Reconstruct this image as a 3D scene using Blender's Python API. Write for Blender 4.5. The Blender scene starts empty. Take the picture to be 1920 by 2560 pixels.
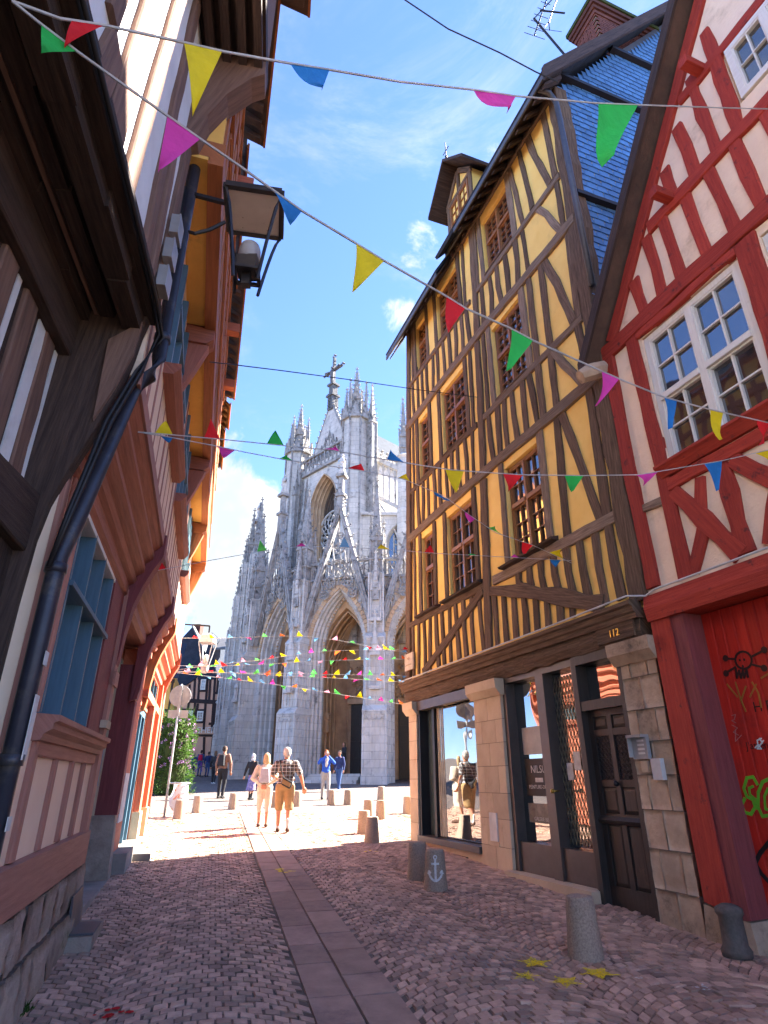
import bpy, bmesh, math, random
import numpy as np
from mathutils import Vector, Matrix
random.seed(7); RNG = np.random.default_rng(7)
SC = bpy.context.scene; COL = SC.collection
rad = math.radians

# ------------------------------------------------------------------ camera
FPX, HY, CAMZ = 1500.0, 1950.0, 1.5
PITCH = math.atan((HY - 1280) / FPX)
cam = bpy.data.cameras.new('camera'); camo = bpy.data.objects.new('camera', cam); COL.objects.link(camo)
cam.sensor_fit = 'VERTICAL'; cam.sensor_height = 36.0; cam.sensor_width = 27.0
cam.lens = 36.0 * FPX / 2560.0; cam.clip_start = 0.05; cam.clip_end = 3000
camo.location = (0, 0, CAMZ); camo.rotation_euler = (math.pi / 2 + PITCH, 0, 0)
SC.camera = camo

# ------------------------------------------------------------------ light
SUN_DIR = Vector((0.86, 0.50, 0)).normalized()      # horizontal direction towards the sun
SUN_EL = rad(39)
to_sun = Vector((SUN_DIR.x * math.cos(SUN_EL), SUN_DIR.y * math.cos(SUN_EL), math.sin(SUN_EL)))
sl = bpy.data.lights.new('sun', 'SUN'); sl.energy = 2.8; sl.angle = rad(0.6); sl.color = (1.0, 0.93, 0.83)
so = bpy.data.objects.new('sun', sl); COL.objects.link(so)
so.rotation_euler = to_sun.to_track_quat('Z', 'Y').to_euler()
SKY_STRENGTH = 0.05
SC.view_settings.view_transform = 'Standard'; SC.view_settings.look = 'None'
SC.view_settings.exposure = 4.14; SC.view_settings.gamma = 1.0
SC.view_settings.use_curve_mapping = False
SC.cycles.max_bounces = 8; SC.cycles.diffuse_bounces = 5; SC.cycles.glossy_bounces = 4
SC.cycles.transmission_bounces = 4; SC.cycles.transparent_max_bounces = 8
SC.cycles.use_adaptive_sampling = True; SC.cycles.adaptive_threshold = 0.02
SC.cycles.use_denoising = True; SC.cycles.sample_clamp_indirect = 6.0
SC.cycles.caustics_reflective = False; SC.cycles.caustics_refractive = False

cP, sP = math.cos(PITCH), math.sin(PITCH)
def ray(u, v):
    up = (1280 - v) / FPX
    return Vector(((u - 960) / FPX, cP - up * sP, sP + up * cP))
SLOPE = 0.042
def gz(y): return SLOPE * (y - 5)
def G(u, v):                                         # where a line of sight meets the sloping street
    r = ray(u, v); t = (CAMZ + 5 * SLOPE) / (SLOPE * r.y - r.z)
    return Vector((r.x * t, r.y * t, CAMZ + r.z * t))

class Fr:                                            # a wall frame: s along, e out of the wall, z up
    def __init__(s_, o, d, out): s_.o = Vector((o[0], o[1], 0)); s_.d = Vector((d[0], d[1], 0)).normalized(); s_.n = Vector((out[0], out[1], 0)).normalized()
    def p(s_, s, e, z): return s_.o + s_.d * s + s_.n * e + Vector((0, 0, z))
    def hit(s_, u, v, e=0.0):
        r = ray(u, v); O = Vector((0, 0, CAMZ)); q = s_.o + s_.n * e
        t = (q - O).dot(s_.n) / r.dot(s_.n); return O + r * t
RF = Fr((2.97, 7.64), (-.35309, .93559), (-.93559, -.35309))
LF = Fr((-4.05, 10.19), (-.27397, .96174), (.96174, .27397))
NF = Fr((-1.82, 3.73), (-.16769, .98584), (.98584, .16769))
# the same right hand wall seen from its end: s runs back from the street, e faces the camera
SF = Fr(RF.p(-.62, 0, 0)[:2], (.93559, .35309), (.35309, -.93559))

# ------------------------------------------------------------------ world
W = bpy.data.worlds.new('World'); SC.world = W; W.use_nodes = True
nt = W.node_tree; nt.nodes.clear(); N = nt.nodes; Lk = nt.links
out = N.new('ShaderNodeOutputWorld'); bg = N.new('ShaderNodeBackground'); Lk.new(bg.outputs[0], out.inputs[0])
sky = N.new('ShaderNodeTexSky'); sky.sky_type = 'NISHITA'; sky.sun_disc = False
sky.sun_elevation = SUN_EL; sky.sun_rotation = math.atan2(SUN_DIR.x, SUN_DIR.y)
sky.altitude = 2600; sky.air_density = 1.0; sky.dust_density = 0.1; sky.ozone_density = 4.0
tc = N.new('ShaderNodeTexCoord')
def vm(op, a, b=None):
    n = N.new('ShaderNodeVectorMath'); n.operation = op
    for i, x in enumerate((a, b)):
        if x is None: continue
        if hasattr(x, 'is_output'): Lk.new(x, n.inputs[i])
        else: n.inputs[i].default_value = x
    return n.outputs[1] if op in ('DISTANCE', 'LENGTH', 'DOT_PRODUCT') else n.outputs[0]
def mth(op, a, b=0.0, c=0.0):
    n = N.new('ShaderNodeMath'); n.operation = op
    for i, x in enumerate((a, b, c)):
        if hasattr(x, 'is_output'): Lk.new(x, n.inputs[i])
        else: n.inputs[i].default_value = x
    return n.outputs[0]
def mrange(x, a, b, c, d, smooth=True):
    n = N.new('ShaderNodeMapRange'); n.interpolation_type = 'SMOOTHSTEP' if smooth else 'LINEAR'
    Lk.new(x, n.inputs[0])
    for i, val in enumerate((a, b, c, d)): n.inputs[1 + i].default_value = val
    return n.outputs[0]
D = tc.outputs['Generated']
nz1 = N.new('ShaderNodeTexNoise'); nz1.inputs['Scale'].default_value = 8.5; nz1.inputs['Detail'].default_value = 11; nz1.inputs['Roughness'].default_value = .66; nz1.inputs['Distortion'].default_value = .3
Lk.new(D, nz1.inputs['Vector'])
nz2 = N.new('ShaderNodeTexNoise'); nz2.inputs['Scale'].default_value = 2.6; nz2.inputs['Detail'].default_value = 7; nz2.inputs['Roughness'].default_value = .7; nz2.inputs['Distortion'].default_value = .8
Lk.new(vm('MULTIPLY', D, (1, 1, 2.2)), nz2.inputs['Vector'])
bank = None
for (u, v, r, k) in ((520, 1330, .30, .72), (600, 1480, .26, .6), (1050, 620, .12, .46), (990, 780, .09, .43), (1225, 385, .08, .43), (900, 1560, .3, .45), (300, 1500, .35, .5), (1500, 1500, .4, .5)):
    c = ray(u, v).normalized()
    b = mrange(vm('DISTANCE', D, tuple(c)), 0.0, r, k, 0.0)
    bank = b if bank is None else mth('MAXIMUM', bank, b)
sep = N.new('ShaderNodeSeparateXYZ'); Lk.new(D, sep.inputs[0])
low = mrange(sep.outputs[2], 0.05, 0.45, 0.22, 0.0)
cum = mrange(mth('ADD', mth('ADD', nz1.outputs[0], bank), low), .86, 1.03, 0, 1)
wis = mth('MULTIPLY', mrange(nz2.outputs[0], .47, .80, 0, 1), .45)
cov = mth('MAXIMUM', cum, wis)
skc = N.new('ShaderNodeMix'); skc.data_type = 'RGBA'; skc.blend_type = 'MULTIPLY'; skc.inputs[0].default_value = 1.0
Lk.new(sky.outputs[0], skc.inputs[6]); skc.inputs[7].default_value = (SKY_STRENGTH * .585, SKY_STRENGTH * .615, SKY_STRENGTH * .755, 1)
nz3 = N.new('ShaderNodeTexNoise'); nz3.inputs['Scale'].default_value = 9; nz3.inputs['Detail'].default_value = 5; Lk.new(D, nz3.inputs['Vector'])
cc = N.new('ShaderNodeMix'); cc.data_type = 'RGBA'; Lk.new(mrange(nz3.outputs[0], .38, .66, 0, 1), cc.inputs[0])
cc.inputs[6].default_value = (.052, .057, .063, 1); cc.inputs[7].default_value = (.085, .087, .09, 1)
mixc = N.new('ShaderNodeMix'); mixc.data_type = 'RGBA'; Lk.new(cov, mixc.inputs[0]); Lk.new(skc.outputs[2], mixc.inputs[6]); Lk.new(cc.outputs[2], mixc.inputs[7])
Lk.new(mixc.outputs[2], bg.inputs[0]); bg.inputs[1].default_value = 1.0

# ------------------------------------------------------------------ materials
MATS = {}
def M(name, col, col2=None, rough=.8, scale=3.0, bump=.0, bscale=25.0, spec=.3, wood=False, rand=.0, metal=0.0, detail=6, dirt=None, dscale=1.2, dthr=(.52, .72), attr=False, trans=0.0, stretch=None, ior=None):
    if name in MATS: return MATS[name]
    m = bpy.data.materials.new(name); m.use_nodes = True; t = m.node_tree; n = t.nodes; l = t.links
    b = n['Principled BSDF']
    def nd(k): return n.new(k)
    co = nd('ShaderNodeTexCoord'); mp = nd('ShaderNodeMapping')
    l.new(co.outputs['UV' if wood else 'Object'], mp.inputs[0])
    if wood: mp.inputs['Scale'].default_value = (1.0, 14.0, 14.0)
    if stretch: mp.inputs['Scale'].default_value = stretch
    nz = nd('ShaderNodeTexNoise'); nz.inputs['Scale'].default_value = scale; nz.inputs['Detail'].default_value = detail; nz.inputs['Roughness'].default_value = .65
    l.new(mp.outputs[0], nz.inputs['Vector'])
    if col2 is None: col2 = tuple(c * .62 for c in col)
    rp = nd('ShaderNodeMapRange'); rp.inputs[1].default_value = .3; rp.inputs[2].default_value = .7; l.new(nz.outputs[0], rp.inputs[0])
    mx = nd('ShaderNodeMix'); mx.data_type = 'RGBA'; l.new(rp.outputs[0], mx.inputs[0])
    mx.inputs[6].default_value = (*col2, 1); mx.inputs[7].default_value = (*col, 1)
    c = mx.outputs[2]
    if dirt:
        nd2 = nd('ShaderNodeTexNoise'); nd2.inputs['Scale'].default_value = dscale; nd2.inputs['Detail'].default_value = 8; nd2.inputs['Roughness'].default_value = .7
        l.new(co.outputs['Object'], nd2.inputs['Vector'])
        r2 = nd('ShaderNodeMapRange'); r2.interpolation_type = 'SMOOTHSTEP'; r2.inputs[1].default_value = dthr[0]; r2.inputs[2].default_value = dthr[1]; l.new(nd2.outputs[0], r2.inputs[0])
        m2 = nd('ShaderNodeMix'); m2.data_type = 'RGBA'; l.new(r2.outputs[0], m2.inputs[0]); l.new(c, m2.inputs[6]); m2.inputs[7].default_value = (*dirt, 1); c = m2.outputs[2]
    if rand or attr:
        if attr:
            oi = nd('ShaderNodeAttribute'); oi.attribute_name = 'rnd'; rv = oi.outputs['Fac']
        else:
            oi = nd('ShaderNodeObjectInfo'); rv = oi.outputs['Random']
        r3 = nd('ShaderNodeMapRange'); l.new(rv, r3.inputs[0]); k = rand or .3; r3.inputs[3].default_value = 1 - k; r3.inputs[4].default_value = 1 + k
        hs = nd('ShaderNodeHueSaturation'); l.new(r3.outputs[0], hs.inputs['Value']); l.new(c, hs.inputs['Color']); c = hs.outputs[0]
    l.new(c, b.inputs['Base Color'])
    b.inputs['Roughness'].default_value = rough; b.inputs['Specular IOR Level'].default_value = spec; b.inputs['Metallic'].default_value = metal
    if ior: b.inputs['IOR'].default_value = ior
    if bump:
        nb = nd('ShaderNodeTexNoise'); nb.inputs['Scale'].default_value = bscale; nb.inputs['Detail'].default_value = 5; nb.inputs['Roughness'].default_value = .7
        l.new(mp.outputs[0], nb.inputs['Vector'])
        bp = nd('ShaderNodeBump'); bp.inputs['Strength'].default_value = 1.0; bp.inputs['Distance'].default_value = bump
        l.new(nb.outputs[0], bp.inputs['Height']); l.new(bp.outputs[0], b.inputs['Normal'])
    if trans:
        tr = nd('ShaderNodeBsdfTranslucent'); l.new(c, tr.inputs[0]); ms = nd('ShaderNodeMixShader'); ms.inputs[0].default_value = trans
        l.new(b.outputs[0], ms.inputs[1]); l.new(tr.outputs[0], ms.inputs[2]); l.new(ms.outputs[0], n['Material Output'].inputs[0])
    MATS[name] = m; m['wood'] = wood
    return m

M('yellow', (.90, .64, .21), (.82, .53, .145), rough=.95, spec=.1, scale=1.6, bump=.01, bscale=9, dirt=(.74, .49, .15), dscale=1.7, dthr=(.49, .74))
M('oak', (.20, .135, .092), (.062, .04, .028), rough=.9, spec=.1, scale=2.6, wood=True, bump=.012, bscale=3.0, rand=.22)
M('oak_light', (.30, .22, .16), (.10, .07, .05), rough=.9, spec=.1, scale=2.6, wood=True, bump=.012, bscale=3.0, rand=.2)
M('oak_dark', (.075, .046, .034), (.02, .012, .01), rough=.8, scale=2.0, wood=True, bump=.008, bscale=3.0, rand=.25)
M('sashwood', (.30, .13, .045), (.17, .07, .025), rough=.5, scale=2.0, wood=True, spec=.4)
M('red', (.40, .055, .034), (.25, .03, .022), rough=.7, spec=.15, scale=2.4, wood=True, bump=.010, bscale=3.0, rand=.14, dirt=(.12, .03, .028), dscale=7.0, dthr=(.57, .70))
M('redgate', (.50, .030, .018), (.36, .017, .011), rough=.55, spec=.2, scale=2.0, wood=True, bump=.006, bscale=3.0, rand=.14, dirt=(.22, .02, .016), dscale=2.2, dthr=(.52, .78))
M('cream', (.84, .67, .50), (.77, .59, .43), rough=.95, spec=.1, scale=1.8, bump=.012, bscale=9, dirt=(.52, .38, .26), dscale=1.9, dthr=(.52, .78))
M('whitepaint', (.72, .70, .64), (.60, .57, .50), rough=.5, scale=2.0, wood=True, dirt=(.45, .38, .28), dscale=5, dthr=(.6, .8))
M('slate', (.075, .20, .40), (.045, .12, .26), rough=.5, scale=2.0, bump=.002, bscale=30, rand=.28, spec=.5)
M('slateroof', (.04, .05, .07), (.022, .028, .04), rough=.85, spec=.1, scale=3, bump=.01, bscale=14, stretch=(1, 1, 1))
M('lead', (.12, .12, .125), rough=.5, metal=.3)
M('rooftile', (.13, .075, .05), (.07, .042, .03), rough=.85, scale=3, bump=.01, bscale=20, rand=.2)
M('limestone', (.58, .46, .32), (.46, .35, .235), rough=.9, scale=2.5, bump=.006, bscale=22, rand=.1, dirt=(.24, .19, .12), dscale=1.6, dthr=(.58, .82))
M('oldstone', (.50, .375, .26), (.30, .22, .15), rough=.95, scale=3.5, bump=.02, bscale=9, rand=.15, dirt=(.12, .095, .07), dscale=2.4, dthr=(.5, .72))
M('plinthstone', (.42, .345, .28), (.20, .16, .13), rough=.95, scale=4, bump=.02, bscale=9, rand=.25, dirt=(.09, .11, .05), dscale=2.0, dthr=(.56, .74))
M('church', (.68, .64, .59), (.50, .47, .43), rough=.95, spec=.1, scale=1.3, bump=.05, bscale=9, dirt=(.13, .125, .125), dscale=1.5, dthr=(.53, .76), stretch=(1.6, 1.6, .5))
def coursing(name, scale, w, h, dark):
    """thin ashlar joints laid over a stone colour"""
    m = MATS[name]; t = m.node_tree; n = t.nodes; l = t.links; b = n['Principled BSDF']; src = b.inputs['Base Color'].links[0].from_socket
    co = n.new('ShaderNodeTexCoord'); sx = n.new('ShaderNodeSeparateXYZ'); l.new(co.outputs['Object'], sx.inputs[0]); ad = n.new('ShaderNodeMath'); l.new(sx.outputs[0], ad.inputs[0]); l.new(sx.outputs[1], ad.inputs[1])
    cb = n.new('ShaderNodeCombineXYZ'); l.new(ad.outputs[0], cb.inputs[0]); l.new(sx.outputs[2], cb.inputs[1])
    br = n.new('ShaderNodeTexBrick'); l.new(cb.outputs[0], br.inputs['Vector']); br.inputs['Scale'].default_value = scale; br.inputs['Brick Width'].default_value = w; br.inputs['Row Height'].default_value = h; br.inputs['Mortar Size'].default_value = .012
    br.inputs['Color1'].default_value = (1, 1, 1, 1); br.inputs['Color2'].default_value = (.84, .84, .85, 1); br.inputs['Mortar'].default_value = (dark, dark, dark, 1)
    mx = n.new('ShaderNodeMix'); mx.data_type = 'RGBA'; mx.blend_type = 'MULTIPLY'; mx.inputs[0].default_value = 1; l.new(src, mx.inputs[6]); l.new(br.outputs['Color'], mx.inputs[7]); l.new(mx.outputs[2], b.inputs['Base Color'])
coursing('church', 1.0, .8, .42, .6)
M('church_weathered', (.44, .42, .40), (.20, .19, .18), rough=.95, spec=.1, scale=2.4, bump=.06, bscale=9, dirt=(.07, .07, .07), dscale=2.6, dthr=(.52, .68))
M('churchwarm', (.60, .42, .26), (.36, .24, .15), rough=.9, scale=1.2, bump=.03, bscale=6)
M('churchdark', (.16, .16, .165), (.09, .09, .095), rough=.95, scale=2, bump=.03, bscale=10)
M('granite', (.42, .32, .24), (.24, .18, .135), rough=.95, scale=60, bump=.006, bscale=70, rand=.1, detail=3)
M('cobble', (.52, .34, .245), (.33, .21, .15), rough=.66, scale=11, bump=.004, bscale=45, attr=True, rand=.38, spec=.35, dirt=(.25, .16, .12), dscale=.9, dthr=(.48, .72))
M('slab', (.40, .265, .20), (.28, .185, .14), rough=.75, scale=5, bump=.006, bscale=30, rand=.2, spec=.3, dirt=(.18, .12, .105), dscale=1.3, dthr=(.5, .75))
M('kerbslab', (.30, .27, .24), rough=.8, scale=3, bump=.003)
M('black', (.02, .018, .018), rough=.5)
M('darkmetal', (.035, .032, .034), (.02, .02, .022), rough=.45, metal=.4, scale=10)
M('shopgrey', (.085, .066, .056), (.06, .046, .04), rough=.45, scale=6, spec=.4)
M('doorbrown', (.048, .038, .032), (.026, .02, .017), rough=.5, wood=True, scale=2, bump=.003, bscale=3, dirt=(.10, .06, .035), dscale=3, dthr=(.6, .75))
M('brass', (.6, .38, .08), rough=.3, metal=.9)
M('zinc', (.10, .10, .115), (.07, .07, .08), rough=.45, metal=.5, scale=8)
M('pipe', (.045, .045, .058), (.03, .03, .04), rough=.4, metal=.2, scale=8, dirt=(.10, .085, .07), dscale=4)
M('bluepaint', (.085, .165, .225), (.06, .12, .17), rough=.5, wood=True, scale=2, bump=.002, bscale=3)
M('pinkwood', (.42, .20, .15), (.30, .135, .10), rough=.75, wood=True, scale=2, bump=.004, bscale=3, rand=.12)
M('brownred', (.36, .13, .085), (.22, .075, .05), rough=.7, wood=True, scale=2, bump=.005, bscale=3, rand=.15)
M('maroon', (.24, .055, .055), (.14, .032, .034), rough=.7, wood=True, scale=2, bump=.008, bscale=3)
M('coral', (.50, .155, .085), (.38, .11, .06), rough=.75, wood=True, scale=2, bump=.006, bscale=3)
M('beige', (.85, .65, .47), (.79, .58, .41), rough=.85, scale=2, bump=.002, bscale=18)
M('whitewash', (.72, .71, .68), (.58, .57, .56), rough=.9, scale=2.0, bump=.01, bscale=10, dirt=(.40, .37, .33), dscale=1.3, dthr=(.56, .8))
M('timbermid', (.21, .12, .085), (.11, .062, .046), rough=.85, wood=True, scale=2, bump=.006, bscale=3, rand=.15)
M('soffityellow', (.72, .42, .10), (.62, .34, .08), rough=.9, scale=2, bump=.005, bscale=12, dirt=(.30, .17, .06), dscale=2, dthr=(.6, .8))
M('orangewood', (.38, .13, .045), (.24, .08, .03), rough=.7, wood=True, scale=2, bump=.004, bscale=3)
M('pinkhouse', (.62, .36, .24), (.56, .32, .21), rough=.9, scale=1)
M('plastic', (.62, .61, .58), rough=.45)
M('greyplastic', (.34, .33, .32), rough=.5)
M('steel', (.40, .41, .42), rough=.5, metal=.1)
M('paper', (.75, .73, .68), rough=.8, scale=12)
M('stoneplaque', (.66, .55, .42), rough=.8, scale=8)
M('moss', (.06, .08, .02), (.03, .045, .012), rough=1)
M('leaf', (.085, .17, .025), (.035, .085, .012), rough=.6, rand=.0, attr=True, trans=.3)
M('petal', (.45, .22, .55), (.6, .35, .5), rough=.7, attr=True)
M('brick', (.16, .06, .045), (.085, .032, .028), rough=.9, scale=6, rand=.3)
M('starpaint', (.95, .72, .015), rough=.8, scale=30)
M('whitemark', (.75, .74, .70), rough=.8, scale=30)
M('blackspray', (.045, .012, .010), rough=.7)
M('greenspray', (.16, .50, .03), rough=.6)
M('tape', (.70, .68, .66), rough=.6, trans=.3)
M('wire', (.015, .015, .02), rough=.5)
for nm, c in dict(red=(.75, .015, .02), yellow=(.80, .62, .01), green=(.03, .50, .08), blue=(.02, .20, .55), pink=(.72, .06, .38), orange=(.85, .16, .03), lightblue=(.18, .45, .72), lightpink=(.85, .35, .48), lime=(.12, .68, .12)).items():
    M('flag_' + nm, c, tuple(x * .78 for x in c), rough=.75, scale=6, trans=.35, bump=.02, bscale=5)
def glass(name, base, ior, rough=.03):
    m = bpy.data.materials.new(name); m.use_nodes = True; b = m.node_tree.nodes['Principled BSDF']
    b.inputs['Base Color'].default_value = (*base, 1); b.inputs['Roughness'].default_value = rough; b.inputs['IOR'].default_value = ior
    t = m.node_tree; co = t.nodes.new('ShaderNodeTexCoord'); nz = t.nodes.new('ShaderNodeTexNoise'); nz.inputs['Scale'].default_value = 1.6; nz.inputs['Detail'].default_value = 1
    bp = t.nodes.new('ShaderNodeBump'); bp.inputs['Distance'].default_value = .02; bp.inputs['Strength'].default_value = .35
    t.links.new(co.outputs['Object'], nz.inputs['Vector']); t.links.new(nz.outputs[0], bp.inputs['Height']); t.links.new(bp.outputs[0], b.inputs['Normal'])
    MATS[name] = m; m['wood'] = False
glass('glass', (.02, .023, .028), 2.9); glass('shopglass', (.012, .014, .014), 3.2, .02); glass('bottleglass', (.06, .09, .10), 2.0)

# ------------------------------------------------------------------ mesh helpers
class MB:
    def __init__(s): s.v = []; s.f = []; s.a = None
    def q(s, *pts):
        i = len(s.v); s.v += [tuple(p) for p in pts]; s.f.append(tuple(range(i, i + len(pts))))
    def hexa(s, b, t):
        i = len(s.v); s.v += [tuple(p) for p in b] + [tuple(p) for p in t]; n = len(b)
        s.f.append(tuple(range(i + n - 1, i - 1, -1))); s.f.append(tuple(range(i + n, i + 2 * n)))
        for k in range(n): j = (k + 1) % n; s.f.append((i + k, i + j, i + n + j, i + n + k))
    def fb(s, F, s0, s1, e0, e1, z0, z1):
        P = F.p; s.hexa([P(s0, e0, z0), P(s1, e0, z0), P(s1, e1, z0), P(s0, e1, z0)], [P(s0, e0, z1), P(s1, e0, z1), P(s1, e1, z1), P(s0, e1, z1)])
    def box(s, x0, x1, y0, y1, z0, z1):
        s.hexa([(x0, y0, z0), (x1, y0, z0), (x1, y1, z0), (x0, y1, z0)], [(x0, y0, z1), (x1, y0, z1), (x1, y1, z1), (x0, y1, z1)])
    def prism(s, F, poly, e0, e1):                 # poly in (s,z), convex or not
        s.hexa([F.p(a, e0, b) for a, b in poly], [F.p(a, e1, b) for a, b in poly])
    def cprism(s, F, poly, s0, s1):                # a profile in (e,z) drawn out along s
        s.hexa([F.p(s0, a, b) for a, b in poly], [F.p(s1, a, b) for a, b in poly])
    def bar(s, a, b, w, h=None, up=Vector((0, 0, 1))):
        a = Vector(a); b = Vector(b); h = h or w; d = (b - a).normalized()
        if abs(d.dot(up)) > .98: up = Vector((0, 1, 0))
        x = d.cross(up).normalized() * (w / 2); y = x.cross(d).normalized() * (h / 2)
        s.hexa([a - x - y, a + x - y, a + x + y, a - x + y], [b - x - y, b + x - y, b + x + y, b - x + y])
    def tube(s, pts, r, n=6, cap=True):
        pts = [Vector(p) for p in pts]; i0 = len(s.v); m = len(pts)
        rs = r if isinstance(r, (list, tuple)) else [r] * m
        ref = Vector((0, 0, 1))
        for k, p in enumerate(pts):
            d = (pts[min(k + 1, m - 1)] - pts[max(k - 1, 0)]).normalized()
            rf = ref if abs(d.dot(ref)) < .95 else Vector((1, 0, 0))
            x = d.cross(rf).normalized(); y = x.cross(d)
            for j in range(n):
                a = 2 * math.pi * j / n; s.v.append(tuple(p + (x * math.cos(a) + y * math.sin(a)) * rs[k]))
        for k in range(m - 1):
            for j in range(n):
                a = i0 + k * n + j; b = i0 + k * n + (j + 1) % n; s.f.append((a, b, b + n, a + n))
        if cap: s.f.append(tuple(i0 + j for j in range(n - 1, -1, -1))); s.f.append(tuple(i0 + (m - 1) * n + j for j in range(n)))
    def lathe(s, c, prof, n=12, sq=False):
        c = Vector(c); i0 = len(s.v); off = math.pi / n if sq else 0
        for r, z in prof:
            for j in range(n): a = 2 * math.pi * j / n + off; s.v.append((c.x + r * math.cos(a), c.y + r * math.sin(a), c.z + z))
        for k in range(len(prof) - 1):
            for j in range(n):
                a = i0 + k * n + j; b = i0 + k * n + (j + 1) % n; s.f.append((a, b, b + n, a + n))
        s.f.append(tuple(i0 + j for j in range(n - 1, -1, -1))); k = len(prof) - 1; s.f.append(tuple(i0 + k * n + j for j in range(n)))
    def ball(s, c, r, n=6, m=4):
        c = Vector(c); r = r if isinstance(r, (tuple, list)) else (r, r, r)
        s.lathe_e(c, r, n, m)
    def lathe_e(s, c, r, n, m):
        i0 = len(s.v); s.v.append((c.x, c.y, c.z - r[2]))
        for k in range(1, m):
            t = math.pi * k / m
            for j in range(n): a = 2 * math.pi * j / n; s.v.append((c.x + r[0] * math.sin(t) * math.cos(a), c.y + r[1] * math.sin(t) * math.sin(a), c.z - r[2] * math.cos(t)))
        s.v.append((c.x, c.y, c.z + r[2])); e = len(s.v) - 1
        for j in range(n):
            s.f.append((i0, i0 + 1 + (j + 1) % n, i0 + 1 + j)); s.f.append((e, e - n + j, e - n + (j + 1) % n))
        for k in range(m - 2):
            for j in range(n): a = i0 + 1 + k * n + j; b = i0 + 1 + k * n + (j + 1) % n; s.f.append((a, b, b + n, a + n))
    def mesh(s, name, mat, smooth=False):
        me = bpy.data.meshes.new(name); me.from_pydata(s.v, [], s.f); me.update()
        mt = MATS[mat] if isinstance(mat, str) else mat
        me.materials.append(mt)
        if smooth: me.polygons.foreach_set('use_smooth', [True] * len(me.polygons))
        if mt.get('wood') and len(s.v) > 2:
            V = np.array(s.v); c = V - V.mean(0); w, ev = np.linalg.eigh(c.T @ c); ax = Vector(ev[:, 2])
            off = random.uniform(0, 40)
            uv = me.uv_layers.new(name='UVMap'); buf = np.zeros(len(me.loops) * 2)
            for p in me.polygons:
                b = p.normal.cross(ax)
                if b.length < .2: b = ax.orthogonal()
                for li in p.loop_indices:
                    co = Vector(s.v[me.loops[li].vertex_index]); buf[2 * li] = co.dot(ax) + off; buf[2 * li + 1] = co.dot(b) + off
            uv.data.foreach_set('uv', buf)
        if s.a is not None:
            at = me.attributes.new('rnd', 'FLOAT', 'FACE'); at.data.foreach_set('value', s.a)
        return me
    def obj(s, name, mat, parent=None, smooth=False):
        return link(name, s.mesh(name, mat, smooth), parent)
def wloc(o):
    v = Vector((0, 0, 0))
    while o is not None: v += o.location; o = o.parent
    return v
def link(name, me, parent=None):
    o = bpy.data.objects.new(name, me); COL.objects.link(o)
    if parent is not None: o.parent = parent; o.location = -wloc(parent)
    return o
def tag(o, label, cat, group=None):
    o['label'] = label; o['category'] = cat
    if group: o['group'] = group
    return o
def thing(name, label, cat, loc, group=None):
    o = bpy.data.objects.new(name, None); COL.objects.link(o); o.location = Vector(loc); o.empty_display_size = .2
    return tag(o, label, cat, group)
def struct(o): o['kind'] = 'structure'; return o
def stuff(o): o['kind'] = 'stuff'; return o
def copy_tree(o, parent=None, loc=None):
    c = o.copy(); COL.objects.link(c)
    if parent is not None: c.parent = parent
    if loc is not None: c.location = loc
    for ch in list(o.children): copy_tree(ch, c)
    return c
def timber(F, pts, w, parent, mat='oak', e0=-.02, e1=.035, name='timber', wob=.012):
    """one beam lying on a wall: a bent centre line in (s,z), uneven edges, a face proud of the plaster"""
    P = [Vector((a, b)) for a, b in pts]; L = []
    for a, b in zip(P[:-1], P[1:]):
        n = max(1, int((b - a).length / .3))
        for k in range(n): L.append(a.lerp(b, k / n))
    L.append(P[-1]); A = []; B = []
    for k, p in enumerate(L):
        d = (L[min(k + 1, len(L) - 1)] - L[max(k - 1, 0)]).normalized(); nn = Vector((-d.y, d.x))
        A.append(p + nn * (w / 2 + random.uniform(-wob, wob))); B.append(p - nn * (w / 2 + random.uniform(-wob, wob)))
    m = MB(); ee = e1 + random.uniform(-.006, .006); i = 0; c = .35 * min(w, .03)
    for k, (a, b) in enumerate(zip(A, B)):
        d = (a - b).normalized() * c
        m.v += [tuple(F.p(a.x, e0, a.y)), tuple(F.p(a.x, ee - c, a.y)), tuple(F.p(a.x - d.x, ee, a.y - d.y)), tuple(F.p(b.x + d.x, ee, b.y + d.y)), tuple(F.p(b.x, ee - c, b.y)), tuple(F.p(b.x, e0, b.y))]
    for k in range(len(A) - 1):
        for j in range(5): a = 6 * k + j; m.f.append((a, a + 1, a + 7, a + 6))
    m.f.append((0, 1, 2, 3, 4, 5)); k = 6 * (len(A) - 1); m.f.append((k + 5, k + 4, k + 3, k + 2, k + 1, k))
    return m.obj(name, mat, parent)
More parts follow.
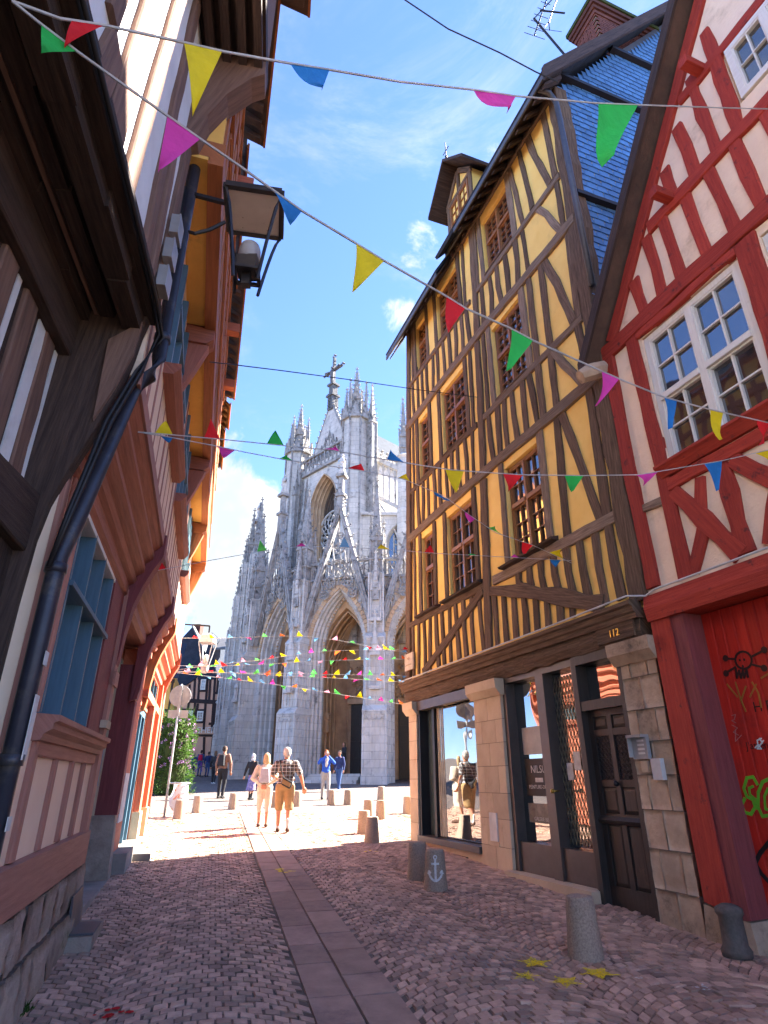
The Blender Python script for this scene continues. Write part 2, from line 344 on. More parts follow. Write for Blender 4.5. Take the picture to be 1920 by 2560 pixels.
def wall(F, s0, s1, z0, z1, holes, mat, parent, e0=-.3, e1=0.0, name='wall', grid=1.2):
    def cuts(a, b, idx):
        c = {a, b}
        for h in holes:
            for k in idx:
                if a < h[k] < b: c.add(h[k])
        c = sorted(c); r = [c[0]]
        for x in c[1:]:
            n = max(1, int((x - r[-1]) / grid)); a0 = r[-1]
            for k in range(1, n + 1): r.append(a0 + (x - a0) * k / n)
        return r
    S = cuts(min(s0, s1), max(s0, s1), (0, 1)); Z = cuts(z0, z1, (2, 3)); m = MB()
    def hole(i, j):
        if i < 0 or j < 0 or i >= len(S) - 1 or j >= len(Z) - 1: return True
        a = (S[i] + S[i + 1]) / 2; b = (Z[j] + Z[j + 1]) / 2
        return any(h[0] < a < h[1] and h[2] < b < h[3] for h in holes)
    for i in range(len(S) - 1):
        for j in range(len(Z) - 1):
            if hole(i, j): continue
            a, b, c, d = S[i], S[i + 1], Z[j], Z[j + 1]; P = F.p
            m.q(P(a, e1, c), P(a, e1, d), P(b, e1, d), P(b, e1, c)); m.q(P(a, e0, c), P(b, e0, c), P(b, e0, d), P(a, e0, d))
            if hole(i - 1, j): m.q(P(a, e0, c), P(a, e0, d), P(a, e1, d), P(a, e1, c))
            if hole(i + 1, j): m.q(P(b, e0, c), P(b, e1, c), P(b, e1, d), P(b, e0, d))
            if hole(i, j - 1): m.q(P(a, e0, c), P(a, e1, c), P(b, e1, c), P(b, e0, c))
            if hole(i, j + 1): m.q(P(a, e0, d), P(b, e0, d), P(b, e1, d), P(a, e1, d))
    return m.obj(name, mat, parent)
def window(F, s0, s1, z0, z1, parent, mat, lights, trz=None, rows=(3, 4), cols=2, e=-.08, fr=.05, bar=.015, gl='glass', name='window'):
    """casing + glazing bars + single panes; `lights` casements side by side, a transom at height trz"""
    m = MB(); d0, d1 = e - .05, e + .03
    m.fb(F, s0, s0 + fr, d0, d1, z0, z1); m.fb(F, s1 - fr, s1, d0, d1, z0, z1)
    m.fb(F, s0 + fr, s1 - fr, d0, d1, z0, z0 + fr); m.fb(F, s0 + fr, s1 - fr, d0, d1, z1 - fr, z1)
    w = m.obj(name, mat, parent)
    iw = (s1 - s0 - 2 * fr); mull = fr * 1.15
    xs = [s0 + fr + iw * k / lights for k in range(lights + 1)]
    for x in xs[1:-1]:
        b = MB(); b.fb(F, x - mull / 2, x + mull / 2, d0 + .004, d1 + .014, z0 + fr, z1 - fr); b.obj('mullion', mat, w)
    zs = [z0 + fr, z1 - fr]
    if trz: zs = [zs[0], trz, zs[1]]
    for z in zs[1:-1]:
        for a, b_ in zip(xs[:-1], xs[1:]):
            a2 = a + (mull / 2 if a != xs[0] else 0); b2 = b_ - (mull / 2 if b_ != xs[-1] else 0)
            b = MB(); b.fb(F, a2, b2, d0 + .002, d1 + .03, z - .04, z + .04); b.obj('transom', mat, w)
    for a, b_ in zip(xs[:-1], xs[1:]):
        a2 = a + (mull / 2 if a != xs[0] else 0); b2 = b_ - (mull / 2 if b_ != xs[-1] else 0)
        for zi, (c, d) in enumerate(zip(zs[:-1], zs[1:])):
            c2 = c + (.04 if zi else 0); d2 = d - (.04 if zi < len(zs) - 2 else 0)
            r = rows[len(zs) - 2 - zi] if len(zs) > 2 else rows[0]
            sm = MB(); sf = .024
            sm.fb(F, a2, a2 + sf, d0 + .01, d1 - .01, c2, d2); sm.fb(F, b2 - sf, b2, d0 + .01, d1 - .01, c2, d2)
            sm.fb(F, a2 + sf, b2 - sf, d0 + .01, d1 - .01, c2, c2 + sf); sm.fb(F, a2 + sf, b2 - sf, d0 + .01, d1 - .01, d2 - sf, d2)
            A, B, C, Dd = a2 + sf, b2 - sf, c2 + sf, d2 - sf
            for k in range(1, cols): x = A + (B - A) * k / cols; sm.fb(F, x - bar / 2, x + bar / 2, d0 + .012, d1 - .016, C, Dd)
            for k in range(1, r): z = C + (Dd - C) * k / r; sm.fb(F, A, B, d0 + .014, d1 - .018, z - bar / 2, z + bar / 2)
            sm.obj('sash', mat, w)
            for i in range(cols):
                for j in range(r):
                    x0 = A + (B - A) * i / cols; x1 = A + (B - A) * (i + 1) / cols; y0 = C + (Dd - C) * j / r; y1 = C + (Dd - C) * (j + 1) / r
                    tl = random.uniform(-.004, .004); tm = random.uniform(-.004, .004)
                    p = MB(); P = F.p; g = e - .025
                    p.hexa([P(x0, g - .006, y0), P(x1, g - .006, y0), P(x1, g - .006, y1), P(x0, g - .006, y1)], [P(x0, g + tl, y0), P(x1, g + tm, y0), P(x1, g + tm - .003, y1), P(x0, g + tl - .003, y1)]); p.obj('pane', gl, w)
    return w
def rough_block(F, s0, s1, e0, e1, z0, z1, name, mat, parent, amp=.025, rnd=.04, n=7):
    """a hewn stone: its face is a grid pushed in and out, its arrises worn round"""
    m = MB(); nn = max(3, int(n * (z1 - z0) / max(.1, s1 - s0))) if z1 - z0 < s1 - s0 else n; nn = min(nn, 10); ph = [random.uniform(0, 9) for _ in range(6)]
    for j in range(nn + 1):
        for i in range(n + 1):
            a, b = i / n, j / nn; s = s0 + (s1 - s0) * a; z = z0 + (z1 - z0) * b
            d = min(a * (s1 - s0), (1 - a) * (s1 - s0), b * (z1 - z0), (1 - b) * (z1 - z0)); ed = max(0, 1 - d / rnd)
            w = amp * (.6 * math.sin(s * 9 + ph[0] + z * 4) + .5 * math.sin(z * 13 + ph[1] - s * 6) + random.uniform(-.7, .7)) - rnd * .55 * ed * ed
            m.v.append(tuple(F.p(s, e1 + w, z)))
    for j in range(nn):
        for i in range(n): k = j * (n + 1) + i; m.f.append((k, k + 1, k + n + 2, k + n + 1))
    bd = [i for i in range(n + 1)] + [(j + 1) * (n + 1) - 1 for j in range(1, nn + 1)] + [nn * (n + 1) + i for i in range(n - 1, -1, -1)] + [j * (n + 1) for j in range(nn - 1, 0, -1)]
    k0 = len(m.v)
    for b in bd:
        i, j = b % (n + 1), b // (n + 1); m.v.append(tuple(F.p(s0 + (s1 - s0) * i / n, e0, z0 + (z1 - z0) * j / nn)))
    L = len(bd)
    for q in range(L): r = (q + 1) % L; m.f.append((bd[q], bd[r], k0 + r, k0 + q))
    m.f.append(tuple(range(k0, k0 + L)))
    return m.obj(name, mat, parent, True)
def text(F, s, z, e, body, size, mat, parent, name='lettering', flip=-1, rot=0.0, ext=.003):
    cu = bpy.data.curves.new(name, 'FONT'); cu.body = body; cu.size = size; cu.extrude = ext; cu.align_x = 'CENTER'; cu.resolution_u = 3
    t = bpy.data.objects.new('tmp', cu); COL.objects.link(t); dg = bpy.context.evaluated_depsgraph_get()
    me = bpy.data.meshes.new_from_object(t.evaluated_get(dg)); bpy.data.objects.remove(t); bpy.data.curves.remove(cu)
    x = F.d * flip; y = Vector((0, 0, 1)); n = x.cross(y)
    mt = Matrix.Rotation(rot, 4, n) @ Matrix(((x.x, y.x, n.x, 0), (x.y, y.y, n.y, 0), (x.z, y.z, n.z, 0), (0, 0, 0, 1)))
    me.transform(Matrix.Translation(F.p(s, e, z)) @ mt); me.name = name; me.materials.clear(); me.materials.append(MATS[mat])
    return link(name, me, parent)
def stroke(m, F, pts, w, e, t=.003):
    """a painted line on a wall, added to m"""
    for a, b in zip(pts[:-1], pts[1:]):
        a = Vector(a); b = Vector(b); d = (b - a)
        if d.length < 1e-5: continue
        d.normalize(); n = Vector((-d.y, d.x)) * w / 2; a = a - d * w * .3; b = b + d * w * .3
        m.prism(F, [tuple(a + n), tuple(a - n), tuple(b - n), tuple(b + n)], e, e + t + random.uniform(0, .0015))

# ================================================================== ground
def sheet(name, x0, x1, y0, y1, dz, mat, nx=2, ny=2):
    m = MB()
    for i in range(nx):
        for j in range(ny):
            a = x0 + (x1 - x0) * i / nx; b = x0 + (x1 - x0) * (i + 1) / nx; c = y0 + (y1 - y0) * j / ny; d = y0 + (y1 - y0) * (j + 1) / ny
            m.q((a, c, gz(c) + dz), (b, c, gz(c) + dz), (b, d, gz(d) + dz), (a, d, gz(d) + dz))
    return struct(m.obj(name, mat))
def paving_material(name, stone, joint, scale, patch=False, rough=.8):
    m = bpy.data.materials.new(name); m.use_nodes = True; t = m.node_tree; n = t.nodes; l = t.links; b = n['Principled BSDF']
    co = n.new('ShaderNodeTexCoord'); vo = n.new('ShaderNodeTexVoronoi'); vo.feature = 'DISTANCE_TO_EDGE'; vo.inputs['Scale'].default_value = scale; vo.inputs['Randomness'].default_value = .55
    l.new(co.outputs['Object'], vo.inputs['Vector'])
    vc = n.new('ShaderNodeTexVoronoi'); vc.inputs['Scale'].default_value = scale; vc.inputs['Randomness'].default_value = .55; l.new(co.outputs['Object'], vc.inputs['Vector'])
    hs = n.new('ShaderNodeHueSaturation'); hs.inputs['Color'].default_value = (*stone, 1)
    sp = n.new('ShaderNodeSeparateColor'); l.new(vc.outputs['Color'], sp.inputs[0]); mr = n.new('ShaderNodeMapRange'); mr.inputs[3].default_value = .65; mr.inputs[4].default_value = 1.35; l.new(sp.outputs[0], mr.inputs[0]); l.new(mr.outputs[0], hs.inputs['Value'])
    e = n.new('ShaderNodeMapRange'); e.inputs[1].default_value = .03; e.inputs[2].default_value = .09; l.new(vo.outputs[0], e.inputs[0])
    mx = n.new('ShaderNodeMix'); mx.data_type = 'RGBA'; l.new(e.outputs[0], mx.inputs[0]); mx.inputs[6].default_value = (*joint, 1); l.new(hs.outputs[0], mx.inputs[7])
    l.new(mx.outputs[2], b.inputs['Base Color']); b.inputs['Roughness'].default_value = rough
    bp = n.new('ShaderNodeBump'); bp.inputs['Distance'].default_value = .01; l.new(e.outputs[0], bp.inputs['Height']); l.new(bp.outputs[0], b.inputs['Normal'])
    MATS[name] = m; m['wood'] = False
paving_material('plazapave', (.155, .117, .097), (.085, .066, .056), 8.0)
# joint filling of the cobbled street: sand, moss in places, a pale fresh mortar round the bollard
mt = bpy.data.materials.new('joints'); mt.use_nodes = True; t = mt.node_tree; n = t.nodes; l = t.links; b = n['Principled BSDF']; b.inputs['Roughness'].default_value = .95
co = n.new('ShaderNodeTexCoord'); nz = n.new('ShaderNodeTexNoise'); nz.inputs['Scale'].default_value = 1.1; nz.inputs['Detail'].default_value = 8; l.new(co.outputs['Object'], nz.inputs['Vector'])
r1 = n.new('ShaderNodeMapRange'); r1.inputs[1].default_value = .35; r1.inputs[2].default_value = .65; l.new(nz.outputs[0], r1.inputs[0])
m1 = n.new('ShaderNodeMix'); m1.data_type = 'RGBA'; l.new(r1.outputs[0], m1.inputs[0]); m1.inputs[6].default_value = (.07, .052, .036, 1); m1.inputs[7].default_value = (.20, .145, .11, 1)
vd = n.new('ShaderNodeVectorMath'); vd.operation = 'DISTANCE'; l.new(co.outputs['Object'], vd.inputs[0]); vd.inputs[1].default_value = (1.05, 7.25, .1)
ad = n.new('ShaderNodeMath'); ad.operation = 'MULTIPLY_ADD'; l.new(nz.outputs[0], ad.inputs[0]); ad.inputs[1].default_value = 2.0; l.new(vd.outputs['Value'], ad.inputs[2])
r2 = n.new('ShaderNodeMapRange'); r2.interpolation_type = 'SMOOTHSTEP'; r2.inputs[1].default_value = 1.9; r2.inputs[2].default_value = 2.5; r2.inputs[3].default_value = 1; r2.inputs[4].default_value = 0; l.new(ad.outputs[0], r2.inputs[0])
m2 = n.new('ShaderNodeMix'); m2.data_type = 'RGBA'; l.new(r2.outputs[0], m2.inputs[0]); l.new(m1.outputs[2], m2.inputs[6]); m2.inputs[7].default_value = (.30, .245, .21, 1)
l.new(m2.outputs[2], b.inputs['Base Color']); MATS['joints'] = mt; mt['wood'] = False
M('earth', (.16, .13, .11), rough=.95, scale=.5)
sheet('ground', -900, 900, -60, 1200, -.35, 'earth', 2, 2)
street = sheet('street', -14, 12, -6, 19.6, -.011, 'joints', 4, 8)
plaza = sheet('plaza', -60, 40, 19.6, 75, -.004, 'plazapave', 4, 6)

# the two rows of long slabs that drain the street
DF = Fr((-.11, 5.08), (-.2535, .9673), (.9673, .2535))
slabs = []
for row in (0, 1):
    q = -3.2 + row * .3
    while q < 17.5:
        L = random.uniform(.45, .95); wl = .32 + .0 * q; f = 1 - .012 * max(q, 0)
        p0, p1 = (-.325 * f - .006, -.006) if row == 0 else (.006, .345 * f + .006)
        m = MB(); j = lambda: random.uniform(-.004, .004)
        def P(a, b, dz):
            v = DF.p(a, b, 0); return (v.x, v.y, gz(v.y) + dz)
        dip = .0; tz = [j() * .6 for _ in range(4)]
        a, b_ = q + .005, q + L - .005
        m.hexa([P(a, p0, -.02), P(b_, p0, -.02), P(b_, p1, -.02), P(a, p1, -.02)], [P(a + .006, p0 + .005, .004 + tz[0]), P(b_ - .006, p0 + .005, .004 + tz[1]), P(b_ - .006, p1 - .005, .004 + tz[2]), P(a + .006, p1 - .005, .004 + tz[3])])
        m.obj('slab', 'slab', street); q += L

# cobbles laid in segmental arcs either side of the slabs
cob = []                                              # centre x,y, half sizes, angle
LANE, SAG, STEP = 1.42, .36, .104
for side in (-1, 1):
    for ln in range(6):
        pc = side * (.36 + LANE * (ln + .5))
        for r in range(-40, 200):
            q0 = r * STEP; k = 13
            for i in range(k):
                x = ((i + .5 + (.25 if r % 2 else -.25)) / k - .5) * LANE
                t = 2 * x / LANE
                if abs(t) > .99: continue
                q = q0 - SAG * t * t; sl_ = -SAG * 2 * t * 2 / LANE
                w = LANE / k
                v = DF.p(q, pc + x, 0)
                if not (2.6 < v.y < 19.5): continue
                el = (v - LF.o).dot(LF.n); er = (v - RF.o).dot(RF.n); sr = (v - RF.o).dot(RF.d)
                if el < -.35 or (er < -.05 and sr < 7.1) or er < -6: continue
                cob.append((v.x, v.y, q0, pc, x))
cob = np.array(cob); n_c = len(cob)
dist = np.hypot(cob[:, 0], cob[:, 1]); vis = (np.abs(cob[:, 0] / np.maximum(cob[:, 1], .1)) < .66) & (cob[:, 1] > 3.9)
order = np.argsort(np.where(vis, dist, dist + 1e3))
cob = cob[order]
dq, dp = np.array(DF.d[:2]), np.array(DF.n[:2])
def cob_geo(c):
    x, y, q0, pc, xl = c; pat = .86 if math.hypot(x - 1.05, y - 7.25) + .25 * math.sin(x * 5 + y * 3) < 1.2 else 1.0; hw = LANE / 26; V = []; tl = RNG.normal(0, .002, 3); sk = RNG.uniform(-.007, .007, 2)
    for (k, dz) in ((1.0, -.011), (.80, .002)):
        for sx, sy in ((-1, -1), (1, -1), (1, 1), (-1, 1)):
            jx, jy = RNG.uniform(.80, .97, 2) * pat; k_ = 1.0 if k == 1 else .93
            xx = xl + sx * hw * jx * k_ + sk[0]; qq = q0 - SAG * (2 * xx / LANE) ** 2 + sy * STEP * .5 * jy * k_ + sk[1] * .6
            p = np.array(DF.o[:2]) + dq * qq + dp * (pc + xx)
            V.append((p[0], p[1], gz(p[1]) + dz + (tl[0] + tl[1] * sx + tl[2] * sy if k < 1 else 0)))
    return V
CF = [(4, 5, 6, 7), (0, 1, 5, 4), (1, 2, 6, 5), (2, 3, 7, 6), (3, 0, 4, 7)]
for c in cob[:300]:
    m = MB(); m.v = cob_geo(c); m.f = list(CF); m.a = [float(RNG.random())] * 5
    m.obj('cobble', 'cobble', street)
m = MB(); m.a = []
for c in cob[300:]:
    i = len(m.v); m.v += cob_geo(c); m.f += [tuple(i + k for k in f) for f in CF]; m.a += [float(RNG.random())] * 5
stuff(m.obj('cobbles', 'cobble', street))

# marks sprayed on the paving
def ground_poly(name, pts, mat, dz=.0075):
    m = MB(); c = [G(u, v) for u, v in pts]
    m.hexa([(p.x, p.y, gz(p.y) + dz - .004) for p in c], [(p.x, p.y, gz(p.y) + dz) for p in c]); return m
stars = [((1336, 2410), .17, .3, 'bold'), ((1315, 2443), .14, 1.2, 'worn'), ((1415, 2458), .15, 2.0, 'smudged'), ((1495, 2436), .18, .9, 'sharp')]
starlab = {'bold': 'bold yellow star sprayed on the cobbles just in front of the nearest stone bollard', 'worn': 'worn yellow star on the cobbles farthest to the slab-channel side of the four stars', 'smudged': 'smudged yellow star on the cobbles between the worn star and the sharp star', 'sharp': 'sharp yellow star on the cobbles on the red-gate side of the four stars'}
def spatter(m, c, pts, keep=1.0, dz=.0125):
    for tri in pts:
        if random.random() > keep: continue
        q = [(c.x + a, c.y + b_) for a, b_ in tri]; m.q(*[(x, y, gz(y) + dz + random.uniform(0, .001)) for x, y in q])
for (px, rr, rot, kd) in stars:
    c = G(*px); m = MB(); P = []
    for k in range(10):
        r = rr if k % 2 == 0 else rr * .42; a = rot + math.pi * k / 5; P.append((r * math.cos(a), r * math.sin(a)))
    tris = []
    for k in range(10):
        a, b_ = P[k], P[(k + 1) % 10]
        for i in range(9):
            f0, f1 = i / 9, (i + 1) / 9
            for g in range(4):
                g0, g1 = g / 4, (g + 1) / 4; L_ = lambda f, q: ((a[0] + (b_[0] - a[0]) * q) * f + random.uniform(-.006, .006), (a[1] + (b_[1] - a[1]) * q) * f + random.uniform(-.006, .006))
                if random.random() < .10 + .35 * f1 ** 6: continue
                tris.append((L_(f0, g0), L_(f1, g0), L_(f1, g1), L_(f0, g1)))
    spatter(m, c, tris, {'bold': 1, 'worn': .7, 'smudged': .85, 'sharp': 1}[kd]); o = m.obj('painted_star', 'starpaint'); tag(o, starlab[kd], 'painted star', 'yellow stars sprayed on the paving')
def splat(px, r, mat, label, name='paint_splash', k=9):
    c = G(*px); m = MB()
    for _ in range(k):
        a = random.uniform(0, 6.28); d = random.uniform(0, r); rr = random.uniform(.12, .4) * r; x, y = c.x + d * math.cos(a) * 1.4, c.y + d * math.sin(a)
        nn = 7; rs = [rr * random.uniform(.5, 1.1) for _ in range(nn)]
        m.q(*[(x + rs[i] * math.cos(6.283 * i / nn), y + rs[i] * math.sin(6.283 * i / nn), gz(y) + .0085 + random.uniform(0, .002)) for i in range(nn)])
    return tag(m.obj(name, mat), label, 'paint mark')
splat((1760, 2470), .07, 'whitemark', 'white paint splash on the mossy cobbles in front of the red gate')
splat((1600, 2446), .04, 'whitemark', 'tiny white paint fleck on the cobbles beside the sharp yellow star', k=5)
splat((466, 2122), .14, 'whitemark', 'white paint splash on the sunlit cobbles beside the left-hand shops', k=14)
splat((805, 2078), .13, 'whitemark', 'white scrap of paint on the sunlit cobbles right of the plaid-shirt man', k=6)
splat((966, 2180), .09, 'whitemark', 'white arrow-like paint mark on the shaded cobbles near the yellow house corner', k=7)
splat((712, 2178), .16, 'starpaint', 'faded yellow curl sprayed on the slab channel at the shadow edge', k=10)
splat((915, 2130), .16, 'starpaint', 'faint yellow paint marks on the cobbles at the shadow edge by the yellow house', k=8)
splat((450, 2058), .16, 'starpaint', 'faint yellow paint mark on the sunlit paving below the signpost', k=7)
splat((280, 2535), .12, 'flag_red', 'red paint spray on the shaded cobbles near the stone plinth', k=9)

# ================================================================== yellow house
HY_ = thing('yellow_house', 'tall yellow half-timbered house with grey oak studs, shop below and slate-hung side', 'house', RF.p(3, -3, .2))
cols = [(1.15, 2.2), (3.44, 4.56), (5.28, 5.88)]; flo = [(4.88, 6.68), (8.2, 9.88), (11.4, 12.92)]
holes = [(a, b, c, d) for (c, d) in flo for (a, b) in cols]
wall(RF, -.62, 6.42, 3.42, 13.42, holes, 'yellow', HY_)
m = MB(); m.fb(RF, -.62, 6.4, -8, -.32, 3.42, 13.3); m.obj('rear_wall', 'yellow', HY_)
m = MB(); m.fb(RF, -.62, 6.9, -8, -.75, -.3, 3.4); m.obj('ground_floor_core', 'oldstone', HY_)
# slanting end post, corner post, floor beams and rails
T = lambda *a, **k: timber(RF, *a, HY_, **k)
T([(6.80, 3.55), (6.62, 6.9), (6.50, 10.1), (6.36, 13.35)], .24, e0=-.3, e1=.05)
m = MB(); m.prism(RF, [(6.4, 3.42), (6.9, 3.42), (6.45, 13.4), (6.4, 13.4)], -.3, -.03); m.obj('end_wall', 'yellow', HY_)
T([(-.50, 3.5), (-.5, 6.9), (-.56, 10.0), (-.6, 13.3)], .27, e0=-.2, e1=.05, wob=.03)
for z, zz in ((6.92, 6.86), (10.12, 9.98)):
    T([(6.6, z), (4.5, z + .03), (2.4, z + .02), (-.6, zz)], .20, e1=.06, mat='oak_light', name='beam')
T([(6.4, 13.3), (-.6, 13.3)], .22, e1=.06, name='beam')
for z, (a0, a1), (b0, b1) in ((4.76, (6.68, 3.1), (2.82, -.38)), (8.13, (6.5, 3.0), (2.75, -.38)), (11.31, (6.4, 2.9), (2.65, -.42))):
    T([(a0, z + .03), (a1, z - .02)], .13, e1=.045, name='rail'); T([(b0, z - .02), (b1, z - .06)], .14 if z > 5 else .17, e1=.045, mat='oak_light', name='rail')
# the long wavy centre post
T([(3.16, 3.6), (3.05, 4.8), (2.92, 6.8)], .23, e1=.05, name='post', wob=.02); T([(2.88, 7.0), (2.80, 8.1), (2.74, 10.0)], .2, e1=.05, name='post', wob=.02); T([(2.7, 10.2), (2.66, 11.7), (2.6, 13.2)], .19, e1=.05, name='post', wob=.02)
# studs beside the windows
for (c, d), lean in zip(flo, (.02, 0, -.02)):
    zb, zt = c - .04, {4.88: 6.82, 8.2: 10.02, 11.4: 13.2}[c]
    for s in (1.06, 2.30, 3.34, 4.67, 5.19, 5.98):
        T([(s + lean, zb), (s - lean, zt)], .15 if s > 1.5 else .17, mat='oak_light' if s in (1.06, 2.3) else 'oak', name='stud')
    if c != 4.88:
        for s in (2.52, 3.12): T([(s + .02, zb), (s - .03, zt)], .12, name='stud')
    T([(6.32 - (c - 4.9) * .025, zb), (6.3 - (c - 4.9) * .025, zt)], .1, name='stud')
# close studding under the windows
def studs(a, b, n, z0, z1, w=.125, skip=()):
    for k in range(n):
        s = a + (b - a) * (k + .5) / n + random.uniform(-.03, .03)
        if k in skip: continue
        j = random.uniform(-.05, .05)
        T([(s + j, z0), (s + random.uniform(-.025, .025), (z0 + z1) / 2), (s - j * .6, z1)], w * random.uniform(.85, 1.15), name='stud', wob=.016)
studs(6.62, 3.25, 11, 3.62, 4.72, .12)
T([(5.95, 3.62), (4.6, 4.12), (3.2, 4.68)], .17, e1=.055, name='brace')
T([(2.93, 4.58), (1.9, 4.30), (1.1, 4.0), (.12, 3.62)], .22, e1=.055, name='brace', wob=.03)
zb_ = lambda s: float(np.interp(s, (.12, 1.1, 1.9, 2.93), (3.62, 4.0, 4.3, 4.58)))
for s in (2.86, 2.56, 2.26, 1.96, 1.66, 1.36, 1.06, .8): T([(s, 3.6), (s - .02, zb_(s) - .07)], .14, name='stud', wob=.016)
for s in (2.02, 1.72, 1.40, 1.06, .74, .42, .10, -.2): T([(s, 4.66), (s + .02, (4.66 + max(3.6, zb_(s))) / 2), (s - .02, max(3.6, zb_(s) + .07) if s > .1 else 3.6)], .15, name='stud', wob=.016)
studs(6.5, 3.1, 11, 7.02, 8.08, .12); studs(2.65, .95, 6, 7.02, 8.05, .13)
studs(6.35, 2.9, 11, 10.22, 11.25, .12); studs(2.55, .95, 5, 10.2, 11.22, .13)
# the freer framing beside the corner
T([(.55, 6.8), (.62, 5.8), (.68, 4.7)], .17, name='stud'); T([(.43, 6.85), (.2, 5.9), (-.06, 4.74)], .17, mat='oak', name='brace'); T([(-.26, 6.82), (-.2, 4.7)], .17, name='stud')
T([(.8, 10.0), (.84, 8.2), (.88, 7.0)], .15, name='stud'); T([(.42, 10.0), (.46, 8.2), (.52, 7.0)], .15, name='stud'); T([(.34, 10.02), (.08, 9.2), (-.16, 8.16)], .17, name='brace'); T([(-.36, 10.0), (-.29, 8.15)], .15, name='stud')
T([(.43, 8.06), (.2, 7.6), (-.14, 7.0)], .15, mat='oak_light', name='brace'); T([(-.24, 8.02), (-.29, 7.0)], .15, name='stud')
T([(.97, 13.2), (.85, 12.3), (.76, 11.38)], .13, name='stud'); T([(.58, 13.2), (.42, 11.38)], .12, name='stud'); T([(.27, 13.2), (.12, 12.4), (-.12, 11.36)], .15, name='brace', wob=.025); T([(-.25, 13.2), (-.3, 11.36)], .14, name='stud')
T([(.3, 11.25), (.08, 10.85), (-.2, 10.12)], .13, mat='oak_light', name='brace'); T([(.8, 11.2), (.78, 10.15)], .12, name='stud'); T([(-.3, 11.2), (-.3, 10.1)], .12, name='stud')
for wi, (c, d) in enumerate(flo):
    for (a, b) in cols:
        narrow = b - a < .7
        w = window(RF, a + .03, b - .03, c + .02, d - .02, HY_, 'sashwood', 1 if narrow else 2, trz=c + (d - c) * .56, rows=(3, 4) if wi else (2, 3), cols=2, e=-.09)
        m = MB(); m.cprism(RF, [(.0, c - .06), (.13, c - .05), (.15, c - .02), (.0, c + .02)] if wi == 0 else [(-.1, c - .03), (.055, c - .03), (.055, c), (-.1, c + .02)], a - .25 if wi == 0 else a + .01, b + .25 if wi == 0 else b - .01); m.obj('sill', 'oak_dark' if wi == 0 else 'oak', w)
# jetty plate with mouldings and the rough lintel beam over the shop
m = MB(); m.cprism(RF, [(-.3, 3.30), (.10, 3.30), (.11, 3.36), (.14, 3.38), (.15, 3.44), (.19, 3.46), (.19, 3.50), (.05, 3.56), (-.3, 3.56)], -.5, 7.0); m.obj('cornice', 'oak', HY_)
m = MB()
prof = lambda: [(-.3, 3.04 + random.uniform(-.03, .02)), (.03 + random.uniform(-.02, .02), 3.05 + random.uniform(-.03, .03)), (.07 + random.uniform(-.02, .02), 3.17), (.05 + random.uniform(-.015, .015), 3.298), (-.3, 3.298)]
ps = [(-.48 + 7.4 * k / 26, prof()) for k in range(27)]
for (s0, p0), (s1, p1) in zip(ps[:-1], ps[1:]): m.hexa([RF.p(s0, a, b_) for a, b_ in p0], [RF.p(s1, a, b_) for a, b_ in p1])
m.obj('lintel', 'oak', HY_)
nb = MB(); nb.fb(RF, -.40, .28, .05, .085, 3.10, 3.30); board = nb.obj('number_board', 'oak', HY_); text(RF, -.06, 3.155, .09, '112', .13, 'brass', board, ext=.006)
pq = MB(); pq.fb(RF, 6.38, 6.84, .045, .085, 3.76, 4.13); plq = pq.obj('street_plaque', 'stoneplaque', HY_)
text(RF, 6.61, 3.99, .086, 'RUE', .08, 'limestone', plq); text(RF, 6.61, 3.86, .086, 'MARTAINVILLE', .048, 'limestone', plq)
# stone piers built of dressed blocks
def blocks(name, s0, s1, e0, e1, z0, z1, h, mat, per=1, rough=0.0):
    o = MB(); o.fb(RF, s0 + .012, s1 - .012, e0 + .012, e1 - .012, z0 - .3, z1); o = o.obj(name, 'joints2' if 'joints2' in MATS else mat, HY_)
    z = z0; r = 0
    while z < z1 - .02:
        hh = min(h * random.uniform(.9, 1.1), z1 - z); cut = [s0, s1] if per == 1 else [s0] + [s0 + (s1 - s0) * (k + (.5 if r % 2 else .0) + .0) / per for k in range(1 if not r % 2 else 0, per)] + [s1]
        for a, b_ in zip(cut[:-1], cut[1:]):
            if b_ - a < .05: continue
            g = .004; m = MB(); P = RF.p; ww = lambda: random.uniform(-rough, rough)
            zt = z + hh - g
            if rough: rough_block(RF, a + g, b_ - g, e0, e1, z + g, zt, 'block', mat, o, rough, .001); continue
            m.hexa([P(a + g, e0, z + g), P(b_ - g, e0, z + g), P(b_ - g, e1 + ww(), z + g), P(a + g, e1 + ww(), z + g)], [P(a + g, e0, zt), P(b_ - g, e0, zt), P(b_ - g, e1 + ww(), zt), P(a + g, e1 + ww(), zt)])
            m.obj('block', mat, o)
        z += hh; r += 1
    return o
M('joints2', (.20, .165, .12), rough=.95)
blocks('pier', 2.88, 3.80, -.7, .03, .16, 2.83, .37, 'limestone', 2)
blocks('pier', 6.36, 6.78, -.7, .03, .3, 2.80, .40, 'limestone', 1)
pr = blocks('pier', -.62, -.02, -.7, .04, .05, 2.80, .36, 'oldstone', 2, .006)
for s0, s1 in ((2.82, 3.86), (6.3, 6.86), (-.66, .06)):
    m = MB(); m.cprism(RF, [(-.6, 2.79), (.06, 2.79), (.15, 2.90), (.16, 3.05), (-.6, 3.05)], s0, s1); m.obj('capital', 'oldstone' if s0 < 0 else 'limestone', HY_)
m = MB(); m.fb(RF, 3.24, 3.47, .03, .05, .62, 1.02); bx = m.obj('meter_box', 'plastic', HY_); m = MB(); m.fb(RF, 3.22, 3.49, .03, .042, .55, .60); m.obj('trim', 'limestone', bx)
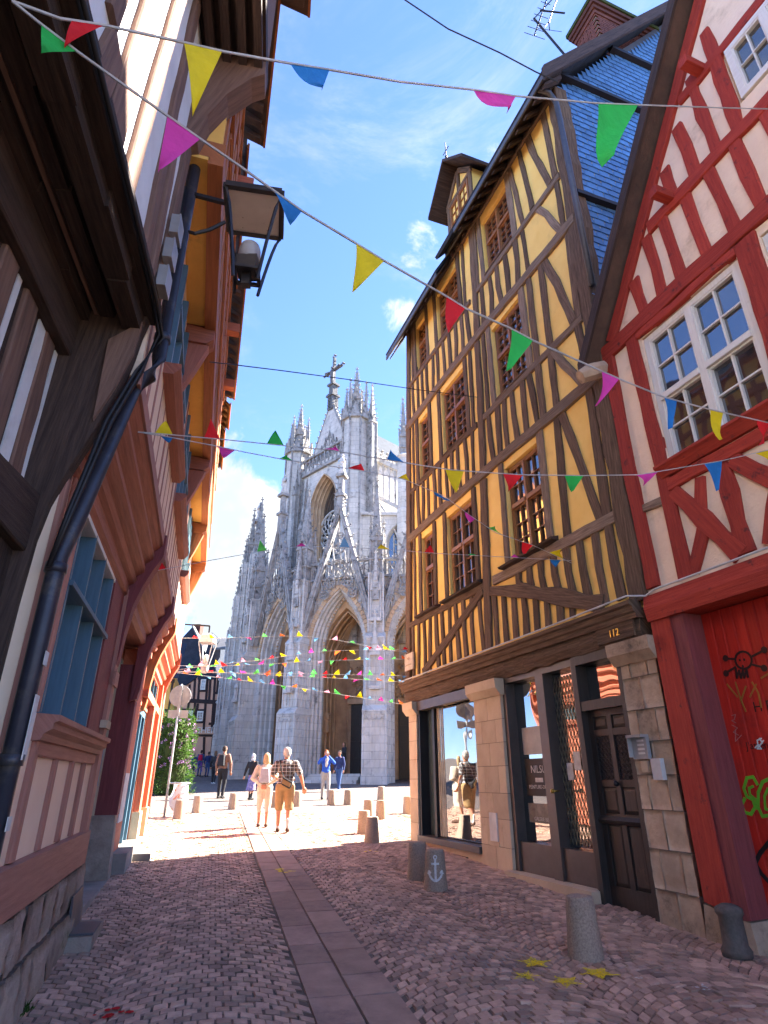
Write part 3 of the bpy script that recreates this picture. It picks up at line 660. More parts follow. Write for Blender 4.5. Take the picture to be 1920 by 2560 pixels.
# shop window
m = MB(); m.fb(RF, 3.80, 6.36, -.7, .0, -.2, .40); m.obj('shop_plinth', 'limestone', HY_)
m = MB(); m.fb(RF, 3.82, 6.34, -.3, .07, .40, .50); m.obj('shop_sill', 'shopgrey', HY_)
m = MB(); m.fb(RF, 3.74, 6.40, -.06, .045, 2.86, 3.04); m.obj('shop_fascia', 'shopgrey', HY_)
m = MB(); m.fb(RF, 3.80, 3.87, -.28, -.02, .5, 2.86); m.fb(RF, 6.26, 6.36, -.28, .0, .5, 2.86); m.fb(RF, 5.72, 5.82, -.28, -.08, .5, 2.86); m.fb(RF, 3.80, 6.36, -.27, -.21, 2.78, 2.88); m.fb(RF, 3.80, 6.36, -.27, -.21, .48, .54); shopw = m.obj('shop_window', 'black', HY_)
m = MB(); m.fb(RF, 3.87, 5.72, -.16, -.15, .52, 2.86); m.obj('pane', 'shopglass', shopw); m = MB(); m.fb(RF, 5.82, 6.26, -.2, -.19, .52, 2.86); m.obj('pane', 'bottleglass', shopw)
M('curtain', (.45, .42, .33), rough=.9)
m = MB()
for k in range(12):
    a = 5.42 + .3 * k / 12; b_ = 5.42 + .3 * (k + 1) / 12; e = -.145 + .012 * math.sin(k * 1.9); e2 = -.145 + .012 * math.sin((k + 1) * 1.9); m.hexa([RF.p(a, -.16, .52), RF.p(b_, -.16, .52), RF.p(b_, e2, .52), RF.p(a, e, .52)], [RF.p(a, -.16, 2.86), RF.p(b_, -.16, 2.86), RF.p(b_, e2, 2.86), RF.p(a, e, 2.86)])
m.obj('curtain', 'curtain', shopw)
m = MB()
for k in range(5): m.fb(RF, 4.35, 4.75, -.005, .004, .14 + .035 * k, .16 + .035 * k)
m.obj('cellar_grille', 'darkmetal', HY_)
# glazed shop door, its side light and the doorstep
m = MB(); m.fb(RF, .93, 2.92, -.6, .16, -.15, .27); m.obj('doorstep', 'limestone', HY_)
m = MB(); m.fb(RF, .95, 2.88, -.2, -.02, 2.96, 3.06); m.fb(RF, 2.78, 2.88, -.5, -.02, .27, 2.96); m.fb(RF, 1.72, 1.92, -.24, -.02, .27, 2.96); m.fb(RF, .95, 1.03, -.24, -.02, .27, 2.96)
m.fb(RF, 1.92, 2.78, -.24, -.06, .27, .66); m.fb(RF, 1.03, 1.72, -.24, -.06, .27, .66); sd = m.obj('shop_door', 'shopgrey', HY_)
m = MB(); m.fb(RF, 1.92, 2.78, -.2, -.19, .66, 2.96); m.obj('pane', 'shopglass', sd); m = MB(); m.fb(RF, 1.03, 1.72, -.2, -.19, .66, 2.96); m.obj('pane', 'shopglass', sd)
m = MB(); m.tube([RF.p(1.66, -.06, 1.36), RF.p(1.66, .03, 1.36)], .012, 8); m.ball(RF.p(1.66, .05, 1.36), .032, 8, 6); m.obj('knob', 'brass', sd, True)
lat = MB()
for k in range(9):
    s0 = 1.06 + .072 * k
    for j in range(11):
        z0 = .70 + .2 * j
        lat.bar(RF.p(s0, -.183, z0), RF.p(s0 + .072, -.183, z0 + .2), .007); lat.bar(RF.p(s0 + .072, -.180, z0), RF.p(s0, -.180, z0 + .2), .007)
M('latt', (.30, .26, .18), rough=.4, metal=.6)
lat.obj('folding_grille', 'latt', sd)
for (a, z, w, h) in ((1.26, 1.62, .15, .24), (1.45, 1.50, .13, .22)):
    m = MB(); m.fb(RF, a, a + w, -.178, -.174, z, z + h); m.obj('notice', 'paper', sd)
M('posterdark', (.035, .03, .028), rough=.6); M('posterart', (.30, .27, .22), (.12, .10, .08), rough=.6, scale=9); M('posterpale', (.50, .47, .42), rough=.6)
for (z0, z1, mt_) in ((1.86, 2.26, 'posterpale'), (1.28, 1.80, 'posterdark'), (.92, 1.18, 'posterart')):
    m = MB(); m.fb(RF, 1.98, 2.66, -.188, -.184, z0, z1); pst = m.obj('poster', mt_, HY_)
    if mt_ == 'posterdark':
        text(RF, 2.30, 1.60, -.182, 'NILSU', .15, 'paper', pst, ext=.001); text(RF, 2.30, 1.38, -.182, 'PEINTURE-DECO', .075, 'paper', pst, ext=.001)
        m = MB(); m.fb(RF, 2.2, 2.4, -.183, -.180, 1.47, 1.53); m.obj('sticker', 'paper', pst)
    if mt_ == 'posterart': text(RF, 2.30, .95, -.182, 'GALERIE BERT', .07, 'paper', pst, ext=.001)
# panelled street door with fanlight
m = MB(); m.fb(RF, .86, .95, -.25, .03, .06, 3.06); m.fb(RF, -.02, .06, -.25, .03, .06, 3.06); m.fb(RF, .06, .86, -.25, .03, 2.94, 3.06); m.fb(RF, .06, .86, -.25, .02, 2.34, 2.46); dr = m.obj('street_door', 'doorbrown', HY_)
m = MB(); m.fb(RF, .06, .86, -.16, -.15, 2.46, 2.94); m.obj('fanlight', 'shopglass', dr)
m = MB(); m.fb(RF, .06, .86, -.2, -.1, .08, 2.34); leaf = m.obj('door_leaf', 'doorbrown', dr)
rails = [(.08, .34), (1.02, 1.12), (1.42, 1.50), (2.02, 2.1), (2.26, 2.34)]
m = MB()
for a, b_ in rails: m.fb(RF, .06, .86, -.1, -.075, a, b_)
for a, b_ in ((.06, .15), (.42, .50), (.77, .86)): m.fb(RF, a, b_, -.1, -.072, .34, 2.26)
m.cprism(RF, [(-.1, 1.0), (-.045, 1.01), (-.02, 1.05), (-.06, 1.09), (-.1, 1.1)], .06, .86); m.obj('rails', 'doorbrown', dr)
for s0, s1 in ((.15, .42), (.5, .77)):
    for z0, z1 in ((.34, 1.02), (1.12, 1.42), (2.1, 2.26)):
        m = MB(); P = RF.p; g = .045
        m.hexa([P(s0, -.1, z0), P(s1, -.1, z0), P(s1, -.1, z1), P(s0, -.1, z1)], [P(s0 + g, -.08, z0 + g), P(s1 - g, -.08, z0 + g), P(s1 - g, -.08, z1 - g), P(s0 + g, -.08, z1 - g)]); m.obj('panel', 'doorbrown', dr)
    m = MB(); m.fb(RF, s0, s1, -.099, -.094, 1.5, 2.02); g_ = m.obj('grille', 'black', dr)
    m = MB()
    for i in range(4):
        for j in range(8):
            c = RF.p(s0 + (i + .5) * (s1 - s0) / 4, -.085, 1.5 + (j + .5) * .065); m.tube([c + RF.d * (.026 * math.cos(a)) + Vector((0, 0, .026 * math.sin(a))) for a in np.linspace(0, 6.283, 9)], .0055, 4, False)
    m.obj('scrollwork', 'darkmetal', dr)
m = MB(); m.ball(RF.p(.46, -.04, 1.46), .035, 8, 6); m.tube([RF.p(.46, -.08, 1.46), RF.p(.46, -.04, 1.46)], .014, 6); m.obj('knob', 'darkmetal', dr, True)
m = MB(); m.fb(RF, .08, .13, -.07, -.06, 1.38, 1.46); m.obj('lock_plate', 'brass', dr)
# bell boxes on the rough stone pier
ib = thing('intercom', 'grey intercom with hood and two bell boxes fixed to the rough stone pier', 'intercom', RF.p(-.2, .06, 1.6))
m = MB(); m.fb(RF, -.30, -.06, .04, .09, 1.72, 1.98); m.fb(RF, -.30, -.06, .09, .16, 1.95, 1.98); m.fb(RF, -.07, -.06, .09, .15, 1.74, 1.95); m.obj('panel', 'greyplastic', ib)
m = MB()
for k in range(4): m.fb(RF, -.26, -.16, .09, .096, 1.77 + .045 * k, 1.79 + .045 * k)
m.obj('button', 'plastic', ib)
m = MB(); m.fb(RF, -.25, -.15, .04, .08, 1.58, 1.70); m.obj('bell_box', 'limestone', ib); m = MB(); m.fb(RF, -.47, -.33, .04, .10, 1.50, 1.72); m.obj('bell_box', 'plastic', ib)

# eaves, roof, dormer of the yellow house
def eave(F, s0, s1, zt, out, parent, n, mat_b='oak_dark', mat_r='rooftile', drop=.5, edge='lead', th=.06):
    m = MB(); m.hexa([F.p(s0, 0, zt), F.p(s1, 0, zt), F.p(s1, out, zt - drop), F.p(s0, out, zt - drop)], [F.p(s0, 0, zt + th), F.p(s1, 0, zt + th), F.p(s1, out, zt - drop + th), F.p(s0, out, zt - drop + th)])
    ev = m.obj('eave', mat_b, parent)
    for k in range(n):
        s = s0 + (s1 - s0) * (k + .5) / n; m = MB(); w = .05
        m.hexa([F.p(s - w, -.01, zt - .13), F.p(s + w, -.01, zt - .13), F.p(s + w, out - .05, zt - drop - .07), F.p(s - w, out - .05, zt - drop - .07)], [F.p(s - w, -.01, zt - .003), F.p(s + w, -.01, zt - .003), F.p(s + w, out - .05, zt - drop - .003), F.p(s - w, out - .05, zt - drop - .003)]); m.obj('rafter', mat_b, ev)
    m = MB(); m.hexa([F.p(s0, out, zt - drop - .02), F.p(s1, out, zt - drop - .02), F.p(s1, out + .03, zt - drop - .02), F.p(s0, out + .03, zt - drop - .02)], [F.p(s0, out, zt - drop + .10), F.p(s1, out, zt - drop + .10), F.p(s1, out + .03, zt - drop + .10), F.p(s0, out + .03, zt - drop + .10)]); m.obj('gutter_board', edge, ev)
    return ev
eave(RF, -.95, 2.62, 13.45, .46, HY_, 12); eave(RF, 3.60, 6.95, 13.40, .46, HY_, 11, drop=.86)
eave(RF, 2.62, 3.55, 13.42, .2, HY_, 3, drop=.2)
m = MB(); ridge = (-4.0, 18.6)
m.hexa([RF.p(-.95, .45, 13.06), RF.p(3.58, .45, 13.06), RF.p(3.58, ridge[0], ridge[1]), RF.p(-.95, ridge[0], ridge[1])], [RF.p(-.95, .5, 13.12), RF.p(3.58, .5, 13.12), RF.p(3.58, ridge[0], ridge[1] + .12), RF.p(-.95, ridge[0], ridge[1] + .12)])
m.hexa([RF.p(3.58, -.12, 13.76), RF.p(6.95, -.12, 13.76), RF.p(6.95, ridge[0], ridge[1]), RF.p(3.58, ridge[0], ridge[1])], [RF.p(3.58, -.1, 13.84), RF.p(6.95, -.1, 13.84), RF.p(6.95, ridge[0], ridge[1] + .12), RF.p(3.58, ridge[0], ridge[1] + .12)])
m.hexa([RF.p(3.59, .47, 12.66), RF.p(6.95, .47, 12.66), RF.p(6.95, -.13, 13.77), RF.p(3.59, -.13, 13.77)], [RF.p(3.59, .50, 12.72), RF.p(6.95, .50, 12.72), RF.p(6.95, -.11, 13.85), RF.p(3.59, -.11, 13.85)])
m.hexa([RF.p(-.95, -8.4, 13.0), RF.p(6.95, -8.4, 13.0), RF.p(6.95, ridge[0], ridge[1]), RF.p(-.95, ridge[0], ridge[1])], [RF.p(-.95, -8.4, 13.12), RF.p(6.95, -8.4, 13.12), RF.p(6.95, ridge[0], ridge[1] + .12), RF.p(-.95, ridge[0], ridge[1] + .12)])
roof = m.obj('roof', 'slateroof', HY_)
m = MB()                                               # dark verge boards along the gable end
for a, b_ in (((.5, 13.02), (ridge[0], ridge[1] - .02)),):
    m.hexa([RF.p(-1.0, a[0], a[1] - .18), RF.p(-.92, a[0], a[1] - .18), RF.p(-.92, b_[0], b_[1] - .18), RF.p(-1.0, b_[0], b_[1] - .18)], [RF.p(-1.0, a[0], a[1] + .16), RF.p(-.92, a[0], a[1] + .16), RF.p(-.92, b_[0], b_[1] + .16), RF.p(-1.0, b_[0], b_[1] + .16)])
m.obj('verge_board', 'oak_dark', roof)
m = MB(); m.prism(SF, [(0, 3.4), (8, 3.4), (8, 13.3), (4, 18.4), (0, 13.3)], -.15, -.002); sidew = m.obj('side_wall', 'lead', HY_)
sl_list = []
z = 8.0; r = 0
while z < 18.2:
    x = -.02 + (.115 if r % 2 else 0)
    while x < 4.6:
        top = 13.25 + max(0, x - .0) * 1.27
        if z + .06 < top: sl_list.append((x, z, .23))
        x += .23
    z += .15; r += 1
def slate_geo(x, z, w):
    a = random.uniform(-.008, .008); P = SF.p; t = random.uniform(0, .004)
    return [P(x + .008, .001, z + .27), P(x + w - .008, .001, z + .27), P(x + w - .008, .026 + t, z + a), P(x + .008, .026 + t, z - a), P(x + .008, .009, z - a), P(x + w - .008, .009, z + a)]
big = sorted(sl_list, key=lambda q: (q[1] > 14.2, q[1] < 9.4, q[0]))
for q in big[:300]:
    m = MB(); m.v = [tuple(p) for p in slate_geo(*q)]; m.f = [(0, 1, 2, 3), (3, 2, 5, 4)]; m.obj('slate', 'slate', sidew)
m = MB()
for q in big[300:]:
    i = len(m.v); m.v += [tuple(p) for p in slate_geo(*q)]; m.f += [(i, i + 1, i + 2, i + 3), (i + 3, i + 2, i + 5, i + 4)]
stuff(m.obj('slates', 'slate', sidew))
for z, a, b_, rise in ((13.72, .0, 3.4, .1), (10.45, .0, 2.4, .1), (15.6, 1.7, 4.2, .1)):
    m = MB(); m.hexa([SF.p(a, 0, z), SF.p(b_, 0, z + rise), SF.p(b_, .12, z + rise), SF.p(a, .12, z)], [SF.p(a, 0, z + .16), SF.p(b_, 0, z + rise + .16), SF.p(b_, .13, z + rise + .06), SF.p(a, .13, z + .06)]); m.obj('drip_ledge', 'black', sidew)
m = MB(); m.tube([RF.p(-.68, .42, 13.0), RF.p(-.70, .2, 13.0), RF.p(-.70, .08, 12.8), RF.p(-.70, .06, 12.3), RF.p(-.72, .05, 8.4)], .05, 10); m.obj('downpipe', 'zinc', HY_, True)
# dormer
dm = MB(); dm.fb(RF, 2.42, 3.72, -1.6, -.02, 13.4, 15.1); do = dm.obj('dormer', 'yellow', HY_)
m = MB(); m.prism(RF, [(2.42, 15.1), (3.72, 15.1), (3.07, 15.85)], -1.6, -.02); m.obj('dormer_gable', 'yellow', do)
for p in ([(2.5, 13.4), (2.5, 15.1)], [(3.64, 13.4), (3.64, 15.1)], [(2.42, 15.05), (3.72, 15.05)], [(2.42, 13.62), (3.72, 13.62)], [(3.07, 15.1), (3.07, 15.7)], [(2.46, 15.1), (3.05, 15.78)], [(3.68, 15.1), (3.09, 15.78)]):
    timber(RF, p, .13, do, e0=-.03, e1=.03)
window(RF, 2.6, 3.54, 13.72, 14.95, HY_, 'sashwood', 2, rows=(4,), cols=2, e=.0, fr=.05)
m = MB()
for sg in (-1, 1):
    a = 3.07 + sg * .95
    m.hexa([RF.p(3.07, -2.4, 15.95), RF.p(3.07, .42, 15.95), RF.p(a, .42, 14.92), RF.p(a, -2.4, 14.92)], [RF.p(3.07, -2.4, 16.05), RF.p(3.07, .42, 16.05), RF.p(a, .42, 15.02), RF.p(a, -2.4, 15.02)])
m.obj('dormer_roof', 'oak_dark', do)
m = MB(); m.tube([RF.p(3.07, .3, 16.0), RF.p(3.07, .3, 16.75)], .014, 5); m.tube([RF.p(2.92, .3, 16.4), RF.p(3.22, .3, 16.45)], .012, 5); m.ball(RF.p(3.07, .3, 16.2), .04); m.obj('weather_vane', 'wire', do)
# chimney of separate bricks in the visible faces
CH = Fr(RF.p(.14, -1.75, 0)[:2], RF.d[:2], RF.n[:2])
m = MB(); m.fb(CH, -.62, .0, -1.6, -.0, 14.8, 17.75); ch = m.obj('chimney', 'joints2', HY_); ch['label'] = 'purple brick chimney stack with clay pots above the slate-hung gable'
m = MB()
z = 15.0; r = 0
while z < 17.3:
    for k in range(8):
        e = -1.62 + .21 * k + (.1 if r % 2 else 0)
        if e > -.08: continue
        m.fb(CH, -.645, -.60, e + .008, min(e + .205, .02), z + .006, z + .072)
    for k in range(3):
        s = -.64 + .22 * k + (.1 if r % 2 else 0)
        if s > -.05: continue
        m.fb(CH, s + .008, min(s + .205, .02), -.03, .024, z + .006, z + .072)
    z += .08; r += 1
stuff(m.obj('bricks', 'brick', ch))
for k, g in enumerate((.05, .09, .13)):
    m = MB(); m.fb(CH, -.62 - g, g, -1.6 - g, g, 17.3 + .12 * k, 17.42 + .12 * k); m.obj('corbel_course', 'brick', ch)
m = MB(); m.fb(CH, -.78, .16, -1.78, .16, 17.66, 17.78); m.obj('cap', 'moss', ch)
for e in (-.25, -1.25):
    m = MB(); m.lathe(CH.p(-.31, e, 17.78), [(.15, 0), (.15, .1), (.12, .14), (.12, .42), (.14, .46), (.05, .56)], 12); m.obj('chimney_pot', 'coral', ch, True)
an = thing('television_antenna', 'black television aerials on a leaning mast strapped to the brick chimney', 'antenna', CH.p(-.3, .1, 15.6))
b0 = CH.p(-.2, .18, 15.4); b1 = CH.p(.55, .65, 18.9)
m = MB(); m.tube([b0, b1], .03, 6); m.obj('mast', 'wire', an); m = MB(); m.tube([CH.p(-.2, .0, 15.6), CH.p(-.19, .19, 15.58)], .02, 5); m.tube([CH.p(-.2, .0, 16.1), CH.p(-.06, .27, 16.06)], .02, 5); m.obj('bracket', 'wire', an)
for (pa, pb, ne, le) in (((1373, -20), (1336, 88), 6, .22), ((1398, -20), (1372, 55), 0, 0)):
    r0, r1 = ray(*pa), ray(*pb); A = Vector((0, 0, CAMZ)) + r0 * (7.6 / r0.y); B = Vector((0, 0, CAMZ)) + r1 * (8.0 / r1.y)
    m = MB(); m.tube([A, B], .016, 5)
    for k in range(ne):
        c = A.lerp(B, .25 + .15 * k); m.tube([c - Vector((le, .05, 0)) * (.5 + .12 * k), c + Vector((le, .05, -.05)) * (.5 + .12 * k)], .007, 4)
    if ne == 0:
        m.tube([B, B + Vector((-.12, 0, -.2))], .012, 5); m.tube([B, B + Vector((-.02, .0, -.32))], .012, 5)
        c = A.lerp(B, .65); m.tube([c + Vector((-.28, 0, .05)), c + Vector((.28, 0, -.06))], .02, 5)
        c = B + Vector((-.03, 0, -.3)); m.tube([c + Vector((-.28, 0, .05)), c + Vector((.28, 0, -.08))], .006, 4)
        m.tube([A, b1], .014, 5)
    m.obj('aerial', 'wire', an)

# ================================================================== red house
HR = thing('red_house', 'red and cream half-timbered gabled house with white sash windows and red gate', 'house', RF.p(-3.5, -3, .1))
T = lambda *a, **k: timber(RF, *a, HR, **{**dict(mat='red', e1=.04), **k})
rholes = [(-2.82, -1.34, 4.94, 6.88), (-4.6, -3.12, 4.94, 6.88)]
wall(RF, -7.1, -.64, 3.45, 7.15, rholes, 'cream', HR)
gx = lambda z: -.72 - (z - 7.15) / 1.42
m = MB()
gp = [(-.68, 7.15), (-3.9, 7.15 + 3.22 * 1.42), (-7.1, 7.15)]
wall(RF, -4.5, -3.4, 7.15, 8.72, [], 'cream', HR, name='gable_wall'); 
m.prism(RF, [(-.68, 7.15), (-3.4, 7.15), (-3.4, 7.15 + 2.72 * 1.42)], -.3, -.001); m.prism(RF, [(-4.5, 7.15), (-7.1, 7.15), (-4.5, 7.15 + 2.6 * 1.42)], -.3, -.001); m.prism(RF, [(-3.4, 9.68), (-4.5, 9.68), (-4.5, 7.15 + 2.6 * 1.42), (-3.9, 11.7), (-3.4, 7.15 + 2.72 * 1.42)], -.3, -.001); m.obj('gable', 'cream', HR)
m = MB(); m.fb(RF, -7.1, -.66, -8, -.55, -.3, 7.1); m.obj('rear_wall', 'cream', HR)
T([(-.66, 7.10), (-2.0, 7.12), (-7.0, 7.1)], .24, e1=.055, name='beam', wob=.02)
T([(-.75, 7.0), (-.74, 5.2), (-.78, 3.6)], .20, e1=.06, name='post'); T([(-1.19, 7.0), (-1.24, 5.0), (-1.26, 3.58)], .2, e1=.045, name='post')
T([(-2.97, 6.98), (-2.97, 3.6)], .26, e1=.05, name='post'); T([(-4.72, 6.98), (-4.72, 3.6)], .22, name='post'); T([(-6.9, 7.0), (-6.9, 3.5)], .24, name='post')
T([(-.82, 4.60), (-1.18, 4.58)], .11, mat='oak_light', name='rail'); T([(-1.3, 4.72), (-7, 4.70)], .15, e1=.05, name='rail')
T([(-1.3, 6.95), (-2.85, 6.93)], .12, e1=.05, name='rail', wob=.02)
for (a, b_, w) in (((-1.34, 4.62), (-1.98, 3.6), .2), ((-1.62, 4.05), (-1.36, 3.6), .17), ((-1.72, 4.62), (-1.62, 4.15), .15), ((-2.02, 4.62), (-2.04, 3.6), .2), ((-2.15, 4.62), (-2.55, 4.15), .2), ((-2.8, 4.62), (-2.3, 3.6), .18), ((-3.1, 4.62), (-3.8, 3.6), .18), ((-3.9, 4.62), (-3.3, 3.6), .18), ((-4.3, 4.62), (-4.3, 3.6), .18)):
    T([a, b_], w, name='brace', wob=.02)
T([(-.86, 7.22), (-2.2, 9.14), (-3.9, 11.55)], .17, e1=.06, name='rafter'); T([(-6.95, 7.22), (-3.9, 11.55)], .17, e1=.06, name='rafter')
T([(-1.86, 8.36), (-6, 8.36)], .19, e1=.05, name='beam', wob=.018)
for (s0, z0, s1, z1) in ((-1.44, 7.82, -1.48, 7.2), (-1.78, 8.28, -1.80, 7.2), (-2.09, 8.28, -2.15, 7.2), (-2.46, 8.28, -2.52, 7.2), (-2.84, 8.28, -2.9, 7.2), (-3.2, 8.28, -3.25, 7.2), (-3.6, 8.28, -3.62, 7.2), (-4.0, 8.28, -4.0, 7.2), (-2.30, 8.98, -2.33, 8.45), (-2.62, 9.4, -2.66, 8.45), (-2.96, 9.9, -3.0, 8.45), (-3.32, 10.3, -3.3, 8.45), (-4.6, 10.0, -4.6, 8.45)):
    T([(s0, z0), ((s0 + s1) / 2 + random.uniform(-.02, .02), (z0 + z1) / 2), (s1, z1)], .155, name='stud', wob=.02)
T([(-2.75, 9.72), (-5, 9.72)], .15, name='beam')
for a, b_ in ((-2.82, -1.34), (-4.6, -3.12)):
    w = window(RF, a + .01, b_ - .01, 4.96, 6.86, HR, 'whitepaint', 2, trz=5.88, rows=(2, 2), cols=2, e=-.05, fr=.085, bar=.022)
    m = MB(); m.cprism(RF, [(0, 4.82), (.05, 4.82), (.12, 4.90), (.16, 4.93), (.16, 4.96), (0, 4.97)], a - .1, b_ + .1); m.obj('sill', 'red', w)
w = window(RF, -4.45, -3.44, 8.74, 9.64, HR, 'whitepaint', 2, rows=(2,), cols=2, e=.0, fr=.08)
# gate
m = MB(); m.cprism(RF, [(-.4, 3.22), (.10, 3.20), (.13, 3.34), (.10, 3.50), (-.4, 3.52)], -7, -.66); beam = m.obj('gate_beam', 'red', HR); text(RF, -2.34, 3.30, .135, '1', .15, 'brass', beam, ext=.006)
m = MB(); P = RF.p
m.hexa([P(-.68, -.3, .42), P(-.99, -.3, .36), P(-.99, .05, .34), P(-.68, .05, .40)], [P(-.66, -.3, 3.21), P(-.93, -.3, 3.21), P(-.93, .06, 3.21), P(-.66, .06, 3.21)]); m.obj('gate_post', 'red', HR)
m = MB(); m.hexa([P(-.995, -.5, .3), P(-1.17, -.5, .34), P(-1.17, .03, .32), P(-.995, .03, .3)], [P(-.935, -.5, 3.205), P(-1.12, -.5, 3.205), P(-1.12, .04, 3.205), P(-.935, .04, 3.205)]); m.obj('gate_post', 'maroon', HR)
m = MB(); m.hexa([P(-.62, -.4, -.1), P(-1.25, -.4, -.1), P(-1.22, .05, -.1), P(-.62, .08, -.1)], [P(-.66, -.4, .40), P(-1.18, -.4, .32), P(-1.15, .02, .30), P(-.66, .04, .38)]); m.obj('post_footing', 'oldstone', HR)
GD = -.22
gate = MB(); gate.fb(RF, -4.2, -1.10, GD - .1, GD - .02, .0, 3.2); gate = gate.obj('gate', 'redgate', HR)
s = -1.12
while s > -3.6:
    m = MB(); w_ = .135 * random.uniform(.93, 1.07); e = GD + random.uniform(-.002, .003); P = RF.p
    for lo, hi in ((.02, 3.2),):
        m.hexa([P(s - .003, GD - .02, lo), P(s - w_ + .003, GD - .02, lo), P(s - w_ + .012, e, lo), P(s - .012, e, lo)], [P(s - .003, GD - .02, hi), P(s - w_ + .003, GD - .02, hi), P(s - w_ + .012, e, hi), P(s - .012, e, hi)])
    m.obj('plank', 'redgate', gate); s -= w_
e = GD + .006
def circ(cs, cz, rx, rz, a0=0, a1=6.2832, n=18): return [(cs + rx * math.cos(a0 + (a1 - a0) * k / n), cz + rz * math.sin(a0 + (a1 - a0) * k / n)) for k in range(n + 1)]
def grec(pxs, z=None): return [(( RF.hit(u, v, e) - RF.o).dot(RF.d), RF.hit(u, v, e).z) for u, v in pxs]
K4 = lambda x, y: (1780 + x / 4.257, 1380 + y / 4.254)
sk = MB(); c0 = grec([K4(335, 1150), K4(425, 1150), K4(335, 1060)]); rx = abs(c0[1][0] - c0[0][0]); rz = abs(c0[2][1] - c0[0][1])
stroke(sk, RF, circ(c0[0][0], c0[0][1], rx, rz * 1.05), .022, e)
for a in ([K4(130, 1130), K4(240, 1140)], [K4(155, 1280), K4(250, 1225)], [K4(430, 1110), K4(560, 1040)], [K4(420, 1195), K4(560, 1230)], [K4(255, 1240), K4(265, 1340), K4(290, 1260), K4(310, 1340), K4(330, 1260), K4(345, 1340), K4(370, 1250), K4(385, 1330)]): stroke(sk, RF, grec(a), .022, e)
for a in ((145, 1130), (150, 1290), (555, 1040), (555, 1235)):
    g_ = grec([K4(*a)])[0]; sk.prism(RF, circ(g_[0], g_[1], .035, .035, n=10)[:-1], e, e + .003)
for a in ((297, 1150), (345, 1145), (330, 1215)):
    g_ = grec([K4(*a)])[0]; sk.prism(RF, circ(g_[0], g_[1], .012, .014, n=8)[:-1], e, e + .003)
sk.obj('skull_graffiti', 'blackspray', gate)
m = MB(); K6 = lambda x, y: (1480 + x / 1.923, 1300 + y / 1.923)
stroke(m, RF, grec([K6(*a) for a in ((795, 1270), (775, 1235), (745, 1240), (730, 1290), (745, 1330), (775, 1345), (785, 1380), (765, 1415), (735, 1405), (720, 1370), (735, 1340))]), .03, e); stroke(m, RF, grec([K6(*a) for a in ((775, 1280), (755, 1290), (760, 1320), (790, 1345), (795, 1390))]), .022, e)
stroke(m, RF, grec([K6(*a) for a in ((850, 1245), (820, 1260), (800, 1310), (800, 1380), (820, 1425), (850, 1420))]), .03, e); stroke(m, RF, grec([K6(*a) for a in ((846, 1290), (830, 1330), (835, 1390), (856, 1395))]), .022, e); m.obj('green_graffiti', 'greenspray', gate)
m = MB(); stroke(m, RF, grec([K6(*a) for a in ((860, 1540), (810, 1600), (785, 1650), (815, 1700), (860, 1750))]), .04, e); m.obj('black_graffiti', 'black', gate)
m = MB()
for a in ([(815, 1050), (795, 1060), (800, 1090), (820, 1070), (805, 1050)], [(785, 1095), (800, 1080), (815, 1100), (795, 1100), (825, 1060)]): stroke(m, RF, grec([K6(*b_) for b_ in a]), .012, e)
m.obj('white_tag', 'whitemark', gate)
m = MB()
for a in ([(672, 940), (690, 935), (685, 960), (672, 965), (692, 975)], [(672, 985), (700, 1000), (680, 1020), (705, 1035)], [(690, 1010), (690, 1065), (718, 1035)]): stroke(m, RF, grec([K6(*b_) for b_ in a]), .006, e)
M('palepink', (.5, .18, .17), rough=.7); m.obj('scratched_tag', 'palepink', gate)
M('mutedgold', (.40, .17, .03), rough=.7); m = MB()
for a in ([(690, 780), (715, 860), (740, 920)], [(740, 800), (720, 860)], [(650, 790), (700, 850)], [(770, 780), (800, 830), (815, 900)], [(815, 760), (846, 740)], [(790, 790), (760, 850)]): stroke(m, RF, grec([K6(*b_) for b_ in a]), .016, e)
m.obj('gold_graffiti', 'mutedgold', gate)
gsm = text(RF, -1.55, 1.78, e, "J'attends le", .10, 'blackspray', gate, 'written_line', ext=.001); text(RF, -1.62, 2.12, e, 'H E', .14, 'blackspray', gate, 'written_letters', ext=.001)
# roof of the red house
for nm, (sA, zA, sB, zB) in (('roof', (-.42, 6.85, -3.9, 11.85)), ('roof', (-7.4, 6.85, -3.9, 11.85))):
    m = MB(); m.hexa([RF.p(sA, .27, zA), RF.p(sB, .27, zB), RF.p(sB, -8, zB), RF.p(sA, -8, zA)], [RF.p(sA, .27, zA + .16), RF.p(sB, .27, zB + .16), RF.p(sB, -8, zB + .16), RF.p(sA, -8, zA + .16)]); rf = m.obj(nm, 'rooftile', HR)
    m = MB(); m.hexa([RF.p(sA, .27, zA - .06), RF.p(sB, .27, zB - .06), RF.p(sB, .31, zB - .06), RF.p(sA, .31, zA - .06)], [RF.p(sA, .27, zA + .2), RF.p(sB, .27, zB + .2), RF.p(sB, .31, zB + .2), RF.p(sA, .31, zA + .2)]); m.obj('barge_board', 'oak_dark', rf)
for (s_, z_) in ((-2.29, 8.27), (-3.13, 9.62)):
    m = MB(); m.fb(RF, s_ - .06, s_ + .06, -.2, .33, z_ + .10, z_ + .23); m.obj('purlin_end', 'red', HR)
m = MB(); m.tube([RF.p(-.62, .05, 6.9), RF.p(-.66, .3, 6.75), RF.p(-.60, .46, 6.66)], [.12, .13, .10], 8); m.obj('corbel_stone', 'oldstone', HR)
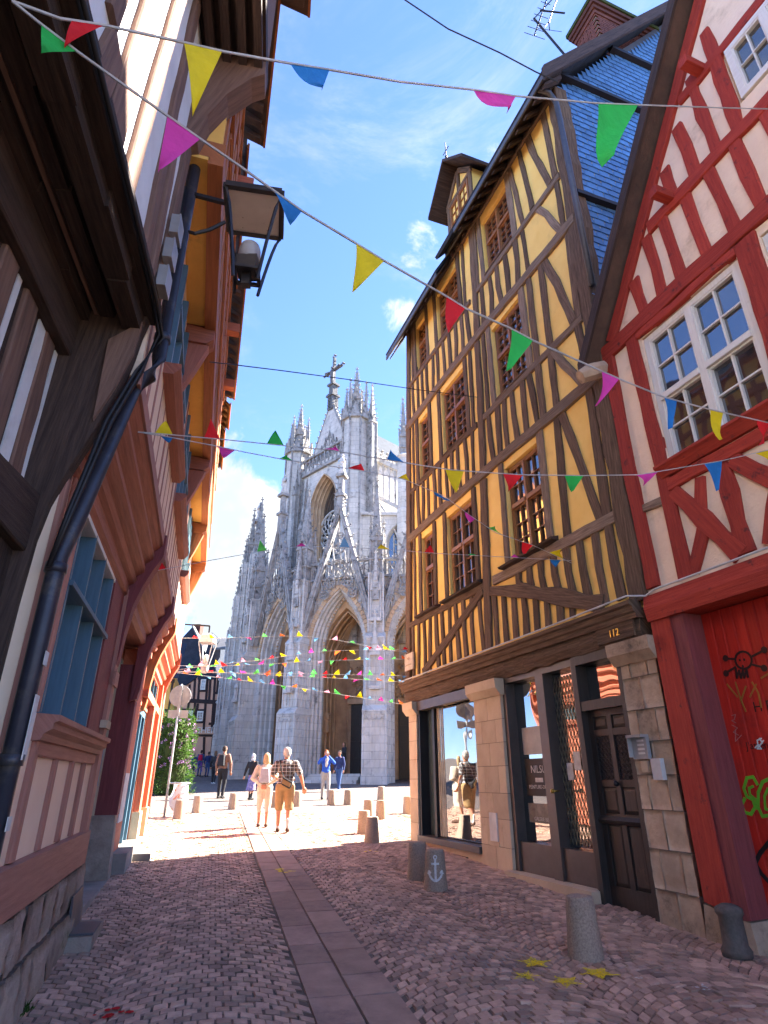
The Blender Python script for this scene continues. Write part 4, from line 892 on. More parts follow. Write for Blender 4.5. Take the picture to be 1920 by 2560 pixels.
# pale cable clipped along both plates
m = MB(); m.tube([RF.p(6.9, .2, 3.53), RF.p(4, .2, 3.525), RF.p(1, .205, 3.53), RF.p(-.5, .2, 3.55), RF.p(-.72, .12, 3.50), RF.p(-.9, .14, 3.53), RF.p(-4, .14, 3.53)], .012, 6)
tag(m.obj('facade_cable', 'plastic'), 'pale cable running along the beams above the shop and the red gate', 'cable')
m = MB(); m.fb(RF, -4.2, -1.1, -.3, .1, -.25, .02); m.obj('threshold', 'oldstone', HR)

# ================================================================== beige house on the left
HB = thing('beige_house', 'jettied half-timbered house with beige panels, blue window mullions and coral door posts', 'house', LF.p(-1, -2, .2))
def TB(F, pts, w, **k): return timber(F, pts, w, HB, **{**dict(mat='pinkwood', e1=.03, wob=.004), **k})
m = MB(); m.fb(LF, -6.78, -3.1, -5, -.24, -.3, 4.3); m.obj('core', 'beige', HB)
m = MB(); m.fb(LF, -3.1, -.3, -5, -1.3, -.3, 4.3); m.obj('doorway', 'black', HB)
m = MB(); m.fb(LF, -.28, 5.0, -5, -.3, -.3, 4.3); m.obj('core', 'coral', HB)
m = MB(); m.fb(LF, -6.8, 5.0, -5, .3, 4.30, 10.0); m.obj('core', 'beige', HB)
wall(LF, -6.82, -3.12, .70, 3.55, [(-6.15, -4.12, 1.92, 3.48)], 'beige', HB, e0=-.23)
m = MB(); m.fb(LF, -6.15, -4.12, -.235, -.21, 1.92, 3.48); bw = m.obj('window', 'black', HB)
nmu = 4
for k in range(nmu):
    s = -6.12 + (2.0 / (nmu - .75)) * k
    if k < 4:
        m = MB(); m.fb(LF, s, s + .045, -.2, .02, 1.93, 3.47); m.obj('mullion', 'bluepaint', bw)
for a in range(3):
    s0 = -6.07 + .615 * a; m = MB(); m.fb(LF, s0, s0 + .565, -.2, -.195, 1.95, 3.46); m.obj('pane', 'glass', bw)
    for z in (2.2, 2.47, 2.74, 3.1, 3.3):
        m = MB(); m.fb(LF, s0, s0 + .565, -.194, -.15, z - .01, z + .01); m.obj('glazing_bar', 'whitepaint', bw)
m = MB(); m.fb(LF, -6.12, -4.15, -.2, .05, 2.83, 2.87); m.obj('transom', 'bluepaint', bw)
m = MB(); m.fb(LF, -6.14, -4.14, -.2, .02, 3.44, 3.48); m.obj('head', 'whitepaint', bw)
m = MB(); m.cprism(LF, [(0, 1.74), (.06, 1.75), (.07, 1.79), (.12, 1.82), (.12, 1.86), (.15, 1.87), (.15, 1.91), (0, 1.92)], -6.12, -3.36); m.obj('sill', 'pinkwood', bw)
m = MB(); m.fb(LF, -6.82, -3.08, .0, .075, .71, 1.01); m.obj('sole_beam', 'pinkwood', HB)
for s, z0, z1, w, mt_ in ((-6.77, 1.02, 3.5, .09, 'pinkwood'), (-6.52, 1.02, 3.5, .13, 'pinkwood'), (-6.2, 1.92, 3.5, .08, 'pinkwood'), (-6.02, 1.02, 1.74, .13, 'pinkwood'), (-5.26, 1.02, 1.74, .11, 'pinkwood'), (-4.56, 1.02, 1.74, .11, 'pinkwood'), (-3.95, 1.02, 1.74, .11, 'pinkwood')):
    TB(LF, [(s, z0), (s, z1)], w, mat=mt_, name='post')
m = MB(); m.fb(LF, -4.12, -3.3, 0, .02, 1.92, 3.5); m.obj('board_panel', 'maroon', HB)
m = MB(); m.fb(LF, -3.34, -3.12, -.2, .06, .72, 3.6); m.obj('door_post', 'pinkwood', HB)
TB(LF, [(-6.0, 1.70), (-3.4, 1.70)], .1, name='rail')
# plinth of rough stones
s = -7.3; z0 = None
for course in (0, 1):
    s = -7.3
    while s < -3.0:
        L = random.uniform(.34, .62); g0 = gz(10.19 + .96 * s) - .05
        zb, zt = (g0, .36) if course == 0 else (.365, .70)
        pr_ = .12 if course == 0 else .09; m = MB(); P = LF.p; rr = lambda: random.uniform(-.025, .025); b_ = min(s + L, -2.98)
        rough_block(LF, s + .01, b_ - .01, -.3, pr_, zb, zt, 'plinth_stone', 'plinthstone', HB, .012, .035, 9); s += L; continue
        A = [P(s + .012, -.3, zb), P(b_ - .012, -.3, zb), P(b_ - .012, pr_ - .04 + rr(), zb), P((s + b_) / 2, pr_ + rr(), zb), P(s + .012, pr_ - .04 + rr(), zb)]
        zm = (zb + zt) / 2
        B = [P(s + .01, -.3, zm), P(b_ - .01, -.3, zm), P(b_ - .012, pr_ - .01 + rr(), zm), P((s + b_) / 2, pr_ + .03 + rr(), zm), P(s + .012, pr_ - .01 + rr(), zm)]
        C = [P(s + .012, -.3, zt), P(b_ - .012, -.3, zt), P(b_ - .03, pr_ - .05 + rr(), zt - .01), P((s + b_) / 2, pr_ - .01 + rr(), zt), P(s + .03, pr_ - .05 + rr(), zt - .01)]
        m.hexa(A, B); m.hexa(B, C); m.obj('plinth_stone', 'plinthstone', HB, False); s += L
m = MB(); P = LF.p; m.hexa([P(-3.75, .10, .12), P(-3.2, .10, .14), P(-3.2, .14, .14), P(-3.75, .14, .12)], [P(-3.75, .10, .5), P(-3.2, .10, .52), P(-3.2, .115, .52), P(-3.75, .115, .5)]); m.fb(LF, -3.75, -3.2, .1, .34, .19, .205); m.obj('metal_ramp', 'zinc', HB)
m = MB(); m.fb(LF, -3.8, -3.0, .05, .34, -.1, .185); m.obj('ramp_stone', 'plinthstone', HB)
m = MB(); m.fb(LF, -3.0, -.3, -.9, .05, -.1, gz(8.6) + .06); m.obj('doorstep', 'kerbslab', HB)
# doorway: far jamb, stone base, intercom plate
m = MB(); P = LF.p; m.hexa([P(-.42, -.66, .0), P(-.02, -.66, .0), P(0.02, .06, .0), P(-.40, .06, .0)], [P(-.38, -.62, 1.02), P(-.04, -.62, 1.02), P(-.02, .0, 1.04), P(-.36, .01, 1.03)]); m.obj('jamb_base', 'plinthstone', HB)
m = MB(); m.fb(LF, -.34, -.05, -.66, -.28, 1.02, 3.3); m.obj('jamb', 'limestone', HB)
m = MB(); m.fb(LF, -.32, -.03, -.28, .03, 1.03, 3.2); m.obj('door_post', 'maroon', HB)
m = MB(); m.fb(LF, -.365, -.34, -.6, -.3, 1.42, 1.92); ip = m.obj('intercom_plate', 'steel', HB)
m = MB()
for k in range(3): m.fb(LF, -.37, -.365, -.56, -.34, 1.78 + .03 * k, 1.79 + .03 * k)
for e_ in (-.54, -.42):
    for k in range(3): m.fb(LF, -.37, -.365, e_, e_ + .07, 1.47 + .04 * k, 1.5 + .04 * k)
m.obj('name_slots', 'paper', ip)
# moulded jetty over the ground floor
prof = [(-.3, 3.50), (.0, 3.50), (.05, 3.54), (.05, 3.66), (.10, 3.68), (.13, 3.73), (.09, 3.77), (.15, 3.80), (.20, 3.84), (.20, 3.90), (.17, 3.93), (.24, 3.98), (.28, 4.02), (.28, 4.07), (.25, 4.10), (.31, 4.15), (.34, 4.19), (.34, 4.34), (-.3, 4.34)]
for a, b_ in ((-6.78, -3.32), (-3.08, -.42), (-.18, 1.12), (1.36, 4.86)):
    m = MB(); m.cprism(LF, prof, a, b_); m.obj('jetty_moulding', 'brownred' if a < 0 else 'coral', HB)
m = MB(); m.fb(LF, -6.85, 5.0, .34, .365, 4.20, 4.34); m.obj('jetty_board', 'pinkwood', HB)
def knee(F, s, w, pts, mat, parent, name='bracket'): m = MB(); m.cprism(F, pts, s - w / 2, s + w / 2); return m.obj(name, mat, parent)
kp = [(-.05, 2.62), (.05, 2.66), (.075, 2.80), (.09, 3.1), (.13, 3.4), (.20, 3.65), (.29, 3.87), (.36, 4.0), (.39, 4.08), (.39, 4.345), (-.05, 4.345)]
kd = knee(LF, -3.2, .24, kp, 'maroon', HB); knee(LF, -.30, .24, kp, 'maroon', HB); knee(LF, 1.24, .24, kp, 'orangewood', HB); knee(LF, 4.95, .24, kp, 'coral', HB)
m = MB(); m.fb(LF, -3.34, -3.06, .0, .085, 2.48, 2.64); m.obj('bracket_cap', 'pinkwood', HB); m = MB(); m.fb(LF, -3.42, -3.1, -.1, .09, 2.02, 2.1); m.obj('stone_cap', 'limestone', HB)
# coral shop front at the far end
wall(LF, -.02, 5.0, .45, 3.6, [(.95, 2.45, .45, 2.72), (.95, 4.4, 3.0, 3.48)], 'coral', HB, e0=-.29)
m = MB(); m.fb(LF, .98, 1.06, -.25, -.02, .5, 2.7); m.fb(LF, 2.34, 2.42, -.25, -.02, .5, 2.7); m.fb(LF, 1.66, 1.74, -.25, -.02, .5, 2.7); m.fb(LF, 1.06, 2.34, -.25, -.02, 2.6, 2.7); sdo = m.obj('shop_door', 'bluepaint', HB)
for a, b_ in ((1.06, 1.66), (1.74, 2.34)): m = MB(); m.fb(LF, a, b_, -.2, -.19, .5, 2.6); m.obj('pane', 'bottleglass', sdo)
m = MB(); m.fb(LF, .95, 4.4, -.1, .1, 2.86, 3.0); tw = m.obj('transom_window', 'coral', HB)
for k in range(5): m = MB(); m.fb(LF, .97 + .82 * k, 1.03 + .82 * k, -.2, -.02, 3.0, 3.48); m.obj('mullion', 'bluepaint', tw)
for k in range(4): m = MB(); m.fb(LF, 1.03 + .82 * k, .97 + .82 * (k + 1), -.14, -.13, 3.0, 3.48); m.obj('pane', 'bottleglass', tw)
m = MB(); m.fb(LF, 2.5, 2.95, -.2, .12, .95, 2.86); m.obj('pillar', 'coral', HB); m = MB(); m.fb(LF, 4.55, 5.0, -.2, .10, .95, 3.55); m.obj('pillar', 'coral', HB)
m = MB(); m.fb(LF, 2.46, 2.99, -.2, .15, .2, .95); m.obj('pillar_base', 'limestone', HB); m = MB(); m.fb(LF, 4.5, 5.04, -.2, .14, .2, .95); m.obj('pillar_base', 'limestone', HB)
m = MB(); m.fb(LF, .05, 2.46, -.2, .22, .1, gz(11.6) + .22); m.obj('doorstep', 'kerbslab', HB); m = MB(); m.fb(LF, 1.2, 2.2, .22, .5, .1, gz(11.6) + .1); m.obj('doorstep', 'kerbslab', HB)
m = MB(); m.fb(LF, .12, .7, -.01, .02, .9, 1.6); m.obj('notice', 'paper', HB); m = MB(); m.fb(LF, 3.0, 3.25, -.01, .015, 1.7, 1.95); m.obj('notice', 'paper', HB)
m = MB(); m.tube([LF.p(5.1, .12, .6), LF.p(5.1, .1, 4.2)], .04, 8); m.obj('downpipe', 'brownred', HB, True)
# first floor
F1 = Fr(LF.p(0, .34, 0)[:2], LF.d[:2], LF.n[:2])
wins = [(-5.65, -3.35), (-2.6, -.2), (1.0, 3.0)]
wall(F1, -6.8, 5.0, 4.34, 6.78, [(a, b_, 5.25, 6.62) for a, b_ in wins], 'cream', HB, e0=-.2)
s = -6.7
while s < 5.0:
    ins = any(a - .05 < s < b_ + .05 for a, b_ in wins)
    if not ins: TB(F1, [(s, 4.36), (s, 6.75)], .09, name='stud', mat='pinkwood', e1=.008)
    else: TB(F1, [(s, 4.36), (s, 5.12)], .08, name='stud', mat='pinkwood', e1=.008)
    s += .4
for a, b_ in wins:
    m = MB(); m.fb(F1, a, b_, -.19, -.17, 5.25, 6.62); w = m.obj('window', 'black', HB)
    n_ = 4
    for k in range(n_ + 1): x = a + (b_ - a - .06) * k / n_; m = MB(); m.fb(F1, x, x + .06, -.17, .05, 5.26, 6.61); m.obj('mullion', 'bluepaint', w)
    for k in range(n_): x = a + (b_ - a - .06) * k / n_; m = MB(); m.fb(F1, x + .06, x + (b_ - a - .06) / n_, -.12, -.11, 5.26, 6.61); m.obj('pane', 'glass', w)
    m = MB(); m.fb(F1, a, b_, -.1, .06, 6.0, 6.07); m.obj('transom', 'bluepaint', w)
    m = MB(); m.cprism(F1, [(0, 5.12), (.10, 5.12), (.16, 5.2), (.16, 5.25), (0, 5.25)], a - .08, b_ + .08); m.obj('sill', 'brownred', w)
# second jetty with ochre soffit
for a, b_ in ((-6.85, -4.52), (-4.28, -1.02), (-.78, 2.08), (2.32, 4.9)):
    m = MB(); m.fb(LF, a, b_, .341, .58, 6.76, 6.80); m.obj('soffit', 'soffityellow', HB)
m = MB(); m.fb(LF, -6.85, 5.02, .56, .70, 6.72, 7.02); m.obj('jetty_beam', 'orangewood', HB)
m = MB(); m.fb(LF, -6.85, 5.02, .341, .56, 6.80, 7.02); m.obj('floor', 'orangewood', HB)
for s in (-4.4, -.9, 2.2, 4.96):
    m = MB(); m.cprism(LF, [(.34, 6.5), (.60, 6.5), (.69, 6.58), (.69, 6.72), (.34, 6.755)], s - .12, s + .12); jb = m.obj('joist_end', 'brownred' if s < 0 else 'orangewood', HB)
    m = MB(); m.cprism(LF, [(.345, 5.85), (.40, 5.85), (.50, 6.1), (.64, 6.5), (.345, 6.5)], s - .08, s + .08); m.obj('brace', 'brownred' if s < 0 else 'orangewood', HB)
F2 = Fr(LF.p(0, .66, 0)[:2], LF.d[:2], LF.n[:2])
wall(F2, -6.85, 5.02, 7.02, 10.0, [], 'soffityellow', HB, e0=-.3)
s = -6.7
while s < 5.0:
    TB(F2, [(s, 7.05), (s, 9.95)], .12, name='stud', mat='orangewood'); s += .42
for z in (8.0, 9.0, 9.9): TB(F2, [(-6.8, z), (5, z)], .14, name='rail', mat='orangewood', e1=.05)
for s0, s1, o_, zt, n_ in ((-6.85, -4.75, .34, 10.2, 9), (-4.75, -1.9, .12, 10.1, 6), (-1.9, 1.9, .27, 10.15, 12), (1.9, 3.0, .20, 9.95, 4), (3.0, 5.1, .12, 9.85, 6)):
    eave(F2, s0, s1, zt, o_, HB, n_, mat_b='rooftile', drop=.16, edge='orangewood')
for s in (-4.3, -1.0, .9): m = MB(); m.fb(F2, s - .09, s + .09, -.1, .26, 9.6, 9.8); m.obj('purlin_end', 'coral', HB)
m = MB(); m.hexa([F2.p(-6.9, .1, 10.2), F2.p(5.1, .1, 10.2), F2.p(5.1, -3, 12.4), F2.p(-6.9, -3, 12.4)], [F2.p(-6.9, .1, 10.3), F2.p(5.1, .1, 10.3), F2.p(5.1, -3, 12.5), F2.p(-6.9, -3, 12.5)]); m.obj('roof', 'rooftile', HB)
for e_ in (.62, .70):
    m = MB(); m.tube([LF.p(-6.8, e_ + .03, 7.1 + (.1 if e_ > .65 else 0)), LF.p(4.9, e_ + .03, 7.1 + (.1 if e_ > .65 else 0))], .012, 5); m.obj('wall_cable', 'orangewood', HB)

# ================================================================== dark house nearest on the left
HD = thing('dark_jettied_house', 'dark oak jettied house with whitewashed panels and a deep beamed overhang', 'house', NF.p(-2, -2, 0))
TD = lambda pts, w, **k: timber(NF, pts, w, HD, **{**dict(mat='timbermid', e1=.04, wob=.015), **k})
wall(NF, -6, .02, 4.8, 8.05, [(-2.75, -1.95, 5.35, 6.9)], 'whitewash', HD, e0=-.2)
for p, w in (([(-1.40, 8.0), (-1.46, 6.3), (-1.50, 4.85)], .26), ([(-1.02, 8.0), (-1.08, 6.4), (-1.14, 4.85)], .19), ([(-.66, 8.0), (-.64, 6.2), (-.60, 4.85)], .14), ([(-.10, 8.0), (-.12, 6.0), (-.15, 4.85)], .16), ([(-1.75, 5.25), (-1.8, 4.85)], .2), ([(-2.95, 8.0), (-2.9, 4.85)], .2), ([(-2.3, 5.3), (-2.3, 4.85)], .17), ([(-3.4, 8), (-3.4, 4.85)], .18), ([(-4, 8), (-4, 4.85)], .18), ([(-1.86, 8), (-1.86, 5.3)], .14), ([(-.42, 6.3), (-.36, 4.85)], .1)):
    TD(p, w, name='stud')
TD([(-6, 4.86), (0, 4.86)], .16, mat='oak_dark', e1=.05, name='bressummer')
w = window(NF, -2.73, -1.97, 5.38, 6.88, HD, 'oak_light', 2, rows=(4,), cols=1, e=-.05)
for s0, s1 in ((-2.72, -2.95),):
    m = MB(); m.hexa([NF.p(s0, .02, 5.36), NF.p(s0, .06, 5.36), NF.p(s1, .40, 5.36), NF.p(s1, .36, 5.36)], [NF.p(s0, .02, 6.9), NF.p(s0, .06, 6.9), NF.p(s1, .40, 6.9), NF.p(s1, .36, 6.9)]); m.obj('shutter', 'oak_light', w)
# the overhang: joists and boards running with the street
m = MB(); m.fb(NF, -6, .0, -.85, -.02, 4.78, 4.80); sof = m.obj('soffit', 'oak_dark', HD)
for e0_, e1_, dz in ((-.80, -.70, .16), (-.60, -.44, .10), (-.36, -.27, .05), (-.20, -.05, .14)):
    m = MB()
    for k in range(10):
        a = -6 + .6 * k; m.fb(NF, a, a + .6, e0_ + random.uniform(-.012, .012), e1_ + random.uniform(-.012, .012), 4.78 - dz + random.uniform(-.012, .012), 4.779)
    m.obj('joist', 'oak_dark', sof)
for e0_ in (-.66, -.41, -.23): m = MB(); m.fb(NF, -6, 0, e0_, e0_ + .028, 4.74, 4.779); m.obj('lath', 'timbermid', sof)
# its ground floor wall, set back
F0 = Fr(NF.p(0, -.6, 0)[:2], NF.d[:2], NF.n[:2])
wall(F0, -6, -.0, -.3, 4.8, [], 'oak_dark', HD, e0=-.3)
for a_, b_ in ((-.47, -.345), (-.15, -.03), (-.86, -.80)):
    m = MB(); m.fb(F0, a_, b_, -.02, .012, 3.2, 4.36); m.obj('panel', 'whitewash', HD)
for s in (-.25, -.63, -.98, -1.3, -1.7, -2.1, -2.6, -3.1): timber(F0, [(s, 3.2), (s - .02, 4.42)], .19 if s < -.3 else .17, HD, mat='timbermid' if s > -1.2 else 'oak_dark', e1=.03, name='stud')
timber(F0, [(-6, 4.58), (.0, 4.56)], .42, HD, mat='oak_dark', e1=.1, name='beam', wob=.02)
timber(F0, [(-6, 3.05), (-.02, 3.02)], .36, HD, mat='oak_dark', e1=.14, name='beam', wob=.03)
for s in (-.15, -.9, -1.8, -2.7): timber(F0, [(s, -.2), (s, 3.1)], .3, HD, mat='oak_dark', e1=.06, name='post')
# great corner bracket and post
bp = [(-.95, 4.785), (-.03, 4.785), (-.06, 4.62), (-.08, 4.42), (-.13, 4.1), (-.22, 3.75), (-.33, 3.42), (-.40, 3.15), (-.43, 2.9), (-.44, 2.5), (-.44, -.2), (-.95, -.2)]
m = MB(); m.cprism(NF, bp, -.10, -.0); m.obj('corner_bracket', 'oak_dark', HD)
m = MB(); m.cprism(NF, [(-.26, 4.5), (-.05, 4.70), (-.07, 4.4), (-.14, 4.1), (-.24, 3.8)], -.13, -.095); m.obj('carved_block', 'timbermid', HD)
# upper jetty and bracket
m = MB(); m.fb(NF, -6, .1, -.2, .62, 8.05, 8.25); m.obj('upper_floor', 'oak_dark', HD)
for k in range(4): m = MB(); m.fb(NF, -6, .08, .06 + .15 * k, .14 + .15 * k, 7.93, 8.05); m.obj('joist', 'oak_dark', HD)
m = MB(); m.cprism(NF, [(0, 6.75), (.1, 6.8), (.16, 7.1), (.30, 7.45), (.50, 7.75), (.62, 7.85), (.62, 8.05), (0, 8.05)], -.2, .04); m.obj('bracket', 'timbermid', HD)
wall(Fr(NF.p(0, .6, 0)[:2], NF.d[:2], NF.n[:2]), -6, .1, 8.25, 10, [], 'timbermid', HD, e0=-.3)
eave(Fr(NF.p(0, .6, 0)[:2], NF.d[:2], NF.n[:2]), -6, .3, 10.1, .36, HD, 20, mat_b='rooftile', drop=.16, edge='orangewood')
m = MB(); m.fb(NF, -6, 0, -5, -.2, 4.8, 10); m.obj('core', 'oak_dark', HD); m = MB(); m.fb(NF, -6, 0, -5, -.92, -.3, 4.8); m.obj('core', 'oak_dark', HD)
for z, s in ((5.55, -.16), (5.24, -.20), (4.93, -.22)):
    m = MB(); m.fb(NF, s - .08, s + .08, .04, .10, z, z + .2); m.fb(NF, s - .085, s + .085, .10, .112, z - .005, z + .205)
    jb = tag(m.obj('junction_box', 'greyplastic'), {5.55: 'grey cable junction box topmost of three beside the lantern bracket', 5.24: 'grey cable junction box in the middle of three beside the rainwater pipe', 4.93: 'grey cable junction box lowest of three just above the dark overhang'}[z], 'junction box', 'junction boxes on the whitewashed wall')
# rainwater pipe and corrugated cables along the boundary of the two houses
m = MB(); pp = [LF.p(-6.72, .44, 10), LF.p(-6.72, .44, 4.55), LF.p(-6.74, .40, 4.35), LF.p(-6.78, .30, 4.12), LF.p(-6.86, .14, 3.0), LF.p(-6.87, .10, 2.8), LF.p(-6.88, .10, 2.6), LF.p(-6.88, .1, .05)]
m.tube(pp, .055, 12)
for z in (2.72, 1.6, .9, 4.75): m.tube([LF.p(-6.88 if z < 4 else -6.72, .1 if z < 4 else .44, z - .03), LF.p(-6.88 if z < 4 else -6.72, .1 if z < 4 else .44, z + .03)], .066, 12)
dp_ = tag(m.obj('rainwater_pipe', 'pipe', None, True), 'dark grey rainwater pipe bending under the jetty between the dark and beige houses', 'pipe')
for z0, z1, w in ((2.12, 2.2, .04), (1.6, 1.95, .045), (1.25, 1.32, .04)):
    m = MB(); m.fb(LF, -6.88 - w, -6.88 + w, .157, .162, z0, z1); m.obj('sticker', 'paper', dp_)
for k, (de, dz) in enumerate(((.0, .0), (.035, -.03))):
    m = MB(); m.tube([NF.p(-5, .03 + de, 4.79 + dz), NF.p(-.3, .04 + de, 4.79 + dz), NF.p(.02, .04 + de, 4.72 + dz), LF.p(-6.86, .36 - de, 4.3), LF.p(-6.92, .24 - de, 3.8), LF.p(-6.96, .13 - de * .5, 3.05), LF.p(-6.97, .08, 2.7)], .016, 7)
    tag(m.obj('corrugated_conduit', 'black', None, True), ('inner' if k else 'outer') + ' black corrugated conduit clipped along the dark overhang beside the rainwater pipe', 'cable', 'conduits on the dark overhang')

# ================================================================== lantern on its bracket
lan = thing('wall_lantern', 'black iron wall lantern with open tapering frame hung over the street', 'lantern', NF.p(.1, .3, 6.2))
A = lambda e, z, s=.1: NF.p(s, e, z)
m = MB(); m.bar(A(0.02, 6.42), A(.40, 6.36), .035); m.tube([A(.0, 6.02), A(.06, 5.95), A(.16, 5.93), A(.28, 6.0), A(.40, 6.12)], .017, 6)
sp = [A(.07 + .045 * (1 - k / 22) * math.cos(k * .55 + 1.5), 6.33 + .05 * (1 - k / 22) * math.sin(k * .55 + 1.5)) for k in range(18)]; m.tube(sp, .009, 5); m.fb(NF, .06, .14, .0, .03, 5.98, 6.46); m.obj('bracket', 'darkmetal', lan)
cE, tz, bz = .65, 6.30, 5.52; th, bh = .245, .10
m = MB(); cs = [(-1, -1), (1, -1), (1, 1), (-1, 1)]
for i in range(4):
    a, b_ = cs[i], cs[(i + 1) % 4]
    m.bar(A(cE + a[0] * th, tz, .1 + a[1] * th), A(cE + b_[0] * th, tz, .1 + b_[1] * th), .045, .06); m.bar(A(cE + a[0] * bh, bz, .1 + a[1] * bh), A(cE + b_[0] * bh, bz, .1 + b_[1] * bh), .03)
    pts = []
    for k in range(7):
        f = k / 6; r = th + (bh - th) * (f ** .72); pts.append(A(cE + a[0] * r, tz + (bz - .12 - tz) * f, .1 + a[1] * r))
    m.tube(pts, .016, 4)
m.obj('frame', 'darkmetal', lan)
m = MB(); m.hexa([A(cE - th, tz + .03, .1 - th), A(cE + th, tz + .03, .1 - th), A(cE + th, tz + .03, .1 + th), A(cE - th, tz + .03, .1 + th)], [A(cE - .08, tz + .22, .02), A(cE + .08, tz + .22, .02), A(cE + .08, tz + .22, .18), A(cE - .08, tz + .22, .18)]); m.obj('roof', 'darkmetal', lan)
M('reflector', (.52, .47, .42), (.42, .37, .32), rough=.5, dirt=(.12, .07, .05), dscale=14, dthr=(.62, .66))
m = MB(); m.fb(Fr(A(0, 0)[:2], NF.d[:2], NF.n[:2]), -th + .02, th - .02, cE - th + .02, cE + th - .02, tz - .02, tz + .02); m.obj('reflector', 'reflector', lan)
m = MB(); m.lathe(A(cE, 5.66), [(.085, 0), (.10, .03), (.095, .15), (.08, .2), (.045, .23), (.01, .24)], 20); m.obj('bulb_cover', 'greyplastic', lan, True)
m = MB(); m.lathe(A(cE, 5.40), [(.02, 0), (.05, .0), (.05, .12), (.115, .13), (.13, .28), (.08, .28)], 4, True); m.obj('lamp_base', 'darkmetal', lan)

# ================================================================== the church
CHU = thing('gothic_church', 'white stone gothic church with gabled porches, pinnacles, rose window and crucifix', 'church', (-4, 40, gz(40)))
def oct_(m, c, r): 
    c = Vector(c); i = len(m.v); m.v += [tuple(c + Vector(d) * r) for d in ((1, 0, 0), (0, 1, 0), (-1, 0, 0), (0, -1, 0), (0, 0, 1.1), (0, 0, -1.1))]
    for a in range(4): b_ = (a + 1) % 4; m.f += [(i + a, i + b_, i + 4), (i + b_, i + a, i + 5)]
def crocket(m, p, d, r):
    """a leaf knob leaning out along d"""
    p = Vector(p); d = Vector(d).normalized(); oct_(m, p + d * r * .8, r * .8); oct_(m, p + d * r * 1.7 + Vector((0, 0, r * .5)), r * .62)
def sqbox(m, F, s, e, hs, he, z0, z1): m.fb(F, s - hs, s + hs, e - he, e + he, z0, z1)
def spire(m, F, s, e, w, z0, z1, step=.42, cr=.07):
    c = F.p(s, e, 0); cs = [F.p(s + a * w, e + b_ * w, z0) for a, b_ in ((-1, -1), (1, -1), (1, 1), (-1, 1))]; tip = .035
    ct = [F.p(s + a * tip, e + b_ * tip, z1) for a, b_ in ((-1, -1), (1, -1), (1, 1), (-1, 1))]; m.hexa(cs, ct)
    n = max(2, int((z1 - z0) / step))
    for k in range(1, n):
        f = k / n
        for a, b_ in zip(cs, ct):
            p = a.lerp(b_, f); crocket(m, p, Vector((p.x - c.x, p.y - c.y, .3 * w)), cr * (1 - .35 * f))
    top = F.p(s, e, z1); oct_(m, top + Vector((0, 0, .06)), .1)
    for dx in (F.d, -F.d, F.n, -F.n): oct_(m, top + dx * .1 + Vector((0, 0, .1)), .06)
    oct_(m, top + Vector((0, 0, .26)), .075)
def pinnacle(F, s, e, w, z0, zb, zt, parent=CHU, gab=True, cr=.07):
    m = MB(); sqbox(m, F, s, e, w * .86, w * .86, z0, zb)
    for a in (-1, 1):
        for b_ in (-1, 1): m.tube([F.p(s + a * w * .9, e + b_ * w * .9, z0), F.p(s + a * w * .9, e + b_ * w * .9, zb)], w * .16, 5)
    for z in (z0 + (zb - z0) * .45, zb): sqbox(m, F, s, e, w * 1.12, w * 1.12, z - .05, z + .05)
    if gab:
        g = w * 1.05
        for (dx, dy) in ((0, 1), (0, -1), (1, 0), (-1, 0)):
            P = lambda a, z: F.p(s + dx * g + dy * a, e + dy * g + dx * a, z); Q = lambda a, z: F.p(s + dx * g * .8 + dy * a, e + dy * g * .8 + dx * a, z)
            tri = [(-g, zb), (g, zb), (0, zb + g * 2.2)]; m.hexa([Q(*t) for t in tri], [P(*t) for t in tri]); oct_(m, P(0, zb + g * 2.35), w * .28)
            for k in (1, 2):
                for sg in (-1, 1): oct_(m, P(sg * g * (1 - k / 3), zb + g * 2.2 * k / 3), w * .17)
    spire(m, F, s, e, w * .8, zb, zt, cr=cr)
    return m.obj('pinnacle', 'church_weathered', parent)
def arch_pts(c, a, z0, zs, h, n=9):
    R = (a * a + h * h) / (2 * a); L = [(c - a, z0)]
    if zs > z0: L.append((c - a, zs))
    th = math.asin(min(1, h / R)); th = th if h <= R else math.pi - th
    for k in range(1, n + 1): t = th * k / n; L.append((c - a + R - R * math.cos(t), zs + R * math.sin(t)))
    return L + [(2 * c - x, z) for x, z in L[-2::-1]]
def arch_strip(m, F, o, i, eo, ei):
    for k in range(len(o) - 1): m.q(F.p(o[k][0], eo, o[k][1]), F.p(o[k + 1][0], eo, o[k + 1][1]), F.p(i[k + 1][0], ei, i[k + 1][1]), F.p(i[k][0], ei, i[k][1]))
def statue(F, s, e, z, h, parent, mat='church'):
    m = MB(); c = F.p(s, e, z); m.lathe(c, [(h * .14, 0), (h * .17, h * .06), (h * .11, h * .3), (h * .12, h * .5), (h * .15, h * .7), (h * .09, h * .8), (h * .05, h * .83)], 8); m.ball(c + Vector((0, 0, h * .9)), (h * .065, h * .065, h * .085), 7, 6)
    m.tube([c + F.d * h * .14 + Vector((0, 0, h * .74)), c + F.d * h * .17 + F.n * h * .05 + Vector((0, 0, h * .55)), c + F.n * h * .13 + Vector((0, 0, h * .58))], h * .04, 5); m.tube([c - F.d * h * .14 + Vector((0, 0, h * .74)), c - F.d * h * .17 + F.n * h * .04 + Vector((0, 0, h * .5)), c - F.d * .05 + F.n * h * .12 + Vector((0, 0, h * .45))], h * .04, 5)
    return m.obj('statue', mat, parent, True)
PV = [Vector((-10.6, 47.6)), Vector((-9.15, 42.5)), Vector((-5.2, 38.0)), Vector((-.44, 36.5)), Vector((4.7, 37.0)), Vector((9.4, 39.5))]
